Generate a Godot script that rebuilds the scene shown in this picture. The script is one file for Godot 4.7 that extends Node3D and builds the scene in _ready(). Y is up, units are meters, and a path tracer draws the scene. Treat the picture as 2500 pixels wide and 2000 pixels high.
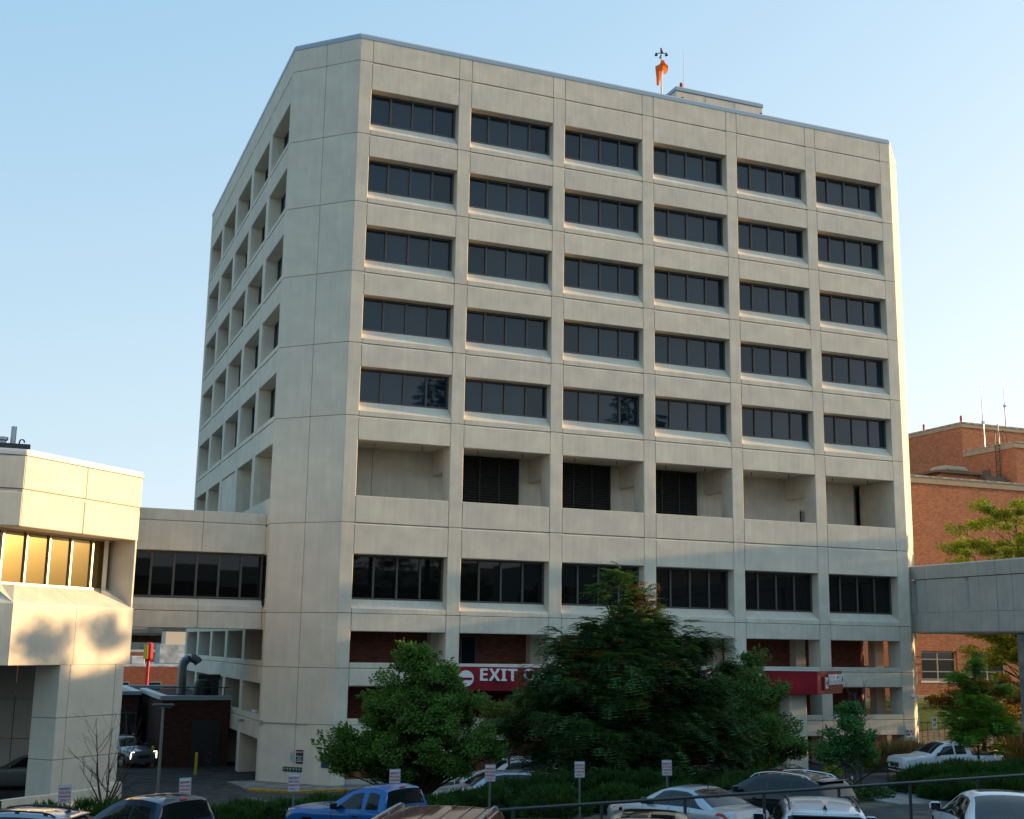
extends Node3D

var M := {}            # materials
var mesh_cache := {}
var used_names := {}
var rng := RandomNumberGenerator.new()

# ------------------------------------------------------------------ helpers
func lin(r: float, g: float, b: float) -> Color:
	return Color(r, g, b).linear_to_srgb()

func mat(c: Color, rough := 0.8, metal := 0.0, spec := 0.5) -> StandardMaterial3D:
	var m := StandardMaterial3D.new()
	m.albedo_color = c.linear_to_srgb()
	m.roughness = rough
	m.metallic = metal
	m.metallic_specular = spec
	m.cull_mode = BaseMaterial3D.CULL_DISABLED
	return m

func textured(c: Color, tex: Texture2D, scale: float, rough := 0.85, spec := 0.3) -> StandardMaterial3D:
	var m := mat(c, rough, 0.0, spec)
	m.albedo_texture = tex
	m.uv1_triplanar = true
	m.uv1_world_triplanar = true
	m.uv1_triplanar_sharpness = 6.0
	m.uv1_scale = Vector3(scale, scale, scale)
	return m

func numbered(n: String) -> String:
	if not used_names.has(n):
		used_names[n] = 0
		return n
	used_names[n] += 1
	return "%s_%03d" % [n, used_names[n]]

func thing(called: String, label: String, category: String, group := "", at := Vector3.ZERO, turn := 0.0) -> Node3D:
	var o := Node3D.new()
	o.name = numbered(called)
	add_child(o)
	o.position = at
	o.rotation.y = turn
	o.set_meta("label", label)
	o.set_meta("category", category)
	if group != "":
		o.set_meta("group", group)
	return o

func part(called: String, mesh: Mesh, m: Material, parent: Node, tf := Transform3D.IDENTITY) -> MeshInstance3D:
	var o := MeshInstance3D.new()
	o.name = called
	o.mesh = mesh
	o.material_override = m
	o.transform = tf
	parent.add_child(o, true)
	return o

func struct(called: String, mesh: Mesh, m: Material, tf := Transform3D.IDENTITY) -> MeshInstance3D:
	var o := part(called, mesh, m, self, tf)
	o.set_meta("kind", "structure")
	return o

# mesh builder: arrays of triangles, flat shaded
class MB:
	var v := PackedVector3Array()
	var n := PackedVector3Array()
	var smooth := false
	func tri(a: Vector3, b: Vector3, c: Vector3) -> void:
		v.append(a); v.append(b); v.append(c)
	func quad(a: Vector3, b: Vector3, c: Vector3, d: Vector3) -> void:
		tri(a, b, c); tri(a, c, d)
	func box(lo: Vector3, hi: Vector3) -> void:
		var p := []
		for i in 8:
			p.append(Vector3(hi.x if i & 1 else lo.x, hi.y if i & 2 else lo.y, hi.z if i & 4 else lo.z))
		quad(p[0], p[1], p[3], p[2]); quad(p[5], p[4], p[6], p[7])
		quad(p[4], p[0], p[2], p[6]); quad(p[1], p[5], p[7], p[3])
		quad(p[2], p[3], p[7], p[6]); quad(p[4], p[5], p[1], p[0])
	func obox(tf: Transform3D, size: Vector3) -> void:
		var k := v.size()
		box(-size / 2, size / 2)
		for i in range(k, v.size()):
			v[i] = tf * v[i]
	# tapered tube along points with radii
	func tube(pts: Array, radii: Array, sides := 8, cap := true) -> void:
		var rings := []
		var up := Vector3.UP
		for i in pts.size():
			var d: Vector3 = (pts[min(i + 1, pts.size() - 1)] - pts[max(i - 1, 0)]).normalized()
			if abs(d.dot(up)) > 0.95:
				up = Vector3.RIGHT if abs(d.x) < 0.9 else Vector3.FORWARD
			var a := d.cross(up).normalized()
			var b := d.cross(a).normalized()
			up = -b if false else up
			var ring := PackedVector3Array()
			for k in sides:
				var t := TAU * k / sides
				ring.append(pts[i] + (a * cos(t) + b * sin(t)) * radii[i])
			rings.append(ring)
		for i in rings.size() - 1:
			for k in sides:
				var k2 := (k + 1) % sides
				quad(rings[i][k], rings[i][k2], rings[i + 1][k2], rings[i + 1][k])
		if cap:
			for e in [0, rings.size() - 1]:
				for k in range(1, sides - 1):
					tri(rings[e][0], rings[e][k], rings[e][k + 1])
	# profile (x = out, y = up) turned about the local y axis at origin
	func lathe(prof: Array, sides := 16, at := Vector3.ZERO, axis := Basis.IDENTITY) -> void:
		for i in prof.size() - 1:
			for k in sides:
				var t0 := TAU * k / sides
				var t1 := TAU * (k + 1) / sides
				var a: Vector2 = prof[i]
				var b: Vector2 = prof[i + 1]
				quad(at + axis * Vector3(a.x * cos(t0), a.y, a.x * sin(t0)), at + axis * Vector3(a.x * cos(t1), a.y, a.x * sin(t1)),
					at + axis * Vector3(b.x * cos(t1), b.y, b.x * sin(t1)), at + axis * Vector3(b.x * cos(t0), b.y, b.x * sin(t0)))
	# plan polygon (x,z) raised from y0 to y1
	func prism(poly: PackedVector2Array, y0: float, y1: float, top := true, bottom := true) -> void:
		var c := poly.size()
		for i in c:
			var a := poly[i]
			var b := poly[(i + 1) % c]
			quad(Vector3(a.x, y0, a.y), Vector3(b.x, y0, b.y), Vector3(b.x, y1, b.y), Vector3(a.x, y1, a.y))
		var t := Geometry2D.triangulate_polygon(poly)
		for i in range(0, t.size(), 3):
			if top:
				tri(Vector3(poly[t[i]].x, y1, poly[t[i]].y), Vector3(poly[t[i + 1]].x, y1, poly[t[i + 1]].y), Vector3(poly[t[i + 2]].x, y1, poly[t[i + 2]].y))
			if bottom:
				tri(Vector3(poly[t[i]].x, y0, poly[t[i]].y), Vector3(poly[t[i + 1]].x, y0, poly[t[i + 1]].y), Vector3(poly[t[i + 2]].x, y0, poly[t[i + 2]].y))
	# profile in (z,y) swept along x from x0 to x1
	func sweep(prof: PackedVector2Array, x0: float, x1: float) -> void:
		var c := prof.size()
		for i in c:
			var a := prof[i]
			var b := prof[(i + 1) % c]
			quad(Vector3(x0, a.y, a.x), Vector3(x1, a.y, a.x), Vector3(x1, b.y, b.x), Vector3(x0, b.y, b.x))
		var t := Geometry2D.triangulate_polygon(prof)
		for i in range(0, t.size(), 3):
			for x in [x0, x1]:
				tri(Vector3(x, prof[t[i]].y, prof[t[i]].x), Vector3(x, prof[t[i + 1]].y, prof[t[i + 1]].x), Vector3(x, prof[t[i + 2]].y, prof[t[i + 2]].x))
	func mesh() -> ArrayMesh:
		var m := ArrayMesh.new()
		var a := []
		a.resize(Mesh.ARRAY_MAX)
		a[Mesh.ARRAY_VERTEX] = v
		if n.size() == v.size():
			a[Mesh.ARRAY_NORMAL] = n
		m.add_surface_from_arrays(Mesh.PRIMITIVE_TRIANGLES, a)
		return m
	# merge close vertices and average normals
	func smooth_mesh(angle := 50.0) -> ArrayMesh:
		var lim := cos(deg_to_rad(angle))
		var groups := {}
		var fn := PackedVector3Array()
		for i in range(0, v.size(), 3):
			var f := (v[i + 1] - v[i]).cross(v[i + 2] - v[i])
			for k in 3:
				fn.append(f)
				var key := Vector3i((v[i + k] * 2000.0).round())
				if not groups.has(key):
					groups[key] = PackedInt32Array()
				groups[key].append(i + k)
		n.resize(v.size())
		for key in groups:
			var g: PackedInt32Array = groups[key]
			for i in g:
				var s := Vector3.ZERO
				var fi := fn[i].normalized()
				for j in g:
					if fi.dot(fn[j].normalized()) >= lim:
						s += fn[j]
				n[i] = -(s.normalized() if s.length() > 0.0 else fi)
		return mesh()

# box with chamfered edges, cached by size
func bevel_box(size: Vector3, b: float) -> ArrayMesh:
	var key := "b%.3f,%.3f,%.3f,%.3f" % [size.x, size.y, size.z, b]
	if mesh_cache.has(key):
		return mesh_cache[key]
	var h := size / 2
	b = min(b, min(h.x, min(h.y, h.z)) * 0.9)
	var mb := MB.new()
	var ax := [Vector3.RIGHT, Vector3.UP, Vector3.BACK]
	# corner point of face axis i at corner signs s
	var pt := func(i: int, s: Vector3) -> Vector3:
		var p := Vector3(s.x * h.x, s.y * h.y, s.z * h.z)
		for k in 3:
			if k != i:
				p[k] -= s[k] * b
		return p
	for i in 3:
		var j := (i + 1) % 3
		var k := (i + 2) % 3
		for s in [-1.0, 1.0]:
			var c := []
			for q in [[-1, -1], [1, -1], [1, 1], [-1, 1]]:
				var sg := Vector3.ZERO
				sg[i] = s; sg[j] = q[0]; sg[k] = q[1]
				c.append(pt.call(i, sg))
			mb.quad(c[0], c[1], c[2], c[3])
	for i in 3:
		var j := (i + 1) % 3
		var k := (i + 2) % 3
		for sj in [-1.0, 1.0]:
			for sk in [-1.0, 1.0]:
				var a := Vector3.ZERO
				a[i] = -1; a[j] = sj; a[k] = sk
				var e := a
				e[i] = 1
				mb.quad(pt.call(j, a), pt.call(j, e), pt.call(k, e), pt.call(k, a))
	for sx in [-1.0, 1.0]:
		for sy in [-1.0, 1.0]:
			for sz in [-1.0, 1.0]:
				var s := Vector3(sx, sy, sz)
				mb.tri(pt.call(0, s), pt.call(1, s), pt.call(2, s))
	var m := mb.mesh()
	mesh_cache[key] = m
	return m

# a bevelled box part between two corners in frame f
func slab(called: String, lo: Vector3, hi: Vector3, m: Material, parent: Node, f := Transform3D.IDENTITY, b := 0.012) -> MeshInstance3D:
	return part(called, bevel_box(hi - lo, b), m, parent, f * Transform3D(Basis.IDENTITY, (lo + hi) / 2))

func swept(called: String, prof: Array, x0: float, x1: float, m: Material, parent: Node, f := Transform3D.IDENTITY) -> MeshInstance3D:
	var key := "s%.3f%s" % [x1 - x0, str(prof)]
	if not mesh_cache.has(key):
		var mb := MB.new()
		mb.sweep(PackedVector2Array(prof), 0.0, x1 - x0)
		mesh_cache[key] = mb.mesh()
	return part(called, mesh_cache[key], m, parent, f * Transform3D(Basis.IDENTITY, Vector3(x0, 0, 0)))

# frame of a facade: local x to the right as seen from outside, y up, z outward
func facade_frame(origin: Vector3, outward: Vector3) -> Transform3D:
	var r := Vector3.UP.cross(outward).normalized()
	return Transform3D(Basis(r, Vector3.UP, outward.normalized()), origin)

# ------------------------------------------------------------------ textures
func make_texture(size: int, f: Callable) -> ImageTexture:
	var img := Image.create(size, size, false, Image.FORMAT_RGB8)
	for y in size:
		for x in size:
			img.set_pixel(x, y, f.call(x, y))
	img.generate_mipmaps()
	return ImageTexture.create_from_image(img)

func noise_image(size: int, freq: float, oct: int, sd: int) -> Image:
	var n := FastNoiseLite.new()
	n.seed = sd
	n.noise_type = FastNoiseLite.TYPE_SIMPLEX_SMOOTH
	n.frequency = freq
	n.fractal_octaves = oct
	return n.get_seamless_image(size, size, false, false, 0.15)

func make_textures() -> void:
	# precast concrete: aggregate speckle, broad blotches, rain streaks that run down
	var n1 := noise_image(512, 0.012, 4, 3)
	var n2 := noise_image(512, 0.006, 3, 11)
	var streak := PackedFloat32Array()
	var sn := noise_image(512, 0.05, 3, 21)
	var grain := RandomNumberGenerator.new()
	grain.seed = 5
	M.t_concrete = make_texture(512, func(x, y):
		var a := n1.get_pixel(x, y).r - 0.5
		var b := n2.get_pixel(x, y).r - 0.5
		var s := sn.get_pixel(x, (y / 18) % 512).r * (1.0 - float(y % 18) / 18.0) + sn.get_pixel(x, (y / 18 + 1) % 29).r * (float(y % 18) / 18.0) - 0.5
		var v := 0.93 + a * 0.05 + b * 0.07 + s * 0.05 + (grain.randf() - 0.5) * 0.05
		return Color(v, v * (0.995 + a * 0.01), v * (0.98 - b * 0.02)))
	M.t_rough = make_texture(512, func(x, y):
		var a := n1.get_pixel(x, y).r - 0.5
		var b := n2.get_pixel((x + 200) % 512, y).r - 0.5
		var v: float = clamp(0.8 + a * 0.25 + b * 0.25 + (grain.randf() - 0.5) * 0.22, 0.2, 1.0)
		return Color(v, v, v))
	# brickwork too far off to tell the bricks apart
	var tone := []
	for i in 64:
		tone.append([])
		for j in 32:
			tone[i].append(grain.randf())
	M.t_brick = make_texture(512, func(x, y):
		var row := int(y / 8)
		var ox: int = (int(x) + (16 if row % 2 else 0)) % 512
		var col := int(ox / 32)
		var inb: bool = (int(y) % 8) >= 1 and (ox % 32) >= 2
		var t: float = tone[row % 64][col % 16]
		if inb:
			var k: float = 0.78 + 0.22 * t + (grain.randf() - 0.5) * 0.05
			return Color(k, k * (0.94 + 0.06 * tone[(row + 7) % 64][col]), k * 0.95)
		return Color(0.92, 1.0, 1.0) * 0.85)

func make_materials() -> void:
	make_textures()
	var tint := [[0.82, 0.735, 0.615], [0.835, 0.75, 0.625], [0.80, 0.72, 0.61], [0.83, 0.735, 0.61]]
	for i in 4:
		M["concrete%d" % i] = textured(Color(tint[i][0], tint[i][1], tint[i][2]), M.t_concrete, 0.13 + 0.007 * i)
	M.concrete_warm = textured(Color(0.83, 0.735, 0.615), M.t_concrete, 0.137)
	M.concrete_grey = textured(Color(0.57, 0.55, 0.50), M.t_concrete, 0.15)
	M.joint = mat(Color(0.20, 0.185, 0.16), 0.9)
	M.bronze = mat(Color(0.085, 0.075, 0.065), 0.5, 0.0, 0.5)
	M.glass = mat(Color(0.003, 0.019, 0.036), 0.015, 0.0, 0.5)
	M.glass_b = mat(Color(0.016, 0.031, 0.046), 0.015, 0.0, 0.5)
	M.glass_c = mat(Color(0.001, 0.012, 0.025), 0.015, 0.0, 0.5)
	M.glass_low = mat(Color(0.006, 0.006, 0.006), 0.02, 0.0, 0.4)
	M.coping = mat(Color(0.33, 0.40, 0.46), 0.35, 0.3, 0.5)
	M.coping_light = mat(Color(0.62, 0.62, 0.58), 0.5)
	M.louver = mat(Color(0.05, 0.048, 0.045), 0.6)
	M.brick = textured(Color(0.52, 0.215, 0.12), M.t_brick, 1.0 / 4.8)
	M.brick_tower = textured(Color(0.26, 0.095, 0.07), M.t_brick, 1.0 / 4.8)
	M.asphalt = textured(Color(0.10, 0.10, 0.10), M.t_rough, 0.21, 0.9)
	M.concrete_walk = textured(Color(0.36, 0.35, 0.32), M.t_rough, 0.17, 0.9)
	M.soil = textured(Color(0.20, 0.165, 0.11), M.t_rough, 0.4, 0.95)
	M.lawn = textured(Color(0.09, 0.14, 0.03), M.t_rough, 0.5, 0.95)
	M.gravel = textured(Color(0.24, 0.23, 0.21), M.t_rough, 1.1, 0.95)
	M.terrain = textured(Color(0.13, 0.12, 0.09), M.t_rough, 0.05, 0.95)
	M.red = textured(Color(0.42, 0.012, 0.03), M.t_rough, 0.09, 0.45, 0.4)
	M.white = mat(Color(0.78, 0.78, 0.76), 0.5)
	M.black = mat(Color(0.012, 0.012, 0.013), 0.5)
	M.dark_metal = mat(Color(0.035, 0.04, 0.042), 0.45, 0.3)
	M.steel = mat(Color(0.42, 0.43, 0.43), 0.4, 0.6)
	M.yellow = mat(Color(0.55, 0.33, 0.02), 0.6)
	M.kerb_yellow = textured(Color(0.62, 0.36, 0.05), M.t_rough, 0.9, 0.8)
	M.ceiling = M.concrete2

func extra_materials() -> void:
	M.glass_sun_tint = mat(Color(0.20, 0.155, 0.065), 0.10, 0.8, 0.6)  # golden reflection of the low sun put into the glass colour
	M.alu = mat(Color(0.50, 0.42, 0.30), 0.4, 0.5)
	M.red_dark = mat(Color(0.22, 0.01, 0.015), 0.5)
	M.letter = mat(Color(0.80, 0.80, 0.80), 0.4)
	M.cream = mat(Color(0.55, 0.47, 0.36), 0.6)
	M.glass_shade = mat(Color(0.03, 0.033, 0.035), 0.04, 0.0, 0.6)
	M.stone_trim = textured(Color(0.46, 0.36, 0.26), M.t_concrete, 0.3)
	M.bronze_door = mat(Color(0.11, 0.075, 0.05), 0.6)
	M.lamp_red = mat(Color(0.45, 0.02, 0.02), 0.25)
	M.galvanised = mat(Color(0.20, 0.23, 0.23), 0.35, 0.7)
	M.mast_white = mat(Color(0.75, 0.72, 0.68), 0.5)
	M.orange_cloth = mat(Color(0.85, 0.22, 0.03), 0.8)
	M.orange_cloth.backlight_enabled = true
	M.orange_cloth.backlight = lin(0.5, 0.15, 0.03)
	M.paint_white = textured(Color(0.42, 0.42, 0.40), M.t_rough, 0.8, 0.8)
	M.notice = mat(Color(0.42, 0.47, 0.50), 0.6)
	M.notice_ink = mat(Color(0.08, 0.10, 0.16), 0.6)
	M.rail = mat(Color(0.035, 0.045, 0.05), 0.4, 0.2)
	M.brick_far = textured(Color(0.26, 0.10, 0.065), M.t_brick, 1.0 / 4.8)
	M.roof_pale = textured(Color(0.55, 0.58, 0.60), M.t_rough, 0.1)
	M.window_far = mat(Color(0.16, 0.17, 0.15), 0.6)
	M.town_beige = textured(Color(0.48, 0.42, 0.33), M.t_rough, 0.05)
	M.town_grey = textured(Color(0.28, 0.27, 0.26), M.t_rough, 0.05)
	M.town_green = textured(Color(0.42, 0.46, 0.40), M.t_rough, 0.03)
	M.roof_red = textured(Color(0.42, 0.14, 0.09), M.t_rough, 0.2)
	M.sign_red_gloss = mat(Color(0.50, 0.02, 0.02), 0.25)
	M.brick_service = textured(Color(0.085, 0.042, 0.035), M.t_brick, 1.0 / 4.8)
	M.stone_cap = textured(Color(0.56, 0.50, 0.41), M.t_rough, 0.3)

# ------------------------------------------------------------------ the tower
const LV := [40.98, 39.46, 35.13, 31.13, 27.13, 23.13, 19.13, 13.41, 8.70, 5.89, 3.05]   # joints from the parapet down

func conc(i: int) -> Material:
	return M["concrete%d" % (abs(i * 7 + i / 3) % 4)]

# a window of n panes between x0..x1, y0..y1 at depth z in frame f: frame with panes as its children
func window(parent: Node, f: Transform3D, x0: float, x1: float, y0: float, y1: float, z: float, n: int, glass: Material, bar := 0.10, frame_mat: Material = null) -> MeshInstance3D:
	var w := x1 - x0
	var h := y1 - y0
	var key := "w%.3f,%.3f,%d,%.3f" % [w, h, n, bar]
	if not mesh_cache.has(key):
		var mb := MB.new()
		var d := 0.06
		mb.box(Vector3(0, 0, -d), Vector3(w, bar, d)); mb.box(Vector3(0, h - bar, -d), Vector3(w, h, d))
		for i in n + 1:
			var c: float = clamp(w * i / n, bar / 2, w - bar / 2)
			mb.box(Vector3(c - bar / 2, bar, -d * 0.96), Vector3(c + bar / 2, h - bar, d * 0.96 + (0.03 if i > 0 and i < n else 0.0)))
		mesh_cache[key] = mb.mesh()
	var fr := part("window", mesh_cache[key], frame_mat if frame_mat else M.bronze, parent, f * Transform3D(Basis.IDENTITY, Vector3(x0, y0, z)))
	for i in n:
		var pw := w / n - bar
		var b := Basis.from_euler(Vector3(rng.randfn(0.0, 0.0016), rng.randfn(0.0, 0.0016), 0))
		part("pane", bevel_box(Vector3(pw + 0.02, h - 2 * bar + 0.02, 0.012), 0.002), ((M.glass_c if rng.randf() < 0.5 else M.glass) if i % 4 == 0 or i % 4 == 3 else (M.glass_b if rng.randf() < 0.8 else M.glass)) if glass == M.glass else glass, fr, Transform3D(b, Vector3(w * (i + 0.5) / n, h / 2, -0.02)))
	return fr

# one facade of the tower; x positions of the pilasters are given as [x0, x1] pairs
func tower_facade(t: Node3D, f: Transform3D, pil: Array, front: bool) -> void:
	var g := 0.012
	var rc := 0.0 if front else 0.18      # the side windows sit deeper
	var k := 0
	for p in pil:
		for r in LV.size():
			var y1: float = LV[r] - g
			var y0: float = (LV[r + 1] + g) if r + 1 < LV.size() else -0.3
			var deep := 1.25 if r >= 6 and r != 7 else (0.72 + rc)
			slab("pilaster_panel", Vector3(p[0] + g, y0, -deep), Vector3(p[1] - g, y1, 0), conc(k), t, f, 0.02)
			k += 1
	for b in pil.size() - 1:
		var x0: float = pil[b][1] + g
		var x1: float = pil[b + 1][0] - g
		# parapet panel
		slab("parapet_panel", Vector3(x0, LV[1] + g, -0.4), Vector3(x1, LV[0] - g, 0.0), conc(k), t, f, 0.02); k += 1
		for r in range(1, 7):
			var j: float = LV[r] - g
			var bot: float = 37.82 if r == 1 else LV[r] - 1.29
			swept("spandrel_panel", [Vector2(-0.06, j), Vector2(0.0, j - 0.09), Vector2(0.0, bot + 0.02), Vector2(-0.035, bot), Vector2(-0.66 - rc, bot), Vector2(-0.66 - rc, j)], x0, x1, conc(k), t, f); k += 1
			if r < 6:
				var n: float = LV[r + 1] + g
				swept("sill_panel", [Vector2(0.0, n), Vector2(0.0, n + 0.25), Vector2(-0.04, n + 0.29), Vector2(-0.56 - rc, n + 0.84), Vector2(-0.66 - rc, n + 0.84), Vector2(-0.66 - rc, n)], x0, x1, conc(k + 2), t, f); k += 1
				window(t, f, x0 - 0.01, x1 + 0.01, n + 0.84, bot, -0.62 - rc, 4, M.glass)
		# mechanical floor: open, with a parapet
		if front:
			slab("balcony_parapet", Vector3(x0, LV[7] + g, -0.3), Vector3(x1, 14.84, 0.0), conc(k), t, f, 0.02); k += 1
		else:
			slab("balcony_parapet", Vector3(x0, LV[7] + g, -0.3), Vector3(x1, 14.84, 0.0), conc(k), t, f, 0.02); k += 1
		# tall windows of the bridge level
		var j7: float = LV[7] - g
		swept("spandrel_panel", [Vector2(-0.07, j7), Vector2(0.0, j7 - 0.09), Vector2(0.0, 11.80), Vector2(-0.035, 11.78), Vector2(-0.8, 11.78), Vector2(-0.8, j7)], x0, x1, conc(k), t, f); k += 1
		var n8: float = LV[8] + g
		swept("sill_panel", [Vector2(0.0, n8), Vector2(0.0, n8 + 0.23), Vector2(-0.04, n8 + 0.27), Vector2(-0.7, n8 + 0.72), Vector2(-0.8, n8 + 0.72), Vector2(-0.8, n8)], x0, x1, conc(k), t, f); k += 1
		window(t, f, x0 - 0.01, x1 + 0.01, n8 + 0.72, 11.78, -0.76, 4, M.glass_low)
		# open galleries below
		slab("spandrel_panel", Vector3(x0, 7.78, -0.8), Vector3(x1, LV[8] - g, 0.0), conc(k), t, f, 0.03); k += 1
		slab("gallery_parapet", Vector3(x0, LV[9] + g, -0.35), Vector3(x1, 6.18, 0.0), conc(k), t, f, 0.02)
		slab("spandrel_panel", Vector3(x0, 5.0, -0.35), Vector3(x1, LV[9] - g, 0.0), conc(k + 1), t, f, 0.03); k += 1
		slab("gallery_parapet", Vector3(x0, LV[10] + g, -0.35), Vector3(x1, 3.36, 0.0), conc(k), t, f, 0.02)
		slab("spandrel_panel", Vector3(x0, 2.15, -0.35), Vector3(x1, LV[10] - g, 0.0), conc(k + 1), t, f, 0.03); k += 1

func inset(d: float) -> PackedVector2Array:
	# plan of the tower pushed in by d
	var c := d * 0.4142
	return PackedVector2Array([Vector2(c, -d), Vector2(36.70 - c, -d), Vector2(39.79 - d, -3.09 - c), Vector2(39.79 - d, -33.9 + d), Vector2(-3.09 + d, -33.9 + d), Vector2(-3.09 + d, -3.09 - c)])

func build_tower() -> void:
	var t := thing("hospital_tower", "tall beige concrete hospital tower with chamfered corner and rows of dark ribbon windows", "building")
	# core and floor slabs
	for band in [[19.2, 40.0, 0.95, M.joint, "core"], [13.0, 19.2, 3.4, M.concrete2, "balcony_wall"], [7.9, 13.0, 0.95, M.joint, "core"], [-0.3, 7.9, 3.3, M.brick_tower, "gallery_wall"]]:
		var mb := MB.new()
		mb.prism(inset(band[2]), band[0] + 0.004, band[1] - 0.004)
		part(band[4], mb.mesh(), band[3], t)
	for s in [[17.95, 19.2, 0.70, M.ceiling], [12.9, 13.9, 0.40, M.concrete2], [7.9, 8.4, 0.40, M.ceiling], [4.95, 5.5, 0.40, M.ceiling], [2.2, 2.7, 0.40, M.ceiling]]:
		var mb := MB.new()
		mb.prism(inset(s[2]), s[0], s[1])
		part("floor_slab", mb.mesh(), s[3], t)
	# roof deck
	var mr := MB.new()
	mr.prism(inset(0.42), 40.0, 40.3)
	part("roof_deck", mr.mesh(), M.gravel, t)
	# front
	var pil := [[0.0, 0.752]]
	for k in range(1, 6):
		var x: float = 0.752 + k * 5.1992 + (k - 1) * 0.7829
		pil.append([x, x + 0.7829])
	pil.append([0.752 + 6 * 5.1992 + 5 * 0.7829, 36.70])
	var ff := facade_frame(Vector3.ZERO, Vector3.BACK)
	tower_facade(t, ff, pil, true)
	# left side: local x runs from the far corner towards the chamfer
	var lp := []
	var len_l := 30.8
	lp.append([0.0, 0.86])
	for k in range(1, 5):
		var x: float = 0.86 + k * 5.2 + (k - 1) * 0.86
		lp.append([x, x + 0.86])
	lp.append([len_l - 0.5, len_l])
	var fl := facade_frame(Vector3(-3.094, 0, -3.094 - len_l), Vector3.LEFT)
	tower_facade(t, fl, lp, false)
	# blank panel in the third bay of the mechanical floor on the left side
	slab("infill_panel", Vector3(lp[2][1] + 0.02, 14.86, -0.3), Vector3(lp[3][0] - 0.02, 17.80, -0.05), conc(2), t, fl, 0.02)
	# chamfers
	for side in 2:
		var fc := facade_frame(Vector3(-3.094, 0, -3.094), Vector3(-1, 0, 1)) if side == 0 else facade_frame(Vector3(36.70, 0, 0), Vector3(1, 0, 1))
		var w := 4.376
		for c in 2:
			for r in LV.size():
				var y1: float = LV[r] - 0.012
				var y0: float = (LV[r + 1] + 0.012) if r + 1 < LV.size() else -0.3
				if side == 1 and r >= 8 and c == 1:
					continue
				slab("chamfer_panel", Vector3(c * w / 2 + 0.012, y0, -0.3), Vector3((c + 1) * w / 2 - 0.012, y1, 0), M.concrete_warm if (r + c) % 3 else M.concrete3, t, fc, 0.015)
		slab("joint_filler", Vector3(0.02, -0.3, -0.5), Vector3(w - 0.02, 40.9, -0.06), M.joint, t, fc) if side == 0 else slab("joint_filler", Vector3(0.02, 8.0, -0.5), Vector3(w - 0.02, 40.9, -0.06), M.joint, t, fc)
	# right side and back: plain concrete walls
	slab("side_wall", Vector3(39.4, 8.0, -33.9), Vector3(39.79, 40.97, -3.11), M.concrete1, t)
	slab("side_wall", Vector3(-3.05, -0.3, -34.2), Vector3(39.8, 40.97, -33.92), M.concrete1, t)
	for z in [-9.4, -15.4, -21.4, -27.4]:
		slab("side_column", Vector3(39.0, -0.3, z), Vector3(39.79, 7.99, z + 0.8), M.concrete1, t)
	for y in [6.18, 3.36]:
		slab("side_parapet", Vector3(39.42, y - 1.1, -33.9), Vector3(39.75, y, -3.2), M.concrete0, t)
	# metal coping in two steps round the parapet
	var rim := [Vector3(-3.094, 0, -33.9), Vector3(-3.094, 0, -3.094), Vector3(0, 0, 0), Vector3(36.70, 0, 0), Vector3(39.79, 0, -3.09), Vector3(39.79, 0, -33.9)]
	for i in 5:
		var a: Vector3 = rim[i]
		var b: Vector3 = rim[i + 1]
		var l := a.distance_to(b)
		var fr := Transform3D(Basis((b - a).normalized(), Vector3.UP, (b - a).normalized().cross(Vector3.UP)), a)
		swept("coping", [Vector2(0.03, 40.80), Vector2(0.03, 41.02), Vector2(0.0, 41.05), Vector2(-0.5, 41.06), Vector2(-0.5, 40.99), Vector2(-0.008, 40.985), Vector2(-0.008, 40.80)], -0.012, l + 0.012, M.coping, t, fr)
		swept("coping_edge", [Vector2(-0.06, 41.062), Vector2(-0.06, 41.13), Vector2(-0.45, 41.13), Vector2(-0.45, 41.062)], 0.0, l, M.coping_light, t, fr)
	# mechanical floor: partition beams, louvres and sprinkler heads
	for b in 6:
		var x0: float = pil[b][1]
		var x1: float = pil[b + 1][0]
		if b < 5:
			slab("partition_beam", Vector3(x1 + 0.1, 16.6, -3.4), Vector3(x1 + 0.6, 17.95, -1.26), M.concrete2, t)
		slab("wall_joint", Vector3(x0 + 1.75, 13.95, -3.41), Vector3(x0 + 1.78, 17.94, -3.39), M.joint, t)
		if b in [1, 2, 3]:
			var mb := MB.new()
			var lx0 := x0 + 0.9
			var lx1 := x0 + 4.6
			for i in 26:
				var y := 13.95 + i * 0.152
				mb.obox(Transform3D(Basis.from_euler(Vector3(0.7, 0, 0)), Vector3((lx0 + lx1) / 2, y + 0.07, -3.2)), Vector3(lx1 - lx0, 0.015, 0.2))
			var lo := part("louver_slats", mb.mesh(), M.louver, t)
			lo.set_meta("kind", "stuff")
			slab("louver_backing", Vector3(lx0, 13.92, -3.39), Vector3(lx1, 17.93, -3.33), M.black, t)
			for i in 4:
				slab("louver_post", Vector3(lx0 + i * 1.21, 13.92, -3.3), Vector3(lx0 + i * 1.21 + 0.06, 17.93, -3.09), M.louver, t)
		if b == 5:
			var mb := MB.new()
			for i in 15:
				mb.obox(Transform3D(Basis.from_euler(Vector3(0.7, 0, 0)), Vector3(x0 + 1.2, 14.1 + i * 0.13, -3.3)), Vector3(1.5, 0.015, 0.14))
			part("louver_slats", mb.mesh(), M.concrete_grey, t).set_meta("kind", "stuff")
			slab("louver_backing", Vector3(x0 + 0.4, 13.95, -3.395), Vector3(x0 + 2.0, 16.0, -3.36), M.black, t)
			slab("vent", Vector3(x0 + 3.0, 14.3, -3.395), Vector3(x0 + 3.6, 15.0, -3.33), M.black, t)
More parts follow.
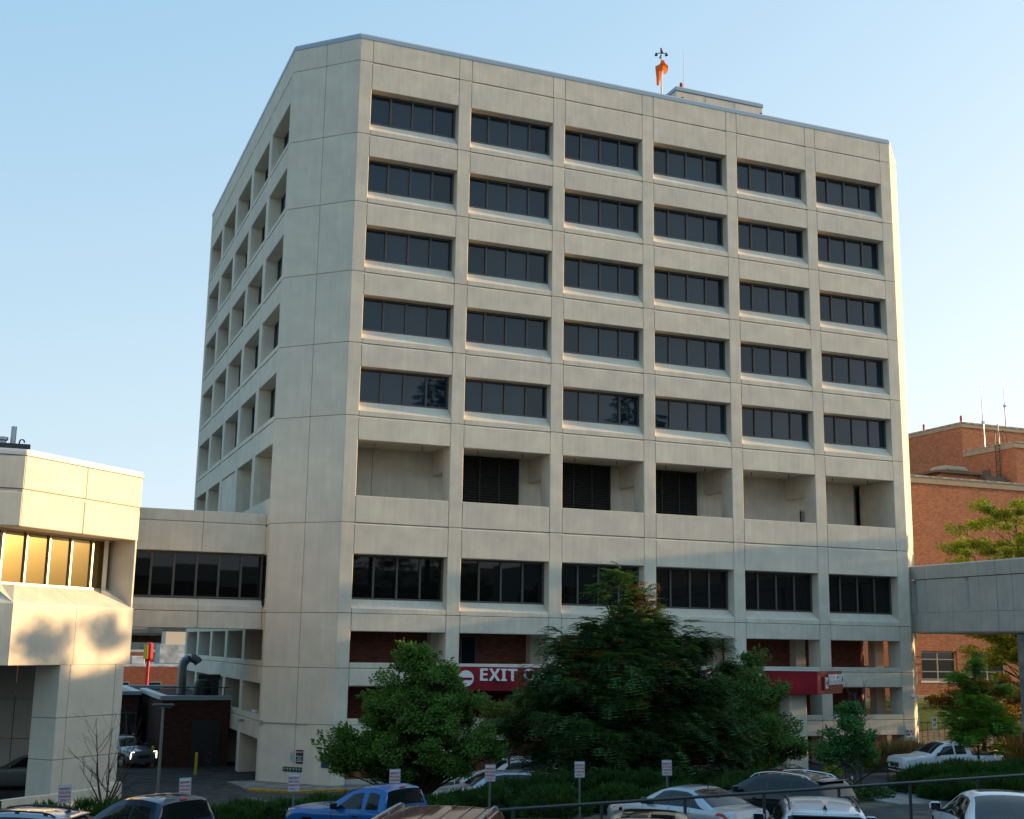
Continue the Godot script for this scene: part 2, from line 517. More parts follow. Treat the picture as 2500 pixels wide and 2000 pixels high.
		for sx in [1.2, 3.9]:
			var mb := MB.new()
			mb.tube([Vector3(x0 + sx, 17.95, -0.95), Vector3(x0 + sx, 17.72, -0.95)], [0.025, 0.025], 6)
			mb.lathe([Vector2(0.0, 0.0), Vector2(0.07, 0.0), Vector2(0.0, 0.05)], 6, Vector3(x0 + sx, 17.69, -0.95))
			part("sprinkler", mb.mesh(), M.dark_metal, t)
	slab("balcony_end_wall", Vector3(pil[6][0] + 0.1, 13.92, -3.6), Vector3(pil[6][0] + 0.5, 17.94, -1.27), M.concrete2, t)
	# gallery back piers, and brick infill on the ground floor
	for b in 7:
		var xc: float = (pil[b][0] + pil[b][1]) / 2
		slab("gallery_pier", Vector3(xc - 0.35, -0.2, -3.29), Vector3(xc + 0.35, 7.88, -2.6), M.concrete2, t)
	for b in 3:
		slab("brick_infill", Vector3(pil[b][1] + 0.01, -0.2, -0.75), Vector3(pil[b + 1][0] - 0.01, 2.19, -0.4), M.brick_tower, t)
		slab("wall_base", Vector3(pil[b][1] + 0.01, -0.2, -0.39), Vector3(pil[b + 1][0] - 0.01, 0.35, -0.2), M.concrete_grey, t)
	for b in [1, 2, 3]:
		window(t, ff, pil[b][1] + 1.2, pil[b][1] + 2.2, 6.0, 7.7, -3.25, 1, M.glass)
	# penthouse on the roof
	var pf := Transform3D(Basis.IDENTITY, Vector3(27.2, 0, -12.0))
	var pw := 7.6
	slab("penthouse_wall", Vector3(0, 40.3, -9.0), Vector3(pw, 48.05, 0.0), M.concrete1, t, pf, 0.03)
	for x in [2.55, 5.1]:
		slab("wall_joint", Vector3(x, 40.4, 0.0), Vector3(x + 0.03, 48.0, 0.012), M.joint, t, pf)
	slab("penthouse_coping", Vector3(-0.04, 48.07, -9.04), Vector3(pw + 0.04, 48.36, 0.05), M.coping, t, pf, 0.02)
	slab("penthouse_coping_edge", Vector3(0.05, 48.365, -8.9), Vector3(pw - 0.05, 48.45, -0.05), M.coping_light, t, pf, 0.01)
	# signs of wear the photograph shows: hooks on the penthouse, conduit along the chamfer
	for x in [0.35, 7.2]:
		slab("floodlight", Vector3(x, 47.2, 0.02), Vector3(x + 0.14, 47.5, 0.3), M.dark_metal, t, pf, 0.02)
	var cf := facade_frame(Vector3(-3.094, 0, -3.094), Vector3(-1, 0, 1))
	slab("conduit", Vector3(-0.05, 3.02, 0.01), Vector3(2.9, 3.07, 0.06), M.steel, t, cf, 0.01)
	slab("junction_box", Vector3(0.0, 2.93, 0.012), Vector3(0.16, 3.16, 0.12), M.steel, t, cf, 0.01)

# ------------------------------------------------------------------ low building on the left, with its chamfered corner
func build_annex() -> void:
	var t := thing("annex_building", "low sunlit concrete building with jutting window storey, beside the glazed bridge", "building")
	var kx := -10.304
	var kz := 2.0
	var s := 5.305
	var w := s * 1.41421
	var fc := facade_frame(Vector3(kx - s, 0, kz + s), Vector3(1, 0, 1))
	var ff := facade_frame(Vector3(kx - s - 18.0, 0, kz + s), Vector3.BACK)
	var fr := facade_frame(Vector3(kx, 0, kz), Vector3.RIGHT)
	# per face: frame, length, panel count
	for face in [[fc, w, 2], [ff, 18.0, 4], [fr, 14.0, 3]]:
		var f: Transform3D = face[0]
		var l: float = face[1]
		var n: int = face[2]
		for i in n:
			var x0: float = l * i / n + 0.012
			var x1: float = l * (i + 1) / n - 0.012
			slab("parapet_panel", Vector3(x0, 13.38, -0.5), Vector3(x1, 14.78, 0), conc(i), t, f, 0.02)
			slab("upper_panel", Vector3(x0, 11.80, -1.5), Vector3(x1, 13.24, -0.03), conc(i + 1), t, f, 0.03)
			swept("sill_panel", [Vector2(0.0, 6.05), Vector2(0.0, 8.58), Vector2(-0.03, 8.63), Vector2(-1.36, 9.42), Vector2(-1.5, 9.42), Vector2(-1.5, 6.05)], x0, x1, conc(i + 2), t, f)
		slab("ledge", Vector3(0.0, 13.24, -1.0), Vector3(l, 13.36, -0.06), M.concrete0, t, f, 0.01)
		slab("coping", Vector3(-0.02, 14.80, -0.5), Vector3(l + 0.02, 14.98, 0.04), M.coping_light, t, f, 0.02)
		slab("coping_edge", Vector3(0.02, 14.99, -0.45), Vector3(l - 0.02, 15.06, 0.01), M.white, t, f, 0.01)
		slab("wall_core", Vector3(0.6, 6.1, -2.1), Vector3(l - 0.6, 14.7, -1.55), M.joint, t, f)
	window(t, fc, -0.9, w - 0.14, 9.42, 11.80, -1.42, 6, M.glass_sun_tint, 0.09, M.alu)
	slab("jamb_panel", Vector3(w - 0.135, 8.6, -1.5), Vector3(w - 0.01, 11.80, -0.06), M.concrete1, t, fc, 0.02)
	window(t, ff, 6.0, 17.0, 9.42, 11.80, -1.42, 8, M.glass, 0.09)
	slab("jamb_panel", Vector3(17.02, 9.0, -1.5), Vector3(17.35, 11.80, -1.3), M.concrete1, t, ff, 0.02)
	slab("jamb_panel", Vector3(0.3, 9.0, -1.5), Vector3(5.98, 11.80, -1.3), M.concrete1, t, ff, 0.02)
	slab("jamb_panel", Vector3(0.3, 9.0, -1.5), Vector3(13.9, 11.80, -1.3), M.concrete1, t, fr, 0.02)
	# inside floors
	var plan := PackedVector2Array([Vector2(kx - s - 18.0, kz + s - 0.7), Vector2(kx - s - 0.3, kz + s - 0.7), Vector2(kx - 0.7, kz - 0.3), Vector2(kx - 0.7, kz - 14.0), Vector2(kx - s - 18.0, kz - 14.0)])
	for y in [[6.08, 6.5], [14.3, 14.5]]:
		var mb := MB.new()
		mb.prism(plan, y[0], y[1])
		part("floor_slab", mb.mesh(), M.ceiling, t)
	# pier under the corner, two panels wide with joints
	var fp := facade_frame(Vector3(-13.46, 0, 5.16), Vector3(1, 0, 1))
	var pw := 4.14
	for r in [[-0.3, 0.3], [0.32, 2.03], [2.05, 3.78], [3.80, 6.04]]:
		slab("pier_panel", Vector3(0.0, r[0], -1.4), Vector3(0.62, r[1], -0.02), M.concrete0, t, fp, 0.015)
		slab("pier_panel", Vector3(0.645, r[0], -1.4), Vector3(3.55, r[1], -0.02), M.concrete3, t, fp, 0.015)
		slab("pier_panel", Vector3(3.575, r[0], -1.4), Vector3(pw, r[1], -0.02), M.concrete2, t, fp, 0.015)
	# dark panelled wall set back under the storey
	for i in 6:
		for r in [[-0.2, 1.95], [1.97, 4.0], [4.02, 6.07]]:
			slab("back_wall_panel", Vector3(-26.0 + i * 2.2, r[0], -9.0), Vector3(-26.0 + (i + 1) * 2.2 - 0.03, r[1], -8.6), M.concrete_grey, t, Transform3D.IDENTITY, 0.015)
	# plant box, flue and bent vent pipe on the roof
	for i in 15:
		slab("plant_screen_rib", Vector3(-24.4 + i * 0.6, 14.5, -5.0), Vector3(-24.4 + i * 0.6 + 0.3, 16.7, -4.9), M.dark_metal, t, Transform3D.IDENTITY, 0.01)
	slab("plant_screen", Vector3(-24.5, 14.5, -9.0), Vector3(-15.5, 16.7, -5.02), M.dark_metal, t)
	slab("plant_cap", Vector3(-24.6, 16.71, -9.1), Vector3(-15.4, 17.05, -4.85), M.dark_metal, t)
	var mb := MB.new()
	mb.tube([Vector3(-16.27, 17.0, -6), Vector3(-16.27, 18.1, -6)], [0.14, 0.14], 14)
	part("flue", mb.smooth_mesh(), M.steel, t)
	mb = MB.new()
	mb.tube([Vector3(-15.95, 17.0, -6), Vector3(-15.95, 17.33, -6), Vector3(-15.9, 17.42, -6), Vector3(-15.8, 17.44, -6), Vector3(-15.72, 17.38, -6), Vector3(-15.71, 17.28, -6)], [0.04, 0.04, 0.04, 0.04, 0.04, 0.04], 8)
	part("vent_pipe", mb.smooth_mesh(), M.dark_metal, t)
	mb = MB.new()
	mb.lathe([Vector2(0, 0.5), Vector2(0.25, 0.45), Vector2(0.25, 0.3), Vector2(0.16, 0.25), Vector2(0.16, 0)], 14, Vector3(-16.75, 17.05, -6))
	part("roof_vent", mb.smooth_mesh(), M.steel, t)

func build_bridge() -> void:
	var t := thing("glazed_bridge", "concrete footbridge with a band of dark windows joining annex and tower", "bridge")
	var f := Transform3D(Basis.IDENTITY, Vector3(0, 0, -4.1))
	var x0 := -12.5
	var x1 := -3.11
	var c := -6.47
	for p in [[x0, c - 0.01], [c + 0.01, x1]]:
		slab("parapet_panel", Vector3(p[0], 13.42, -0.4), Vector3(p[1], 14.02, 0), M.concrete2, t, f, 0.02)
		swept("upper_panel", [Vector2(-0.06, 13.40), Vector2(0.0, 13.30), Vector2(0.0, 11.84), Vector2(-0.5, 11.82), Vector2(-0.5, 13.40)], p[0], p[1], M.concrete0, t, f)
		swept("sill_panel", [Vector2(0.0, 8.72), Vector2(0.0, 9.0), Vector2(-0.03, 9.03), Vector2(-0.42, 9.38), Vector2(-0.5, 9.38), Vector2(-0.5, 8.72)], p[0], p[1], M.concrete2, t, f)
		slab("lower_panel", Vector3(p[0], 7.82, -0.5), Vector3(p[1], 8.69, 0), M.concrete0, t, f, 0.02)
	slab("joint_filler", Vector3(x0, 13.39, -0.45), Vector3(x1, 13.43, -0.07), M.joint, t, f)
	window(t, f, x0, x1, 9.38, 11.83, -0.42, 8, M.glass_low, 0.11)
	slab("rear_wall", Vector3(x0, 7.84, -4.4), Vector3(x1, 14.0, -4.2), M.concrete2, t, f)
	slab("floor_slab", Vector3(x0, 7.86, -4.19), Vector3(x1, 8.4, -0.52), M.concrete2, t, f)
	slab("roof_slab", Vector3(x0, 13.4, -4.19), Vector3(x1, 13.8, -0.52), M.gravel, t, f)

func build_skywalk() -> void:
	var t := thing("skywalk", "grey concrete skywalk with narrow slit windows crossing the road to the tower", "bridge")
	# local x along +z seen from the west side
	var f := facade_frame(Vector3(37.4, 0, -0.75), Vector3.LEFT)
	var cuts := [0.0, 1.48, 3.82, 6.09, 7.5, 8.72, 11.0, 13.3, 15.6, 17.9, 20.2, 22.5, 24.8, 27.1, 29.4, 31.7, 34.0, 36.3]
	for i in cuts.size() - 1:
		var a: float = cuts[i] + 0.008
		var b: float = cuts[i + 1] - 0.008
		if i == 4 or i == 3:
			b -= 0.01
		swept("parapet_panel", [Vector2(0.05, 11.66), Vector2(0.05, 12.45), Vector2(0.0, 12.5), Vector2(-0.4, 12.56), Vector2(-0.4, 11.66)], a, b, M.concrete_grey, t, f)
		var slit := -1.0
		if i == 0: slit = 0.12
		if i == 2: slit = 4.75
		if i == 7: slit = 13.6
		if slit < 0.0:
			slab("wall_panel", Vector3(a, 9.58, -0.35), Vector3(b, 11.62, 0), M.concrete_grey, t, f, 0.008)
		else:
			# splayed slit: left cheek slopes in, glass at the right end of the recess
			if slit - a > 0.06:
				slab("wall_panel", Vector3(a, 9.58, -0.35), Vector3(slit, 11.62, 0), M.concrete_grey, t, f, 0.008)
			slab("wall_panel", Vector3(slit + 0.5, 9.58, -0.35), Vector3(b, 11.62, 0), M.concrete_grey, t, f, 0.008)
			var mb := MB.new()
			var s0 := slit
			var s1 := slit + 0.36
			var s2 := slit + 0.5
			mb.quad(Vector3(s0, 9.58, 0), Vector3(s1, 9.88, -0.3), Vector3(s1, 11.3, -0.3), Vector3(s0, 11.62, 0))
			mb.quad(Vector3(s0, 9.58, 0), Vector3(s2, 9.58, 0), Vector3(s2, 9.88, -0.3), Vector3(s1, 9.88, -0.3))
			mb.quad(Vector3(s0, 11.62, 0), Vector3(s2, 11.62, 0), Vector3(s2, 11.3, -0.3), Vector3(s1, 11.3, -0.3))
			part("slit_reveal", mb.mesh(), M.concrete_grey, t, f)
			slab("slit_pane", Vector3(s1, 9.88, -0.34), Vector3(s2, 11.3, -0.3), M.glass_low, t, f, 0.002)
		swept("lower_panel", [Vector2(0.0, 9.57), Vector2(0.0, 8.42), Vector2(-0.06, 8.34), Vector2(-0.35, 8.27), Vector2(-0.35, 9.57)], a, b, M.concrete_grey, t, f)
	var l: float = cuts[cuts.size() - 1]
	slab("joint_filler", Vector3(0, 8.4, -0.45), Vector3(l, 12.4, -0.36), M.joint, t, f)
	slab("rear_wall", Vector3(0, 8.3, -3.6), Vector3(l, 12.5, -3.3), M.concrete_grey, t, f)
	slab("floor_slab", Vector3(0, 8.31, -3.29), Vector3(l, 8.6, -0.46), M.concrete_grey, t, f)
	slab("roof_slab", Vector3(0, 12.2, -3.29), Vector3(l, 12.42, -0.46), M.concrete_grey, t, f)
	for x in [8.55, 26.0]:
		slab("support_column", Vector3(x, -0.5, -3.0), Vector3(x + 1.5, 8.26, -0.25), M.concrete_walk, t, f, 0.03)
	slab("expansion_joint", Vector3(7.492, 8.36, -0.3), Vector3(7.508, 12.46, 0.0), M.black, t, f)

# ------------------------------------------------------------------ red canopy over the emergency entrance
func lettering(s: String, h: float, depth: float, m: Material, parent: Node, tf: Transform3D, called := "lettering", wide := 1.0, bold := true) -> MeshInstance3D:
	var tm := TextMesh.new()
	tm.text = s
	var fnt := SystemFont.new()
	fnt.font_names = PackedStringArray(["Droid Sans"])
	fnt.font_weight = 700 if bold else 400
	tm.font = fnt
	tm.font_size = 64
	tm.pixel_size = h / 46.0
	tm.depth = depth
	tm.curve_step = 2.0
	tm.horizontal_alignment = HORIZONTAL_ALIGNMENT_LEFT
	tm.vertical_alignment = VERTICAL_ALIGNMENT_BOTTOM
	return part(called, tm, m, parent, tf * Transform3D(Basis.from_scale(Vector3(wide, 1, 1)), Vector3.ZERO))

func build_canopy() -> void:
	var t := thing("entrance_canopy", "red entrance canopy reading EXIT ONLY and EMERGENCY in front of the tower", "canopy")
	var a := Vector3(4.9, 0, 1.2)
	var b := Vector3(24.75, 0, 6.7)
	var dirv := (b - a).normalized()
	var f := Transform3D(Basis(dirv, Vector3.UP, dirv.cross(Vector3.UP)), a)
	var l := a.distance_to(b)
	var y0 := 4.84
	var y1 := 6.05
	# fascia boards along the front
	var nf := 8
	for i in nf:
		slab("fascia_panel", Vector3(l * i / nf + 0.004, y0, -0.25), Vector3(l * (i + 1) / nf - 0.004, y1, 0), M.red, t, f, 0.012)
	var e := Vector3(b.x + 3.1, 0, b.z - 2.0)
	var d2 := (e - b).normalized()
	var f2 := Transform3D(Basis(d2, Vector3.UP, d2.cross(Vector3.UP)), b)
	var l2 := b.distance_to(e)
	slab("fascia_panel", Vector3(0.02, y0, -0.25), Vector3(l2, y1, -0.005), M.red, t, f2, 0.015)
	slab("sign_board", Vector3(0.75, y0 + 0.2, 0.0), Vector3(l2 - 0.05, y1 - 0.28, 0.08), M.red_dark, t, f2, 0.01)
	# roof deck and soffit, back to the tower wall
	var mb := MB.new()
	mb.prism(PackedVector2Array([Vector2(a.x + 0.1, 0.03), Vector2(a.x + 0.1, a.z - 0.3), Vector2(b.x - 0.1, b.z - 0.3), Vector2(e.x - 0.2, e.z - 0.1), Vector2(e.x - 0.2, 0.03)]), y0 + 0.15, y0 + 0.7)
	part("roof_deck", mb.mesh(), M.coping, t)
	slab("roof_edge", Vector3(0.05, y1 + 0.003, -0.28), Vector3(l, y1 + 0.05, 0.02), M.coping_light, t, f, 0.01)
	# white letters standing off the board
	lettering("EXIT ONLY", 0.62, 0.08, M.letter, t, f * Transform3D(Basis.IDENTITY, Vector3(2.35, y0 + 0.30, 0.06)), "lettering", 1.12)
	lettering("EMERGENCY", 0.62, 0.08, M.letter, t, f * Transform3D(Basis.IDENTITY, Vector3(11.8, y0 + 0.30, 0.06)), "lettering", 1.12)
	lettering("EMERGENCY", 0.55, 0.06, M.letter, t, f2 * Transform3D(Basis.IDENTITY, Vector3(1.42, y0 + 0.30, 0.1)), "lettering", 0.5)
	# no-entry disc and cross emblem
	mb = MB.new()
	mb.lathe([Vector2(0, 0.08), Vector2(0.41, 0.08), Vector2(0.41, 0), Vector2(0, 0)], 28, Vector3.ZERO, Basis(Vector3.RIGHT, PI / 2))
	var disc := part("no_entry_disc", mb.mesh(), M.letter, t, f * Transform3D(Basis.IDENTITY, Vector3(1.7, y0 + 0.62, 0.02)))
	slab("bar", Vector3(-0.32, -0.08, 0.082), Vector3(0.32, 0.05, 0.1), M.red, disc, Transform3D.IDENTITY, 0.005)
	var fe := f2 * Transform3D(Basis.IDENTITY, Vector3(0.92, y0 + 0.3, 0.085))
	slab("emblem_board", Vector3(0, 0, 0), Vector3(0.36, 0.58, 0.03), M.letter, t, fe, 0.01)
	slab("emblem_cross", Vector3(0.15, 0.1, 0.031), Vector3(0.21, 0.48, 0.045), M.red_dark, t, fe, 0.004)
	slab("emblem_cross", Vector3(0.05, 0.25, 0.0315), Vector3(0.31, 0.33, 0.0455), M.red_dark, t, fe, 0.004)
	# concrete columns
	for c in [Vector3(24.2, 0, 5.6), Vector3(13.0, 0, 2.4)]:
		slab("column", Vector3(c.x - 0.55, -0.2, c.z - 0.9), Vector3(c.x + 0.55, y0 - 0.004, c.z + 0.1), M.concrete0, t, Transform3D.IDENTITY, 0.04)

# ------------------------------------------------------------------ brick hospital wing on the right
func brick_window(t: Node3D, x: float, y: float, w: float, h: float, z: float, rows: Array) -> void:
	var mb := MB.new()
	var bar := 0.1
	for p in [[0.0, bar], [w / 2 - bar * 0.6, w / 2 + bar * 0.6], [w - bar, w]]:
		mb.box(Vector3(p[0], 0, -0.05), Vector3(p[1], h, 0.05))
	for r in rows:
		mb.box(Vector3(0, h * r - 0.045, -0.045), Vector3(w, h * r + 0.045, 0.045))
	var fr := part("window", mb.mesh(), M.cream, t, Transform3D(Basis.IDENTITY, Vector3(x, y, z)))
	for i in 2:
		slab("pane", Vector3(i * w / 2 + 0.02, 0.02, -0.03), Vector3((i + 1) * w / 2 - 0.02, h - 0.02, -0.02), M.glass_shade, fr, Transform3D.IDENTITY, 0.002)
	slab("sill", Vector3(-0.15, -0.22, -0.1), Vector3(w + 0.15, -0.03, 0.4), M.coping_light, fr, Transform3D.IDENTITY, 0.01)
	slab("reveal", Vector3(w, 0, -0.05), Vector3(w + 0.12, h, 0.3), M.cream, fr, Transform3D.IDENTITY, 0.01)

func build_brick_wing() -> void:
	var t := thing("brick_wing", "red brick hospital wing with pale stone copings behind the skywalk", "building")
	# the front wall as boxes that leave openings for the two window rows
	var z := -30.0
	var xs := 61.0
	var xe := 104.0
	var rows := [[4.6, 7.25], [11.6, 14.5]]
	var wx := [62.75, 68.6, 74.4, 80.2, 86.0, 91.8, 97.6]
	var ww := 4.2
	var y := 2.0
	for r in rows:
		slab("wall", Vector3(xs, y, z - 0.6), Vector3(xe, r[0], z), M.brick, t, Transform3D.IDENTITY, 0.01)
		var x := xs
		for q in wx:
			slab("wall", Vector3(x, r[0], z - 0.6), Vector3(q, r[1], z), M.brick, t, Transform3D.IDENTITY, 0.0)
			x = q + ww
		slab("wall", Vector3(x, r[0], z - 0.6), Vector3(xe, r[1], z), M.brick, t, Transform3D.IDENTITY, 0.0)
		for q in wx:
			brick_window(t, q, r[0], ww, r[1] - r[0], z - 0.35, [0.04, 0.3, 0.72, 0.97])
		y = r[1]
	slab("wall", Vector3(xs, y, z - 0.6), Vector3(xe, 22.9, z), M.brick, t, Transform3D.IDENTITY, 0.01)
	slab("core", Vector3(xs + 0.1, 1.5, z - 12.0), Vector3(xe, 22.8, z - 0.9), M.brick, t)
	slab("coping", Vector3(xs - 0.1, 22.9, z - 0.9), Vector3(xe, 23.45, z + 0.12), M.stone_trim, t)
	slab("coping_cap", Vector3(xs - 0.14, 23.455, z - 0.95), Vector3(xe, 23.65, z + 0.18), M.stone_cap, t)
	for yy in [5.3, 6.0, 6.7]:
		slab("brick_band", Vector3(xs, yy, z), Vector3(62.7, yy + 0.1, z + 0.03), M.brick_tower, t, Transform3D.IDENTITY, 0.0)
	slab("foundation", Vector3(xs - 0.1, 1.0, z - 0.5), Vector3(xe, 3.25, z + 0.12), M.stone_trim, t)
	# higher blocks behind
	var bx := 76.2
	slab("upper_block", Vector3(bx, 20.0, -47.5), Vector3(110.0, 30.6, -38.0), M.brick, t)
	slab("coping", Vector3(bx - 0.08, 30.6, -47.6), Vector3(110.0, 30.98, -37.9), M.stone_trim, t)
	slab("coping_cap", Vector3(bx - 0.12, 30.985, -47.65), Vector3(110.0, 31.15, -37.85), M.stone_cap, t)
	slab("middle_block", Vector3(bx + 0.01, 20.0, -37.99), Vector3(110.0, 27.35, -30.7), M.brick, t)
	slab("coping", Vector3(bx - 0.1, 27.36, -37.9), Vector3(110.0, 27.85, -30.6), M.stone_trim, t)
	slab("coping_cap", Vector3(bx - 0.14, 27.855, -37.9), Vector3(110.0, 28.0, -30.55), M.stone_cap, t)
	slab("roof_door", Vector3(bx - 0.05, 23.3, -35.3), Vector3(bx - 0.002, 25.6, -34.2), M.bronze_door, t)
	# roof ladder with hooped top
	var mb := MB.new()
	for dz in [0.0, 0.55]:
		mb.tube([Vector3(bx - 0.35, 22.8, -33.0 + dz), Vector3(bx - 0.35, 28.3, -33.0 + dz), Vector3(bx - 0.25, 29.2, -33.0 + dz), Vector3(bx + 0.3, 29.4, -33.0 + dz), Vector3(bx + 0.7, 28.9, -33.0 + dz), Vector3(bx + 0.7, 28.0, -33.0 + dz)], [0.04, 0.04, 0.04, 0.04, 0.04, 0.04], 6)
	for i in 16:
		mb.tube([Vector3(bx - 0.35, 23.2 + i * 0.33, -33.0), Vector3(bx - 0.35, 23.2 + i * 0.33, -32.45)], [0.025, 0.025], 6)
	part("roof_ladder", mb.mesh(), M.dark_metal, t)
	# stair house and duct on the lower roof
	slab("stair_house", Vector3(68.3, 22.8, -36.4), Vector3(73.2, 24.5, -32.6), M.brick, t)
	slab("stair_house_roof", Vector3(67.6, 24.52, -37.0), Vector3(73.5, 24.75, -32.2), M.bronze_door, t)
	slab("louver", Vector3(68.22, 23.3, -34.1), Vector3(68.29, 24.4, -33.1), M.louver, t)
	slab("skylight_hood", Vector3(69.4, 24.76, -35.6), Vector3(72.6, 25.5, -33.2), M.stone_trim, t, Transform3D.IDENTITY, 0.3)
	slab("duct", Vector3(72.9, 23.3, -33.8), Vector3(75.6, 24.4, -31.4), M.bronze_door, t)
	# antennas
	for q in [[Vector3(78.8, 27.9, -37.6), 35.6], [Vector3(86.2, 31.1, -42.0), 37.5]]:
		var m2 := MB.new()
		var p: Vector3 = q[0]
		m2.tube([p, Vector3(p.x, (p.y + q[1]) / 2, p.z), Vector3(p.x, q[1], p.z)], [0.1, 0.07, 0.02], 6)
		m2.box(p + Vector3(-0.12, 3.2, -0.12), p + Vector3(0.12, 3.5, 0.12))
		part("antenna", m2.mesh(), M.steel, t)
	for p in [Vector3(76.4, 31.1, -38.2), Vector3(76.4, 31.1, -44.0)]:
		var m3 := MB.new()
		m3.lathe([Vector2(0.12, 0), Vector2(0.12, 0.25), Vector2(0.15, 0.3), Vector2(0.13, 0.75), Vector2(0, 0.8)], 10, p)
		part("warning_lamp", m3.smooth_mesh(), M.lamp_red, t)
	var m4 := MB.new()
	m4.tube([Vector3(77.0, 27.9, -33.6), Vector3(76.9, 30.3, -33.6)], [0.09, 0.07], 8)
	part("vent_pipe", m4.mesh(), M.cream, t)

# ------------------------------------------------------------------ dark brick service block behind, under the bridge
func build_service_block() -> void:
	var t := thing("service_block", "low dark brick service block with metal roof edge behind the bridge", "building")
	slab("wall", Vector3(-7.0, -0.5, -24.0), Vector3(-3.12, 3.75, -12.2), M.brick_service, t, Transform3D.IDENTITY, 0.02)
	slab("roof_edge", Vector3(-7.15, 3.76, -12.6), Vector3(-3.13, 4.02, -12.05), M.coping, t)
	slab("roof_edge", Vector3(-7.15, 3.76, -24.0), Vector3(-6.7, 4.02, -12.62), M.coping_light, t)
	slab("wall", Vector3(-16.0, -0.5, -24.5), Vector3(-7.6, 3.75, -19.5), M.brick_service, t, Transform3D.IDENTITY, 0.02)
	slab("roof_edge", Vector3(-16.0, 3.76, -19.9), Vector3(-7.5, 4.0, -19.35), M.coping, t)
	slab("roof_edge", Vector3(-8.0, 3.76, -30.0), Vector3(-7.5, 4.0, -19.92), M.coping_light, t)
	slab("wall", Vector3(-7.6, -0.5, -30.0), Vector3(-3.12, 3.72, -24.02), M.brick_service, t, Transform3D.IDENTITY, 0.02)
	slab("roof_edge", Vector3(-7.49, 3.76, -30.2), Vector3(-3.13, 4.0, -29.8), M.coping, t)
	# door and glazed lobby with light inside
	slab("door", Vector3(-5.3, -0.1, -12.19), Vector3(-3.6, 2.6, -12.13), M.black, t)
	window(t, Transform3D.IDENTITY, -9.6, -7.7, -0.1, 2.7, -19.46, 3, M.glass, 0.07)
	# gooseneck exhaust stack and fan unit
	var mb := MB.new()
	var pts := [Vector3(-5.45, 3.8, -16.5), Vector3(-5.45, 5.6, -16.5)]
	var rad := [0.27, 0.27]
	for i in range(1, 8):
		var a := PI * 0.86 * i / 7.0
		pts.append(Vector3(-5.45 + 0.5 * (1 - cos(a)), 5.6 + 0.5 * sin(a), -16.5))
		rad.append(0.27)
	mb.tube(pts, rad, 18)
	part("exhaust_stack", mb.smooth_mesh(), M.galvanised, t)
	mb = MB.new()
	mb.lathe([Vector2(0, 0.95), Vector2(0.4, 0.95), Vector2(0.55, 0.6), Vector2(0.55, 0.1), Vector2(0.4, 0)], 16, Vector3(-4.6, 3.9, -13.6))
	mb.box(Vector3(-4.3, 3.9, -13.9), Vector3(-3.7, 5.2, -13.3))
	mb.box(Vector3(-4.9, 4.9, -13.9), Vector3(-3.6, 5.2, -13.4))
	part("fan_unit", mb.smooth_mesh(), M.black, t)
	for x in [-4.2, -3.5]:
		var m2 := MB.new()
		m2.tube([Vector3(x, 3.8, -12.4), Vector3(x, 4.5, -12.4)], [0.03, 0.03], 6)
		part("guard_post", m2.mesh(), M.dark_metal, t)
	slab("guard_rail", Vector3(-7.0, 4.45, -12.43), Vector3(-3.2, 4.5, -12.38), M.dark_metal, t)

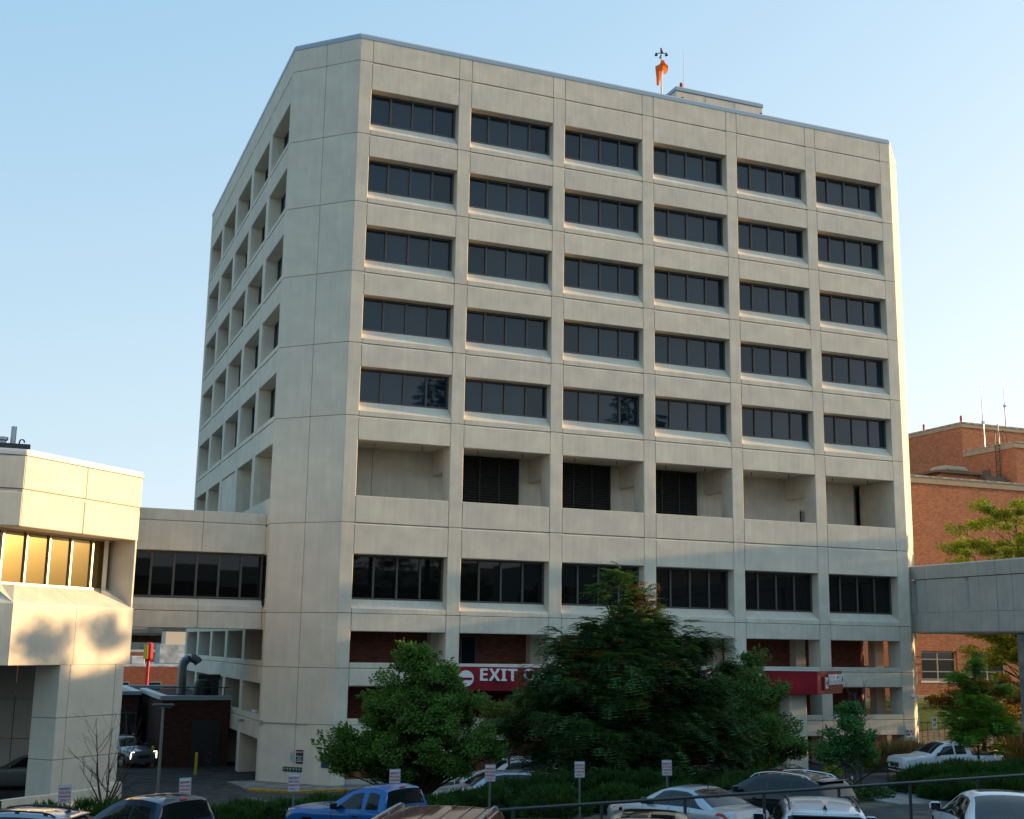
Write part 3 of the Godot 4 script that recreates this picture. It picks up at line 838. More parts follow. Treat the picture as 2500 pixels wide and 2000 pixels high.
# ------------------------------------------------------------------ windsock and other things on the tower roof
func build_windsock() -> void:
	var t := thing("windsock", "limp orange windsock on a slim white mast above the tower roof", "windsock", "", Vector3(23.75, 40.3, -8.0))
	var mb := MB.new()
	mb.tube([Vector3(0, 0, 0), Vector3(0, 8.3, 0)], [0.07, 0.05], 10)
	part("mast", mb.smooth_mesh(), M.mast_white, t)
	# hooped mouth, then the cloth hanging down
	mb = MB.new()
	var rings := [[Vector3(0.231, 6.922, 0.200), 0.330, Vector3(1, 0.05, 0)], [Vector3(0.110, 7.046, 0.200), 0.336, Vector3(1, 0.35, 0)], [Vector3(-0.028, 7.232, 0.200), 0.312, Vector3(1, 0.15, 0)], [Vector3(-0.193, 7.263, 0.200), 0.276, Vector3(0.7, -0.7, 0)], [Vector3(-0.303, 7.015, 0.200), 0.240, Vector3(0.1, -1, 0)], [Vector3(-0.319, 6.612, 0.200), 0.204, Vector3(0, -1, 0)], [Vector3(-0.341, 6.178, 0.200), 0.144, Vector3(0, -1, 0)], [Vector3(-0.385, 5.744, 0.200), 0.096, Vector3(-0.1, -1, 0)], [Vector3(-0.396, 5.589, 0.200), 0.084, Vector3(-0.1, -1, 0)]]
	var prev := PackedVector3Array()
	for i in rings.size():
		var c: Vector3 = rings[i][0]
		var nrm: Vector3 = (rings[i][2] as Vector3).normalized()
		var a := nrm.cross(Vector3.BACK).normalized()
		var b := nrm.cross(a).normalized()
		var ring := PackedVector3Array()
		for k in 24:
			var th := TAU * k / 24.0
			var r: float = rings[i][1] * (1.0 + (0.16 * sin(th * 5.0 + 1.0) if i > 2 else 0.02 * sin(th * 3)))
			ring.append(c + (a * cos(th) + b * sin(th)) * r)
		if i > 0:
			for k in 24:
				mb.quad(prev[k], prev[(k + 1) % 24], ring[(k + 1) % 24], ring[k])
		prev = ring
	part("cloth", mb.smooth_mesh(70), M.orange_cloth, t)
	mb = MB.new()
	mb.lathe([Vector2(0.32, -0.02), Vector2(0.35, 0), Vector2(0.32, 0.02), Vector2(0.3, 0), Vector2(0.32, -0.02)], 24, Vector3(0.235, 6.922, 0.2), Basis(Vector3.BACK, PI / 2))
	part("hoop", mb.smooth_mesh(), M.steel, t)
	# floodlights and beacon on top
	for k in 4:
		var an := TAU * k / 4.0 + 0.4
		mb = MB.new()
		mb.tube([Vector3(0, 8.2, 0), Vector3(cos(an) * 0.3, 8.15, sin(an) * 0.3)], [0.03, 0.03], 6)
		mb.lathe([Vector2(0.05, 0.1), Vector2(0.12, -0.1), Vector2(0, -0.1)], 10, Vector3(cos(an) * 0.36, 8.1, sin(an) * 0.36))
		part("floodlight", mb.mesh(), M.dark_metal, t)
	mb = MB.new()
	mb.lathe([Vector2(0.07, 0), Vector2(0.07, 0.25), Vector2(0, 0.3)], 10, Vector3(0, 8.3, 0))
	part("beacon", mb.smooth_mesh(), M.lamp_red, t)
	var l := thing("roof_beacon", "small red obstruction lamp at the corner of the roof penthouse", "lamp", "", Vector3(28.0, 48.45, -12.6))
	mb = MB.new()
	mb.lathe([Vector2(0.14, 0), Vector2(0.14, 0.2), Vector2(0.1, 0.22)], 10)
	part("base", mb.mesh(), M.steel, l)
	mb = MB.new()
	mb.lathe([Vector2(0.12, 0.22), Vector2(0.13, 0.5), Vector2(0.09, 0.62), Vector2(0, 0.64)], 10)
	part("lens", mb.smooth_mesh(), M.lamp_red, l)
	var w := thing("whip_antenna", "thin whip antenna standing on the roof penthouse beside the red lamp", "antenna", "", Vector3(28.6, 48.45, -13.2))
	mb = MB.new()
	mb.tube([Vector3.ZERO, Vector3(0, 3.6, 0)], [0.035, 0.012], 6)
	part("whip", mb.mesh(), M.steel, w)
	mb = MB.new()
	mb.lathe([Vector2(0.08, 0), Vector2(0.08, 0.15), Vector2(0.03, 0.2)], 8)
	part("base", mb.mesh(), M.steel, w)

# ------------------------------------------------------------------ ground
const LOT := 2.0
func low_lot_y(x: float) -> float:
	return clamp(LOT + 0.028 * x, 1.2, 2.6)
func road_y(x: float) -> float:
	return clamp(0.018 * x, 0.0, 0.75)
func ground_y(x: float, z: float) -> float:
	var r := road_y(x)
	if z < -34.0:
		r = lerp(r, -9.0, smoothstep(-40.0, -110.0, z) * (1.0 - smoothstep(38.0, 58.0, x)))
	r = lerp(r, 3.0, smoothstep(-8.0, -24.0, z) * smoothstep(41.0, 52.0, x))
	var b := smoothstep(19.5, 27.0, z)
	return lerp(r, low_lot_y(x), b)
func lot_y(x: float) -> float:
	return 2.65 + 0.03 * (x + 6.0)

func near_y(x: float, z: float) -> float:
	return lot_y(x) + 1.2 * (z - 38.45) / 36.55

func build_ground() -> void:
	# one sheet to the horizon, finer near the place
	var xs := [-900.0, -400.0, -200.0, -120.0, -80.0, -60.0, -48.0]
	var zs := [-1200.0, -600.0, -350.0, -220.0, -160.0, -130.0]
	var x := -40.0
	while x <= 110.0:
		xs.append(x); x += 3.0
	xs.append_array([130.0, 180.0, 300.0, 600.0, 1000.0])
	var z := -115.0
	while z < -36.0:
		zs.append(z); z += 5.0
	while z <= 38.0:
		zs.append(z); z += 1.5
	zs.append_array([38.2, 45.0, 60.0, 80.0, 120.0, 200.0, 400.0, 800.0])
	var mb := MB.new()
	var h := func(px: float, pz: float) -> Vector3: return Vector3(px, ground_y(px, pz) - 0.02, pz)
	for i in xs.size() - 1:
		for k in zs.size() - 1:
			mb.quad(h.call(xs[i], zs[k]), h.call(xs[i + 1], zs[k]), h.call(xs[i + 1], zs[k + 1]), h.call(xs[i], zs[k + 1]))
	struct("ground", mb.smooth_mesh(80), M.soil)
	sheet("road", -34.0, 43.0, -33.0, 19.6, 0.004, M.asphalt, 2.0)
	sheet("parking_lot", -40.0, 40.0, 29.6, 38.1, 0.004, M.asphalt, 4.0)
	# upper lot behind a low retaining wall
	var mu := MB.new()
	mu.quad(Vector3(-40, lot_y(-40), 38.45), Vector3(40, lot_y(40), 38.45), Vector3(40, lot_y(40) + 1.2, 75), Vector3(-40, lot_y(-40) + 1.2, 75))
	struct("upper_parking_lot", mu.mesh(), M.asphalt)
	for i in 20:
		var x0 := -40.0 + i * 4.0
		var w := MB.new()
		w.sweep(PackedVector2Array([Vector2(38.12, 1.5), Vector2(38.12, lot_y(x0) + 0.12), Vector2(38.45, lot_y(x0) + 0.12), Vector2(38.45, 1.5)]), x0, x0 + 3.99)
		struct("retaining_wall", w.mesh(), M.concrete_walk)
	# pavement and yellow kerb at the foot of the tower
	var wk := MB.new()
	wk.prism(PackedVector2Array([Vector2(-4.6, -3.2), Vector2(-4.2, 0.6), Vector2(-2.2, 2.0), Vector2(3.0, 1.5), Vector2(36.0, 2.0), Vector2(36.0, -0.9), Vector2(0.3, -0.3), Vector2(-2.9, -3.3)]), -0.2, 0.10)
	struct("pavement", wk.mesh(), M.concrete_walk)
	for q in [[Vector3(-4.25, 0.0, 0.62), Vector3(-2.22, 0.0, 2.05)], [Vector3(-2.18, 0.0, 2.04), Vector3(0.4, 0.0, 1.8)], [Vector3(1.2, 0.0, 1.72), Vector3(3.0, 0.0, 1.56)]]:
		var a: Vector3 = q[0]
		var b: Vector3 = q[1]
		var d := (b - a).normalized()
		slab("kerb", Vector3(0, -0.1, -0.18), Vector3(a.distance_to(b), 0.13, 0.03), M.kerb_yellow, self, Transform3D(Basis(d, Vector3.UP, d.cross(Vector3.UP)), a), 0.02).set_meta("kind", "structure")
	# painted lines on the road
	for q in [[Vector3(-1.2, 0, 3.6), Vector3(0.3, 0, 6.2)], [Vector3(-4.6, 0, 3.2), Vector3(-3.6, 0, 5.6)], [Vector3(1.6, 0, 3.4), Vector3(2.8, 0, 5.4)], [Vector3(-10.0, 0, 14.5), Vector3(34.0, 0.6, 14.5)]]:
		var a: Vector3 = q[0]
		var b: Vector3 = q[1]
		var n := (b - a).cross(Vector3.UP).normalized() * 0.06
		var m := MB.new()
		var c := 12
		for i in c:
			var p0 := a.lerp(b, float(i) / c)
			var p1 := a.lerp(b, float(i + 1) / c)
			p0.y = road_y(p0.x) + 0.012; p1.y = road_y(p1.x) + 0.012
			m.quad(p0 - n, p1 - n, p1 + n, p0 + n)
		struct("road_marking", m.mesh(), M.paint_white)
	# lawn bank in front of the brick wing
	sheet("lawn", 41.2, 100.0, -29.8, -14.0, 0.02, M.lawn, 3.0)

func sheet(called: String, x0: float, x1: float, z0: float, z1: float, lift: float, m: Material, step: float) -> void:
	var mb := MB.new()
	var nx: int = int(ceil((x1 - x0) / step))
	var nz: int = int(ceil((z1 - z0) / step))
	for i in nx:
		for k in nz:
			var a := x0 + (x1 - x0) * i / nx
			var b := x0 + (x1 - x0) * (i + 1) / nx
			var c := z0 + (z1 - z0) * k / nz
			var d := z0 + (z1 - z0) * (k + 1) / nz
			mb.quad(Vector3(a, ground_y(a, c) + lift, c), Vector3(b, ground_y(b, c) + lift, c), Vector3(b, ground_y(b, d) + lift, d), Vector3(a, ground_y(a, d) + lift, d))
	struct(called, mb.smooth_mesh(80), m)

# ------------------------------------------------------------------ vehicles
# a vehicle body is a loft: s runs from the nose (0) to the tail (L); sections from the roof's middle (q = 0) down to the sill (q = 8)
func curve(pts: Array, s: float) -> float:
	if s <= pts[0][0]:
		return pts[0][1]
	for i in pts.size() - 1:
		var a: Array = pts[i]
		var b: Array = pts[i + 1]
		if s <= b[0]:
			var t: float = (s - a[0]) / max(b[0] - a[0], 0.0001)
			var m0: float = 0.0
			var m1: float = 0.0
			var d: float = (b[1] - a[1]) / (b[0] - a[0])
			if i > 0:
				var dp: float = (a[1] - pts[i - 1][1]) / max(a[0] - pts[i - 1][0], 0.0001)
				m0 = 0.0 if dp * d <= 0.0 else 2.0 * dp * d / (dp + d)
			else:
				m0 = d
			if i + 2 < pts.size():
				var dn: float = (pts[i + 2][1] - b[1]) / max(pts[i + 2][0] - b[0], 0.0001)
				m1 = 0.0 if dn * d <= 0.0 else 2.0 * dn * d / (dn + d)
			else:
				m1 = d
			var h: float = b[0] - a[0]
			return (2 * t * t * t - 3 * t * t + 1) * a[1] + (t * t * t - 2 * t * t + t) * h * m0 + (-2 * t * t * t + 3 * t * t) * b[1] + (t * t * t - t * t) * h * m1
	return pts[pts.size() - 1][1]

func section(c: Dictionary, s: float) -> PackedVector2Array:
	var L: float = c.L
	var w: float = curve(c.plan, s) * c.W / 2.0
	var T: float = curve(c.top, s)
	var B: float = min(curve(c.belt, s), T - 0.07)
	var up: float = clamp((T - B) / max(c.H - curve(c.belt, L * 0.5), 0.01), 0.0, 1.0)
	var wt: float = lerp(w * 0.90, min(w * 0.93, c.roofw / 2.0), smoothstep(0.0, 1.0, up))
	var cr: float = lerp(0.05, 0.055, up)
	var sill: float = curve(c.sill, s)
	var mid: float = lerp(sill, B, 0.55)
	return PackedVector2Array([Vector2(0, T), Vector2(wt * 0.45, T - cr * 0.12), Vector2(wt * 0.80, T - cr * 0.45), Vector2(wt, T - cr * 1.1), Vector2(w * 0.955, B), Vector2(w * 0.995, B - 0.09), Vector2(w, mid), Vector2(w * 0.985, sill + 0.12), Vector2(w * 0.93, sill)])

func body_at(c: Dictionary, s: float, q: float, side: float) -> Vector3:
	var sec := section(c, clamp(s, 0.0, c.L))
	var i: int = int(clamp(floor(q), 0, 7))
	var p := sec[i].lerp(sec[i + 1], q - i)
	if q > 3.0 and q < 4.0:
		p.x += 0.025 * sin((q - 3.0) * PI)      # side glass bulges a little
	return Vector3(p.x * side, p.y, s - c.L / 2.0)

# patch of the body surface, lifted by off; corners given as [s, q] at four corners: front-low, rear-low, rear-high, front-high
func body_patch(c: Dictionary, mb: MB, k: Array, side: float, off: float, ns := 6, nq := 4) -> void:
	var g := []
	for i in ns + 1:
		g.append([])
		for j in nq + 1:
			var a := float(i) / ns
			var b := float(j) / nq
			var lo := Vector2(k[0][0], k[0][1]).lerp(Vector2(k[1][0], k[1][1]), a)
			var hi := Vector2(k[3][0], k[3][1]).lerp(Vector2(k[2][0], k[2][1]), a)
			var sq := lo.lerp(hi, b)
			var p := body_at(c, sq.x, sq.y, side)
			var ds := body_at(c, sq.x + 0.03, sq.y, side) - body_at(c, sq.x - 0.03, sq.y, side)
			var dq := body_at(c, sq.x, sq.y + 0.04, side) - body_at(c, sq.x, sq.y - 0.04, side)
			var n := ds.cross(dq).normalized()
			if n.dot(Vector3(p.x, p.y - 0.6, 0)) < 0.0 or (sq.y < 3.0 and n.y < 0.0):
				n = -n
			g[i].append(p + n * off)
	for i in ns:
		for j in nq:
			mb.quad(g[i][j], g[i + 1][j], g[i + 1][j + 1], g[i][j + 1])

# patch across the whole width of the top surface (windscreen, rear window, sunroof): s range, fraction of the half width
func top_patch(c: Dictionary, mb: MB, s0: float, s1: float, q0: float, q1: float, off: float, ns := 8) -> void:
	for side in [-1.0, 1.0]:
		body_patch(c, mb, [[s0, q0], [s1, q1], [s1, 0.0], [s0, 0.0]], side, off, ns, 6)

func wheel_mesh(kind: int) -> Array:
	var key := "wheel%d" % kind
	if not mesh_cache.has(key):
		var ax := Basis(Vector3.BACK, PI / 2)
		var tyre := MB.new()
		tyre.lathe([Vector2(0.68, -0.30), Vector2(0.93, -0.34), Vector2(0.99, -0.26), Vector2(1.0, 0.0), Vector2(0.99, 0.26), Vector2(0.93, 0.34), Vector2(0.68, 0.30)], 32, Vector3.ZERO, ax)
		var rim := MB.new()
		rim.lathe([Vector2(0.70, 0.30), Vector2(0.66, 0.32), Vector2(0.63, 0.20), Vector2(0.60, 0.05), Vector2(0.60, -0.28)], 32, Vector3.ZERO, ax)
		rim.lathe([Vector2(0.14, 0.10), Vector2(0.14, 0.22), Vector2(0.10, 0.25), Vector2(0, 0.25)], 14, Vector3.ZERO, ax)
		var spokes: int = [5, 6, 7][kind]
		for i in spokes:
			var a := TAU * i / spokes
			var d := Vector3(0, sin(a), cos(a))
			for o in ([-0.07, 0.07] if kind != 2 else [0.0]):
				var e: Vector3 = Vector3(0, cos(a), -sin(a)) * float(o)
				rim.tube([Vector3(-0.19, 0, 0) + d * 0.1 + e * 0.6, Vector3(-0.22, 0, 0) + d * 0.35 + e * 1.2, Vector3(-0.24, 0, 0) + d * 0.64 + e * 2.0], [0.06, 0.045, 0.05], 6)
		var disc := MB.new()
		disc.lathe([Vector2(0, 0.02), Vector2(0.45, 0.02), Vector2(0.45, -0.02)], 20, Vector3.ZERO, ax)
		mesh_cache[key] = [tyre.smooth_mesh(40), rim.smooth_mesh(40), disc.smooth_mesh(40)]
	return mesh_cache[key]

func vehicle(called: String, label: String, cat: String, group: String, c: Dictionary, paint: Material, at: Vector3, azimuth: float) -> Node3D:
	var t := thing(called, label, cat, group, at, -deg_to_rad(azimuth))
	var L: float = c.L
	var key := "car" + str(c.id)
	if not mesh_cache.has(key):
		var body := MB.new()
		var well := MB.new()
		var ns := int(L / 0.07)
		for side in [-1.0, 1.0]:
			for i in ns:
				var s0 := L * i / ns
				var s1 := L * (i + 1) / ns
				for j in 16:
					var q0 := j * 0.5
					var q1 := q0 + 0.5
					var cut := false
					if q0 >= 5.0:
						var m := body_at(c, (s0 + s1) / 2, (q0 + q1) / 2, side)
						for wz in [c.fw, c.rw]:
							if Vector2(m.z + L / 2 - wz, m.y - c.wr).length() < c.wr + 0.05:
								cut = true
					if cut:
						continue
					body.quad(body_at(c, s0, q0, side), body_at(c, s1, q0, side), body_at(c, s1, q1, side), body_at(c, s0, q1, side))
			# nose and tail caps
			for e in [0.0, L]:
				for j in 16:
					var q0 := j * 0.5
					var a := body_at(c, e, q0, side)
					var b := body_at(c, e, q0 + 0.5, side)
					body.quad(a, b, Vector3(0, b.y, b.z), Vector3(0, a.y, a.z))
			for wz in [c.fw, c.rw]:
				var zc: float = wz - L / 2
				for k in 12:
					var a0 := PI * k / 12.0
					var a1 := PI * (k + 1) / 12.0
					var r: float = c.wr + 0.055
					var xo: float = c.W / 2 * 0.965
					var xi: float = c.W / 2 - 0.4
					var p0 := Vector2(cos(a0) * r, sin(a0) * r)
					var p1 := Vector2(cos(a1) * r, sin(a1) * r)
					well.quad(Vector3(side * xo, c.wr + p0.y, zc + p0.x), Vector3(side * xo, c.wr + p1.y, zc + p1.x), Vector3(side * xi, c.wr + p1.y, zc + p1.x), Vector3(side * xi, c.wr + p0.y, zc + p0.x))
					well.tri(Vector3(side * xi, c.wr, zc), Vector3(side * xi, c.wr + p0.y, zc + p0.x), Vector3(side * xi, c.wr + p1.y, zc + p1.x))
		var floor_mb := MB.new()
		for i in 12:
			var s0 := L * i / 12.0
			var s1 := L * (i + 1) / 12.0
			var a := section(c, s0)[8]
			var b := section(c, s1)[8]
			well.quad(Vector3(-a.x + 0.35, a.y, s0 - L / 2), Vector3(a.x - 0.35, a.y, s0 - L / 2), Vector3(b.x - 0.35, b.y, s1 - L / 2), Vector3(-b.x + 0.35, b.y, s1 - L / 2))
		mesh_cache[key] = [body.smooth_mesh(38), well.mesh()]
	part("body", mesh_cache[key][0], paint, t)
	part("underbody", mesh_cache[key][1], M.black, t)
	# glass
	if c.has("screen"):
		var mb := MB.new()
		top_patch(c, mb, c.screen[0], c.screen[1], 2.6, 2.75, 0.008)
		part("windscreen", mb.smooth_mesh(60), M.car_glass, t)
	if c.has("back"):
		var mb := MB.new()
		top_patch(c, mb, c.back[0], c.back[1], 2.7, 2.6, 0.010)
		part("rear_window", mb.smooth_mesh(60), M.car_glass, t)
	if c.has("roof_glass"):
		var mb := MB.new()
		top_patch(c, mb, c.roof_glass[0], c.roof_glass[1], 1.7, 1.7, 0.006)
		part("sunroof", mb.smooth_mesh(60), M.car_glass, t)
	for side in [-1.0, 1.0]:
		var trim := MB.new()
		if c.has("trim"):
			body_patch(c, trim, c.trim, side, 0.003, 24, 5)
			part("window_trim", trim.smooth_mesh(60), M.trim_black, t)
		for w in c.side_windows:
			var mb := MB.new()
			body_patch(c, mb, w, side, 0.007, 10, 5)
			part("side_window", mb.smooth_mesh(60), M.car_glass, t)
		for s in c.seams:
			var mb := MB.new()
			body_patch(c, mb, [[s - 0.006, 7.4], [s + 0.006, 7.4], [s + 0.006, 4.0], [s - 0.006, 4.0]], side, 0.003, 1, 10)
			part("door_seam", mb.mesh(), M.black, t)
		for s in c.handles:
			var p := body_at(c, s, 5.1, side)
			slab("door_handle", p + Vector3(-0.025, -0.02, -0.1), p + Vector3(0.025, 0.02, 0.1), c.handle_mat if c.has("handle_mat") else paint, t, Transform3D.IDENTITY, 0.012)
		# lamps
		var hl := MB.new()
		body_patch(c, hl, c.head, side, 0.008, 6, 3)
		part("headlight", hl.smooth_mesh(60), M.lamp_clear, t)
		var tl := MB.new()
		body_patch(c, tl, c.tail, side, 0.012, 6, 3)
		part("taillight", tl.smooth_mesh(60), M.lamp_red, t)
		# mirror: shell on a stalk with a glass facing back
		var mp := body_at(c, c.mirror, 3.95, side) + Vector3(side * 0.14, 0.10, 0.0)
		var mm := MB.new()
		mm.obox(Transform3D(Basis.IDENTITY, mp + Vector3(-side * 0.10, -0.07, 0)), Vector3(0.14, 0.05, 0.07))
		var sh := part("mirror", bevel_box(Vector3(0.22, 0.17, 0.11), 0.045), c.mirror_mat if c.has("mirror_mat") else paint, t, Transform3D(Basis.IDENTITY, mp))
		part("mirror_glass", bevel_box(Vector3(0.18, 0.13, 0.012), 0.004), M.car_glass, sh, Transform3D(Basis.IDENTITY, Vector3(0, 0, 0.058)))
		part("mirror_stalk", mm.mesh(), M.trim_black, sh, Transform3D(Basis.IDENTITY, -mp))
		if c.has("rails"):
			var r := MB.new()
			var pts := []
			var rad := []
			for i in 13:
				var s: float = lerp(c.rails[0], c.rails[1], i / 12.0)
				var lift: float = 0.045 * min(1.0, min(i, 12 - i) / 1.0)
				pts.append(body_at(c, s, 2.55, side) + Vector3(0, lift, 0))
				rad.append(0.02)
			r.tube(pts, rad, 8)
			for s in [c.rails[0] + 0.25, (c.rails[0] + c.rails[1]) / 2, c.rails[1] - 0.25]:
				var p := body_at(c, s, 2.55, side)
				r.box(p + Vector3(-0.018, 0, -0.05), p + Vector3(0.018, 0.05, 0.05))
			part("roof_rail", r.smooth_mesh(), c.rail_mat if c.has("rail_mat") else M.chrome, t)
		# wheels
		for wz in [c.fw, c.rw]:
			var wm := wheel_mesh(c.wheel if c.has("wheel") else 0)
			var tf := Transform3D(Basis.from_scale(Vector3(side * -1.0, 1, 1) * c.wr), Vector3(side * (c.W / 2 - 0.125), c.wr, wz - L / 2))
			var ty := part("wheel", wm[0], M.rubber, t, tf)
			part("rim", wm[1], M.alloy, ty)
			part("brake_disc", wm[2], M.dark_metal, ty)
	# nose
	var yb: float = curve(c.sill, 0.0)
	var ht: float = section(c, 0.02)[4].y
	var wn: float = section(c, 0.02)[4].x
	slab("grille", Vector3(-wn * 0.55, lerp(yb, ht, 0.45), -L / 2 - 0.03), Vector3(wn * 0.55, lerp(yb, ht, 0.92), -L / 2 + 0.03), c.grille_mat if c.has("grille_mat") else M.trim_black, t, Transform3D.IDENTITY, 0.02)
	slab("bumper", Vector3(-wn * 0.95, yb + 0.06, -L / 2 - 0.05), Vector3(wn * 0.95, yb + 0.24, -L / 2 + 0.1), c.bumper_mat if c.has("bumper_mat") else paint, t, Transform3D.IDENTITY, 0.05)
	slab("rear_bumper", Vector3(-wn * 0.95, yb + 0.06, L / 2 - 0.1), Vector3(wn * 0.95, yb + 0.26, L / 2 + 0.05), c.bumper_mat if c.has("bumper_mat") else paint, t, Transform3D.IDENTITY, 0.05)
	slab("number_plate", Vector3(-0.16, yb + 0.32, L / 2 + 0.02), Vector3(0.16, yb + 0.47, L / 2 + 0.035), M.white, t, Transform3D.IDENTITY, 0.004)
	if c.has("ribs"):
		for i in c.ribs:
			var u: float = lerp(-1.9, 1.9, float(i) / (c.ribs - 1))
			var mb := MB.new()
			var sd: float = 1.0 if u >= 0 else -1.0
			body_patch(c, mb, [[c.rib_s[0], abs(u) + 0.05], [c.rib_s[1], abs(u) + 0.05], [c.rib_s[1], max(abs(u) - 0.05, 0.0)], [c.rib_s[0], max(abs(u) - 0.05, 0.0)]], sd, 0.012, 14, 1)
			part("roof_rib", mb.smooth_mesh(), paint, t)
	if c.has("fin"):
		var p := body_at(c, c.fin, 0.0, 1.0)
		var mb := MB.new()
		mb.quad(p + Vector3(-0.03, 0, -0.09), p + Vector3(-0.035, 0, 0.09), p + Vector3(0, 0.075, 0.08), p + Vector3(0, 0.07, 0.05))
		mb.quad(p + Vector3(0.03, 0, -0.09), p + Vector3(0.035, 0, 0.09), p + Vector3(0, 0.075, 0.08), p + Vector3(0, 0.07, 0.05))
		mb.tri(p + Vector3(-0.035, 0, 0.09), p + Vector3(0.035, 0, 0.09), p + Vector3(0, 0.075, 0.08))
		part("antenna_fin", mb.mesh(), M.trim_black, t)
	if c.has("mast"):
		var p := body_at(c, c.mast, 0.3, 1.0)
		var mb := MB.new()
		mb.tube([p, p + Vector3(0, 0.03, 0.0), p + Vector3(0, 0.22, 0.10)], [0.03, 0.012, 0.005], 6)
		part("roof_antenna", mb.mesh(), M.trim_black, t)
	if c.has("third_light"):
		var mb := MB.new()
		body_patch(c, mb, [[c.third_light, 0.35], [c.third_light + 0.05, 0.35], [c.third_light + 0.05, 0.0], [c.third_light, 0.0]], 1.0, 0.015, 2, 3)
		body_patch(c, mb, [[c.third_light, 0.35], [c.third_light + 0.05, 0.35], [c.third_light + 0.05, 0.0], [c.third_light, 0.0]], -1.0, 0.015, 2, 3)
		part("brake_light", mb.mesh(), M.lamp_red, t)
	if c.has("spoiler"):
		var p := body_at(c, c.spoiler, 0.0, 1.0)
		slab("roof_spoiler", p + Vector3(-c.roofw * 0.46, -0.06, -0.05), p + Vector3(c.roofw * 0.46, -0.02, 0.22), paint, t, Transform3D.IDENTITY, 0.018)
		var p2 := body_at(c, c.spoiler + 0.45, 0.3, 1.0)
		var mb := MB.new()
		mb.tube([p2 + Vector3(0, -0.05, 0.05), p2 + Vector3(-0.35, 0.02, 0.03)], [0.02, 0.01], 6)
		part("rear_wiper", mb.mesh(), M.black, t)
	if c.has("bed"):
		# load bed: floor and inner walls below the rails
		var mb := MB.new()
		var a: float = c.bed[0] - L / 2
		var b: float = c.bed[1] - L / 2
		var y: float = curve(c.top, (c.bed[0] + c.bed[1]) / 2)
		var w: float = c.W / 2 - 0.14
		mb.box(Vector3(-w, y + 0.005, a), Vector3(w, y + 0.03, b))
		part("bed_cover", mb.mesh(), M.black, t)
	return t

# body shapes
func shape_suv(id: String, L: float, W: float, H: float) -> Dictionary:
	var k := L / 4.65
	var h := H / 1.68
	return {"id": id, "L": L, "W": W, "H": H, "roofw": W * 0.66,
		"plan": [[0, 0.70], [0.12 * k, 0.86], [0.5 * k, 0.97], [1.3 * k, 1.0], [3.4 * k, 1.0], [4.3 * k, 0.95], [4.55 * k, 0.88], [L, 0.80]],
		"top": [[0, 0.78 * h], [0.06 * k, 0.92 * h], [0.35 * k, 1.0 * h], [0.9 * k, 1.06 * h], [1.32 * k, 1.13 * h], [1.62 * k, 1.32 * h], [2.0 * k, 1.53 * h], [2.3 * k, 1.62 * h], [2.9 * k, 1.68 * h], [3.6 * k, 1.66 * h], [4.15 * k, 1.58 * h], [4.3 * k, 1.50 * h], [4.52 * k, 1.18 * h], [4.6 * k, 1.02 * h], [L, 0.85 * h]],
		"belt": [[0, 0.74 * h], [0.9 * k, 0.98 * h], [1.4 * k, 1.03 * h], [3.4 * k, 1.09 * h], [4.4 * k, 1.14 * h], [L, 0.82 * h]],
		"sill": [[0, 0.30], [0.6 * k, 0.24], [3.9 * k, 0.24], [L, 0.36]],
		"fw": 0.88 * k, "rw": 3.62 * k, "wr": 0.355,
		"screen": [1.36 * k, 2.12 * k], "back": [4.24 * k, 4.54 * k],
		"trim": [[1.52 * k, 3.95], [4.28 * k, 3.95], [4.0 * k, 3.12], [2.22 * k, 3.12]],
		"side_windows": [[[1.62 * k, 3.90], [2.62 * k, 3.90], [2.62 * k, 3.2], [2.18 * k, 3.2]], [[2.70 * k, 3.90], [3.45 * k, 3.90], [3.42 * k, 3.2], [2.70 * k, 3.2]], [[3.52 * k, 3.88], [4.12 * k, 3.80], [3.92 * k, 3.2], [3.50 * k, 3.2]]],
		"seams": [1.58 * k, 2.66 * k, 3.45 * k], "handles": [2.48 * k, 3.3 * k], "mirror": 1.72 * k,
		"head": [[0.03, 5.1], [0.42 * k, 4.7], [0.5 * k, 4.15], [0.05, 4.2]], "tail": [[4.3 * k, 5.1], [L - 0.02, 5.0], [L - 0.03, 4.3], [4.38 * k, 4.25]], "spoiler": 4.15 * k, "wheel": 0}

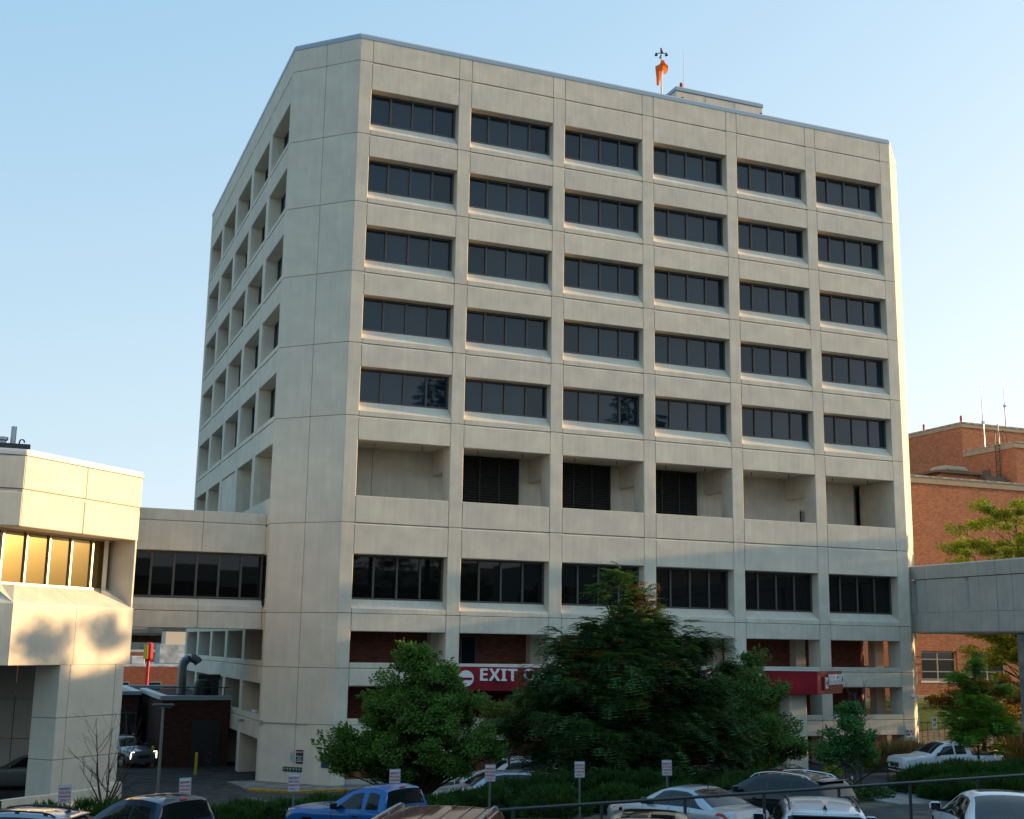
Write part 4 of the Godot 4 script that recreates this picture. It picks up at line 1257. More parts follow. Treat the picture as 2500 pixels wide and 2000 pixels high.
func shape_sedan(id: String, L: float, W: float, H: float) -> Dictionary:
	var k := L / 4.87
	var h := H / 1.48
	return {"id": id, "L": L, "W": W, "H": H, "roofw": W * 0.62,
		"plan": [[0, 0.66], [0.12 * k, 0.84], [0.5 * k, 0.96], [1.4 * k, 1.0], [3.5 * k, 1.0], [4.4 * k, 0.94], [4.75 * k, 0.86], [L, 0.76]],
		"top": [[0, 0.66 * h], [0.08 * k, 0.76 * h], [0.5 * k, 0.86 * h], [1.3 * k, 0.97 * h], [1.5 * k, 1.02 * h], [1.9 * k, 1.24 * h], [2.25 * k, 1.39 * h], [2.75 * k, 1.47 * h], [3.1 * k, 1.47 * h], [3.5 * k, 1.39 * h], [3.95 * k, 1.22 * h], [4.25 * k, 1.10 * h], [4.5 * k, 1.07 * h], [4.78 * k, 1.05 * h], [L, 0.85 * h]],
		"belt": [[0, 0.62 * h], [1.3 * k, 0.90 * h], [2.0 * k, 0.93 * h], [3.8 * k, 0.99 * h], [4.6 * k, 1.0 * h], [L, 0.8 * h]],
		"sill": [[0, 0.24], [0.6 * k, 0.19], [4.0 * k, 0.19], [L, 0.3]],
		"fw": 0.92 * k, "rw": 3.77 * k, "wr": 0.33,
		"screen": [1.52 * k, 2.32 * k], "back": [3.36 * k, 4.2 * k],
		"trim": [[1.72 * k, 3.96], [4.05 * k, 3.9], [3.4 * k, 3.12], [2.3 * k, 3.12]],
		"side_windows": [[[1.82 * k, 3.90], [2.72 * k, 3.90], [2.72 * k, 3.2], [2.32 * k, 3.2]], [[2.80 * k, 3.90], [3.5 * k, 3.90], [3.36 * k, 3.22], [2.80 * k, 3.2]], [[3.56 * k, 3.90], [3.9 * k, 3.82], [3.62 * k, 3.5], [3.50 * k, 3.45]]],
		"seams": [1.75 * k, 2.76 * k, 3.52 * k], "handles": [2.58 * k, 3.38 * k], "mirror": 1.9 * k,
		"head": [[0.03, 5.0], [0.5 * k, 4.6], [0.6 * k, 4.1], [0.06, 4.2]], "tail": [[4.4 * k, 4.9], [L - 0.02, 5.0], [L - 0.03, 4.25], [4.5 * k, 4.15]], "wheel": 1}

func shape_pickup(id: String, L: float, W: float, H: float, cab_end: float) -> Dictionary:
	var h := H / 1.93
	var rail := 1.30 * h
	return {"id": id, "L": L, "W": W, "H": H, "roofw": W * 0.70,
		"plan": [[0, 0.80], [0.1, 0.90], [0.4, 0.98], [1.2, 1.0], [L - 0.3, 1.0], [L - 0.05, 0.97], [L, 0.92]],
		"top": [[0, 0.95 * h], [0.05, 1.12 * h], [0.4, 1.19 * h], [1.35, 1.26 * h], [1.62, 1.34 * h], [2.0, 1.60 * h], [2.35, 1.80 * h], [2.7, 1.90 * h], [3.1, 1.93 * h], [cab_end - 0.3, 1.90 * h], [cab_end - 0.11, 1.85 * h], [cab_end - 0.03, 1.40 * h], [cab_end + 0.02, rail], [L - 0.06, rail], [L, rail - 0.08]],
		"belt": [[0, 0.9 * h], [0.5, 1.1 * h], [1.5, 1.2 * h], [cab_end - 0.1, 1.25 * h], [cab_end + 0.1, rail - 0.06], [L, rail - 0.1]],
		"sill": [[0, 0.42], [0.7, 0.36], [L - 1.2, 0.36], [L, 0.5]],
		"fw": 0.98, "rw": L - 1.28, "wr": 0.40,
		"screen": [1.66, 2.55], "back": [cab_end - 0.10, cab_end - 0.035],
		"side_windows": [[[1.82, 3.90], [2.95, 3.90], [2.95, 3.2], [2.42, 3.2]], [[3.05, 3.90], [cab_end - 0.32, 3.86], [cab_end - 0.40, 3.2], [3.05, 3.2]]],
		"seams": [1.8, 3.0, cab_end - 0.2, cab_end + 0.05], "handles": [2.8, cab_end - 0.35], "mirror": 1.95,
		"head": [[0.02, 4.9], [0.32, 4.7], [0.34, 4.1], [0.03, 4.1]], "tail": [[L - 0.2, 5.8], [L - 0.01, 5.8], [L - 0.01, 4.1], [L - 0.2, 4.1]],
		"bed": [cab_end + 0.15, L - 0.12], "third_light": cab_end - 0.17, "mirror_mat": M.trim_black, "wheel": 2}

func shape_boxy(id: String, L: float, W: float, H: float) -> Dictionary:
	var k := L / 4.8
	var h := H / 1.85
	var d := shape_suv(id, L, W, H)
	d.roofw = W * 0.76
	d.plan = [[0, 0.86], [0.1, 0.94], [0.5, 1.0], [L - 0.3, 1.0], [L - 0.05, 0.97], [L, 0.93]]
	d.top = [[0, 1.0 * h], [0.06, 1.12 * h], [1.2 * k, 1.18 * h], [1.5 * k, 1.22 * h], [1.85 * k, 1.58 * h], [2.1 * k, 1.78 * h], [2.5 * k, 1.85 * h], [4.3 * k, 1.83 * h], [4.55 * k, 1.76 * h], [4.7 * k, 1.22 * h], [4.76 * k, 1.1 * h], [L, 0.9 * h]]
	d.belt = [[0, 0.95 * h], [1.4 * k, 1.14 * h], [4.6 * k, 1.17 * h], [L, 0.9 * h]]
	d.screen = [1.53 * k, 2.06 * k]
	d.back = [4.57 * k, 4.69 * k]
	d.erase("trim")
	d.side_windows = [[[1.72 * k, 3.88], [2.55 * k, 3.88], [2.55 * k, 3.2], [1.98 * k, 3.2]], [[2.68 * k, 3.88], [3.5 * k, 3.88], [3.48 * k, 3.2], [2.68 * k, 3.2]], [[3.66 * k, 3.88], [4.5 * k, 3.88], [4.42 * k, 3.2], [3.66 * k, 3.2]]]
	d.spoiler = 4.5 * k
	return d

func paint(c: Color, metal := 0.3, rough := 0.32) -> StandardMaterial3D:
	var m := mat(c, rough, metal, 0.2)
	m.clearcoat_enabled = true
	m.clearcoat = 1.0
	m.clearcoat_roughness = 0.04
	return m

func vehicle_materials() -> void:
	M.car_glass = mat(Color(0.010, 0.014, 0.016), 0.03, 0.0, 0.45)
	M.trim_black = mat(Color(0.015, 0.015, 0.016), 0.35)
	M.rubber = mat(Color(0.02, 0.02, 0.02), 0.85)
	M.alloy = mat(Color(0.55, 0.56, 0.57), 0.3, 0.8)
	M.chrome = mat(Color(0.65, 0.66, 0.68), 0.12, 1.0)
	M.lamp_clear = mat(Color(0.45, 0.47, 0.48), 0.08, 0.3, 0.8)
	M.lamp_on = mat(Color(0.9, 0.9, 0.85), 0.3)
	M.lamp_on.emission_enabled = true
	M.lamp_on.emission = Color(1.0, 0.97, 0.85)
	M.lamp_on.emission_energy_multiplier = 1.6
	M.p_white = paint(Color(0.70, 0.71, 0.72), 0.0, 0.35)
	M.p_silver = paint(Color(0.42, 0.45, 0.49), 0.55)
	M.p_blue = paint(Color(0.004, 0.115, 0.36), 0.15)
	M.p_navy = paint(Color(0.012, 0.03, 0.065), 0.3)
	M.p_black = paint(Color(0.010, 0.011, 0.013), 0.2)
	M.p_red = paint(Color(0.16, 0.05, 0.045), 0.4)
	M.p_beige = paint(Color(0.40, 0.37, 0.30), 0.5)
	M.p_pearl = paint(Color(0.55, 0.58, 0.62), 0.35)
	M.p_grey = paint(Color(0.17, 0.18, 0.17), 0.5)
	M.p_bronze = paint(Color(0.12, 0.10, 0.085), 0.5)
	M.p_slate = paint(Color(0.13, 0.15, 0.17), 0.4)
	M.p_steelblue = paint(Color(0.30, 0.36, 0.44), 0.5)

func build_vehicles() -> void:
	var g1 := "vehicles parked nose-in along the juniper hedge"
	var g2 := "vehicles parked on the upper lot behind the pipe railing"
	var g3 := "vehicles on the hospital drive"
	var fr := -17.0
	# front row on the lower lot
	var c := shape_suv("hatch", 4.5, 1.83, 1.60)
	c.merge({"rails": [2.0, 3.9], "rail_mat": M.trim_black, "fin": 3.9}, true)
	vehicle("parked_wagon", "silver-blue wagon with dark side glass at the foot of the retaining kerb", "car", g1, c, M.p_steelblue, Vector3(-15.6, 1.62, 30.4), -62.0)
	c = shape_pickup("crew", 5.9, 2.03, 1.95, 3.95)
	c.merge({"roof_glass": [2.75, 3.45]}, true)
	vehicle("parked_pickup", "dark navy crew cab pickup with roof glass, parked by the hedge", "pickup", g1, c, M.p_navy, Vector3(-12.18, 1.66, 31.93), -37.0)
	c = shape_pickup("extended", 5.3, 1.90, 1.80, 3.55)
	c.side_windows = [[[1.82, 3.90], [2.78, 3.90], [2.74, 3.2], [2.40, 3.2]], [[2.92, 3.90], [3.32, 3.86], [3.28, 3.22], [2.94, 3.2]]]
	c.seams = [1.8, 2.85, 3.4, 3.6]
	c.handles = [2.62]
	c.handle_mat = M.trim_black
	vehicle("parked_pickup", "bright blue extended cab pickup with black mirrors by the hedge", "pickup", g1, c, M.p_blue, Vector3(-6.40, 1.80, 30.8), -33.0)
	c = shape_sedan("fusion", 4.87, 1.85, 1.48)
	c.merge({"mast": 3.25, "mirror_mat": M.trim_black}, true)
	vehicle("parked_sedan", "silver sedan with sloping roof seen behind the pipe railing", "car", g1, c, M.p_silver, Vector3(1.54, low_lot_y(1.5) + 0.06, 32.8), -14.0)
	c = shape_suv("crossover", 4.65, 1.84, 1.66)
	c.merge({"rails": [1.95, 4.0], "mirror_mat": M.trim_black}, true)
	vehicle("parked_crossover", "black crossover with bright roof rails beyond the pipe railing", "car", g1, c, M.p_black, Vector3(4.75, low_lot_y(4.7) + 0.03, 32.3), -18.0)
	# upper lot
	var h2 := 31.0
	c = shape_boxy("large", 5.2, 2.02, 1.88)
	c.merge({"rails": [2.2, 4.7], "rail_mat": M.p_silver, "ribs": 6, "rib_s": [2.5, 4.6], "roofw": 1.62}, true)
	vehicle("parked_suv", "dusty maroon large SUV with ribbed roof and silver rails", "car", g2, c, M.p_red, Vector3(-9.35, near_y(-9.3, 44.5) + 0.12, 44.5), 30.0)
	c = shape_suv("beige", 4.6, 1.82, 1.62)
	c.merge({"roof_glass": [2.5, 3.6]}, true)
	vehicle("parked_crossover", "pale beige car with dark glass roof panels", "car", g2, c, M.p_beige, Vector3(-5.7, near_y(-5.7, 44.3) + 0.12, 44.3), h2)
	c = shape_suv("pearl", 4.58, 1.84, 1.68)
	c.merge({"fin": 3.95, "rails": [2.2, 3.9], "rail_mat": M.trim_black}, true)
	vehicle("parked_suv", "pearl white SUV with shark fin aerial, rear towards the lot", "car", g2, c, M.p_pearl, Vector3(-2.0, near_y(-2.0, 43.7), 43.7), h2)
	c = shape_sedan("bright", 4.75, 1.82, 1.46)
	c.merge({"roof_glass": [2.5, 2.95]}, true)
	vehicle("parked_sedan", "bright white sedan with sunroof beside the concrete kerb", "car", g2, c, M.p_white, Vector3(1.75, near_y(1.75, 44.1) + 0.14, 44.1), h2)
	# on the drive
	c = shape_suv("estate", 4.9, 1.95, 1.74)
	vehicle("passing_suv", "silver SUV with lit tail lamp driving past the brick wall", "car", g3, c, M.p_silver, Vector3(4.2, road_y(4.2) + 0.02, 11.4), -84.0)
	c = shape_suv("explorer", 4.95, 2.0, 1.77)
	c.merge({"rails": [2.2, 4.2]}, true)
	vehicle("parked_suv", "white SUV half hidden behind the passing silver SUV", "car", g3, c, M.p_white, Vector3(7.0, road_y(7.0), 6.6), -84.0)
	c = shape_boxy("van", 5.2, 2.0, 2.05)
	c.merge({"rails": [2.4, 4.8]}, true)
	vehicle("parked_van", "white van glimpsed through the low branches of the dark tree", "van", g3, c, M.p_white, Vector3(11.9, road_y(11.9), 8.8), -84.0)
	c = shape_boxy("boxy", 4.7, 1.95, 1.86)
	vehicle("parked_offroader", "boxy bronze off-roader parked under the red canopy", "car", g3, c, M.p_bronze, Vector3(17.6, road_y(17.6) + 0.1, 9.6), -80.0)
	c = shape_pickup("white_crew", 5.9, 2.03, 1.96, 4.0)
	c.merge({"grille_mat": M.chrome, "bumper_mat": M.chrome, "handle_mat": M.chrome}, true)
	vehicle("parked_pickup", "white crew cab pickup with chrome grille on the drive", "pickup", g3, c, M.p_white, Vector3(31.4, road_y(31.4) - 0.02, 8.6), -80.0)
	c = shape_suv("luxury", 4.82, 1.9, 1.68)
	c.merge({"grille_mat": M.black, "head": [[0.03, 5.0], [0.55, 4.7], [0.62, 4.3], [0.05, 4.5]]}, true)
	var lux := vehicle("approaching_suv", "pale SUV with glowing daytime lamps coming out beneath the bridge", "car", g3, c, M.p_slate, Vector3(-8.75, 0.0, -14.3), 158.0)
	for side in [-1.0, 1.0]:
		slab("daytime_light", Vector3(side * 0.80 - 0.018, 0.52, -2.37), Vector3(side * 0.80 + 0.018, 0.86, -2.30), M.lamp_on, lux, Transform3D.IDENTITY, 0.008)
		slab("daytime_light", Vector3(side * 0.70 - 0.10, 0.885, -2.40), Vector3(side * 0.70 + 0.10, 0.915, -2.30), M.lamp_on, lux, Transform3D.IDENTITY, 0.008)
	c = shape_suv("grey", 4.77, 1.84, 1.68)
	c.merge({"rails": [2.0, 4.1], "wheel": 2}, true)
	vehicle("parked_suv", "grey-green SUV parked in the shade under the annex", "car", g3, c, M.p_grey, Vector3(-14.25, 0.0, -3.15), -80.0)

# ------------------------------------------------------------------ plants
func leaf_mat(c: Color, back := 0.55) -> StandardMaterial3D:
	var m := mat(c, 0.6, 0.0, 0.25)
	m.vertex_color_use_as_albedo = true
	m.backlight_enabled = true
	m.backlight = lin(back, back, back * 0.5)
	return m

func plant_materials() -> void:
	M.leaf = leaf_mat(Color(1, 1, 1))
	M.bark = textured(Color(0.10, 0.075, 0.055), M.t_rough, 2.0, 0.95)
	M.bark_pale = textured(Color(0.22, 0.21, 0.19), M.t_rough, 2.0, 0.9)
	M.bark_red = textured(Color(0.16, 0.07, 0.05), M.t_rough, 2.0, 0.9)
	M.shrub_core = textured(Color(0.022, 0.024, 0.012), M.t_rough, 1.0, 1.0)

# small meshes that are repeated through a crown
func sprig(kind: String) -> ArrayMesh:
	var key := "sprig_" + kind
	if mesh_cache.has(key):
		return mesh_cache[key]
	var r := RandomNumberGenerator.new()
	r.seed = 91
	var mb := MB.new()
	var leaf := func(p: Vector3, d: Vector3, n: Vector3, l: float, w: float) -> void:
		var s := d.cross(n).normalized() * w
		var m := p + d * l * 0.45 + n * l * 0.06
		mb.tri(p, m + s, p + d * l)
		mb.tri(p, p + d * l, m - s)
	match kind:
		"frond":      # feathery compound leaf that droops
			for f in 2:
				var base := Vector3(0, 0, 0)
				var yaw := r.randf_range(-0.6, 0.6) + f * 0.9
				var dir := Vector3(sin(yaw), 0.25, cos(yaw)).normalized()
				for i in 6:
					var p := base + dir * (0.06 * (i + 1)) + Vector3(0, -0.008 * i * i, 0)
					var sd := dir.cross(Vector3.UP).normalized()
					for s in [-1.0, 1.0]:
						leaf.call(p, (sd * s + dir * 0.55 + Vector3(0, -0.15, 0)).normalized(), Vector3(r.randf_range(-0.4, 0.4), 1, r.randf_range(-0.4, 0.4)).normalized(), 0.12, 0.024)
		"broad":      # a twig's end with rounded leaves
			for i in 7:
				var a := TAU * r.randf()
				var d := Vector3(cos(a), r.randf_range(-0.5, 0.8), sin(a)).normalized()
				var p := d * r.randf_range(0.02, 0.10)
				var n := Vector3(r.randf_range(-1, 1), r.randf_range(0.2, 1.2), r.randf_range(-1, 1)).normalized()
				leaf.call(p, d, n, r.randf_range(0.07, 0.11), 0.032)
		"juniper":    # fan of scaly shoots
			for i in 9:
				var a := r.randf_range(-0.65, 0.65)
				var d := Vector3(sin(a), cos(a), r.randf_range(-0.35, 0.35)).normalized()
				var p := d * r.randf_range(0.0, 0.12)
				leaf.call(p, d, Vector3(r.randf_range(-0.5, 0.5), 0.2, 1).normalized(), r.randf_range(0.14, 0.26), 0.013)
		"needle":     # pine bough
			for i in 26:
				var t := r.randf()
				var p := Vector3(0, -0.15 * t * t, t)
				var a := TAU * r.randf()
				leaf.call(p, Vector3(cos(a) * 0.8, sin(a) * 0.5 - 0.1, 0.6).normalized(), Vector3(-sin(a), cos(a), 0.2), r.randf_range(0.25, 0.4), 0.03)
		"blade":      # tuft of grass
			for i in 7:
				var a := TAU * r.randf()
				var d := Vector3(cos(a) * 0.22, 1, sin(a) * 0.22).normalized()
				var p := Vector3(r.randf_range(-0.05, 0.05), 0, r.randf_range(-0.05, 0.05))
				var sd := d.cross(Vector3(cos(a + 1.2), 0, sin(a + 1.2))).normalized() * 0.007
				var tip := p + d * r.randf_range(0.7, 1.0) + Vector3(cos(a), -0.3, sin(a)) * 0.12
				var mid := p + d * 0.5
				mb.quad(p - sd, p + sd, mid + sd, mid - sd)
				mb.tri(mid - sd * 1.4, mid + sd * 1.4, tip)
		"plume":      # seed head on a stalk
			for i in 4:
				var a := TAU * r.randf()
				var d := Vector3(cos(a) * 0.14, 1, sin(a) * 0.14).normalized()
				var sd := d.cross(Vector3(cos(a + 1.0), 0, sin(a + 1.0))).normalized()
				var p := Vector3(r.randf_range(-0.06, 0.06), 0, r.randf_range(-0.06, 0.06))
				var l := r.randf_range(0.8, 1.05)
				mb.quad(p - sd * 0.005, p + sd * 0.005, p + d * l * 0.62 + sd * 0.006, p + d * l * 0.62 - sd * 0.006)
				mb.tri(p + d * l * 0.55, p + d * l * 0.78 + sd * 0.022, p + d * l)
				mb.tri(p + d * l * 0.55, p + d * l, p + d * l * 0.78 - sd * 0.022)
		"ball":       # clump of flowers or low foliage
			for i in 12:
				var a := TAU * r.randf()
				var d := Vector3(cos(a), r.randf_range(0.1, 1.0), sin(a)).normalized()
				leaf.call(d * 0.02, d, Vector3(-d.z, 0.6, d.x).normalized(), r.randf_range(0.09, 0.15), 0.02)
	mesh_cache[key] = mb.mesh()
	return mesh_cache[key]

func foliage(called: String, parent: Node, kind: String, xf: Array, cols: PackedColorArray) -> MultiMeshInstance3D:
	var mm := MultiMesh.new()
	mm.transform_format = MultiMesh.TRANSFORM_3D
	mm.use_colors = true
	mm.mesh = sprig(kind)
	mm.instance_count = xf.size()
	for i in xf.size():
		mm.set_instance_transform(i, xf[i])
		mm.set_instance_color(i, cols[i])
	var o := MultiMeshInstance3D.new()
	o.name = called
	o.multimesh = mm
	o.material_override = M.leaf
	o.set_meta("kind", "stuff")
	parent.add_child(o, true)
	return o

func rand_dir(r: RandomNumberGenerator) -> Vector3:
	return Vector3(r.randfn(), r.randfn(), r.randfn()).normalized()

func tint(r: RandomNumberGenerator, a: Color, b: Color) -> Color:
	var c := a.lerp(b, r.randf())
	var k := r.randf_range(0.75, 1.25)
	return Color(c.r * k, c.g * k, c.b * k)

# a tree: trunk, limbs to clumps spread over an envelope of ellipsoids [centre, radii], leaves round each clump
func tree(called: String, label: String, cat: String, group: String, at: Vector3, sd: int, o: Dictionary) -> Node3D:
	var t := thing(called, label, cat, group, at)
	var r := RandomNumberGenerator.new()
	r.seed = sd
	var h: float = o.h
	var wood := MB.new()
	var trunk_r: float = o.r
	var lean := Vector3(r.randf_range(-0.3, 0.3), 0, r.randf_range(-0.3, 0.3)) * (0.08 * h)
	var axis := func(y: float) -> Vector3:
		var k: float = y / h
		return lean * k + Vector3(sin(k * 5.0 + sd) * 0.012 * h * k, y, cos(k * 4.0 + sd) * 0.012 * h * k)
	var pts := []
	var rad := []
	var top: float = h * o.get("leader", 0.93)
	for i in 15:
		var y := top * i / 14.0
		pts.append(axis.call(y))
		rad.append(max(trunk_r * pow(1.0 - 0.93 * y / top, 0.8) * (1.0 + 0.5 * exp(-y * 3.0)), 0.012))
	wood.tube(pts, rad, 12)
	part("trunk", wood.smooth_mesh(70), o.bark, t)
	var limbs := MB.new()
	var xf := []
	var cols := PackedColorArray()
	var total := 0.0
	for e in o.env:
		total += e[1].x * e[1].y * e[1].z
	for e in o.env:
		var n: int = max(2, int(round(o.clumps * pow(e[1].x * e[1].y * e[1].z / total, 0.8))))
		for i in n:
			var d := rand_dir(r)
			var c: Vector3 = e[0] + Vector3(d.x * e[1].x, d.y * e[1].y, d.z * e[1].z) * pow(r.randf(), 0.4)
			if c.y < 0.4:
				continue
			# limb from lower on the trunk to the clump
			var dist := Vector2(c.x, c.z).length()
			var y0: float = clamp(c.y - dist * o.get("rise", 0.6) - 0.3, h * o.get("first", 0.12), top * 0.97)
			var a: Vector3 = axis.call(y0)
			var m := a.lerp(c, 0.55) + Vector3(0, 0.08 * dist, 0) + rand_dir(r) * 0.08 * dist
			var r0: float = clamp(trunk_r * 0.33 * (1.0 - y0 / h * 0.7), 0.015, 0.12)
			limbs.tube([a, a.lerp(m, 0.5) + rand_dir(r) * 0.04 * dist, m, c], [r0, r0 * 0.7, r0 * 0.45, 0.008], 5, false)
			var rc: float = o.rc * r.randf_range(0.6, 1.3)
			for k in 3:
				var q := c + rand_dir(r) * rc * 0.9
				limbs.tube([m.lerp(c, 0.6), q], [r0 * 0.3 + 0.004, 0.004], 4, false)
			var warm: float = 1.0 if r.randf() < o.get("turned", 0.0) else 0.0
			for k in int(o.per * r.randf_range(0.6, 1.4)):
				var u := rand_dir(r)
				var p := c + Vector3(u.x, u.y * o.get("flat", 0.7), u.z) * rc * pow(r.randf(), 0.45)
				var out := (p - Vector3(0, c.y - 0.4, 0) + rand_dir(r) * 0.8)
				out.y *= 0.4
				out = out.normalized()
				var b := Basis.looking_at(-(out + rand_dir(r) * 0.45).normalized(), Vector3.UP)
				xf.append(Transform3D(b.scaled(Vector3.ONE * r.randf_range(0.75, 1.25) * o.get("size", 1.0)), p))
				if warm > 0.0 and r.randf() < 0.5:
					cols.append(tint(r, Color(0.16, 0.07, 0.02), Color(0.22, 0.12, 0.02)))
				else:
					cols.append(tint(r, o.c0, o.c1))
	part("limbs", limbs.mesh(), o.bark, t)
	foliage("crown", t, o.kind, xf, cols)
	return t

func juniper(label: String, group: String, at: Vector3, rx: float, ry: float, rz: float, sd: int, n: int) -> void:
	var t := thing("juniper_shrub", label, "shrub", group, at)
	var r := RandomNumberGenerator.new()
	r.seed = sd
	# very dark core that blocks the view through, boughs outside
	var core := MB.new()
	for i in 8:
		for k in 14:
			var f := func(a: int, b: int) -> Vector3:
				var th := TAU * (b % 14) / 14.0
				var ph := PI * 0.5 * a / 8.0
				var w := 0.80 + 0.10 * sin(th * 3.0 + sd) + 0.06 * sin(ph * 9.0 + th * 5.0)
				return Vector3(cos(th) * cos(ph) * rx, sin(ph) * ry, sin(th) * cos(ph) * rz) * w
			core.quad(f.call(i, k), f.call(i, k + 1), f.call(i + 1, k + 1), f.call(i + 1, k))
	part("inner_core", core.smooth_mesh(80), M.shrub_core, t)
	var xf := []
	var cols := PackedColorArray()
	# boughs reach out at angles; sprigs sit along them
	var boughs := []
	for i in 26:
		var th := TAU * r.randf()
		var ph := r.randf_range(0.05, 1.45)
		boughs.append(Vector3(cos(th) * cos(ph), sin(ph), sin(th) * cos(ph)))
	for i in n:
		var d := rand_dir(r)
		d.y = abs(d.y)
		var best := -1.0
		for b in boughs:
			best = max(best, d.dot(b))
		var reach: float = 0.80 + 0.26 * smoothstep(0.86, 1.0, best) + r.randf_range(-0.06, 0.06)
		var p := Vector3(d.x * rx, d.y * ry, d.z * rz) * reach
		var g := (Vector3(d.x, d.y * 0.5 + 0.55, d.z) + rand_dir(r) * 0.5).normalized()
		var b := Basis(Quaternion(Vector3.UP, g)) * Basis(Vector3.UP, TAU * r.randf())
		xf.append(Transform3D(b.scaled(Vector3.ONE * r.randf_range(0.8, 1.35)), p))
		cols.append(tint(r, Color(0.028, 0.075, 0.018), Color(0.06, 0.13, 0.03)))
	foliage("boughs", t, "juniper", xf, cols)

func grass_clump(called: String, label: String, group: String, at: Vector3, rad: float, h: float, n: int, sd: int, c0: Color, c1: Color, plume: Color, share: float) -> void:
	var t := thing(called, label, "grass", group, at)
	var r := RandomNumberGenerator.new()
	r.seed = sd
	var xf := []
	var cols := PackedColorArray()
	var xp := []
	var cp := PackedColorArray()
	for i in n:
		var a := TAU * r.randf()
		var q := sqrt(r.randf())
		var p := Vector3(cos(a) * rad * q, 0, sin(a) * rad * q)
		var up := (Vector3.UP + Vector3(cos(a), 0, sin(a)) * 0.35 * q + rand_dir(r) * 0.08).normalized()
		var b := Basis(Quaternion(Vector3.UP, up)) * Basis(Vector3.UP, TAU * r.randf())
		if r.randf() < share:
			xp.append(Transform3D(b.scaled(Vector3(1.3, h * r.randf_range(0.8, 1.05), 1.3)), p))
			cp.append(tint(r, plume, plume * 0.8))
		else:
			xf.append(Transform3D(b.scaled(Vector3(1.2, h * r.randf_range(0.5, 0.8), 1.2)), p))
			cols.append(tint(r, c0, c1))
	if xf.size() > 0:
		foliage("blades", t, "blade", xf, cols)
	if xp.size() > 0:
		foliage("plumes", t, "plume", xp, cp)

func flower_patch(called: String, label: String, at: Vector3, rx: float, rz: float, h: float, n: int, sd: int, c0: Color, c1: Color, f0: Color, share: float) -> void:
	var t := thing(called, label, "plant", "garden shrubs on the lawn" if called == "garden_shrub" else "", at)
	var r := RandomNumberGenerator.new()
	r.seed = sd
	var xf := []
	var cols := PackedColorArray()
	for i in n:
		var a := TAU * r.randf()
		var q := sqrt(r.randf())
		var y := h * r.randf_range(0.2, 1.0) * (1.0 - 0.5 * q * q)
		xf.append(Transform3D(Basis(Vector3.UP, TAU * r.randf()).scaled(Vector3.ONE * r.randf_range(0.7, 1.3)), Vector3(cos(a) * rx * q, y, sin(a) * rz * q)))
		cols.append(tint(r, f0, f0 * 0.8) if r.randf() < share and y > h * 0.5 else tint(r, c0, c1))
	foliage("foliage", t, "ball", xf, cols)

func bare_tree(label: String, at: Vector3, h: float, sd: int, m: Material, group: String, tag: bool, narrow: float) -> void:
	var t := thing("bare_tree", label, "tree", group, at)
	var r := RandomNumberGenerator.new()
	r.seed = sd
	var mb := MB.new()
	var fork: float = h * 0.3
	mb.tube([Vector3.ZERO, Vector3(0.01, fork * 0.5, 0), Vector3(0.02, fork, 0)], [h * 0.014, h * 0.012, h * 0.011], 8)
	part("trunk", mb.smooth_mesh(70), m, t)
	var tw := MB.new()
	var stack := []
	for i in 7:
		var a := TAU * i / 7.0 + r.randf() * 0.5
		stack.append([Vector3(0.02, fork + 0.03 * i, 0), Vector3(cos(a) * narrow * (0.5 + 0.5 * float(i % 3)), 1.0, sin(a) * narrow * 0.6).normalized(), h * r.randf_range(0.32, 0.62), h * 0.007, 0])
	while stack.size() > 0:
		var b: Array = stack.pop_back()
		var pts := [b[0]]
		var rad := [b[3]]
		var d: Vector3 = b[1]
		for i in 5:
			d = (d + rand_dir(r) * 0.16 + Vector3(0, 0.05, 0)).normalized()
			pts.append(pts[i] + d * b[2] / 5.0)
			rad.append(lerp(b[3], 0.0035, (i + 1) / 5.0))
		tw.tube(pts, rad, 5, false)
		if b[4] < 2:
			for i in (4 if b[4] == 0 else 3):
				var k := r.randi_range(1, 4)
				stack.append([pts[k], (d + rand_dir(r) * 0.75).normalized(), b[2] * r.randf_range(0.3, 0.5), rad[k] * 0.6, b[4] + 1])
	part("branches", tw.mesh(), m, t)
	if tag:
		slab("ribbon", Vector3(-0.02, fork * 0.62, 0.03), Vector3(0.09, fork * 0.62 + 0.1, 0.06), M.red_tag, t, Transform3D.IDENTITY, 0.01)

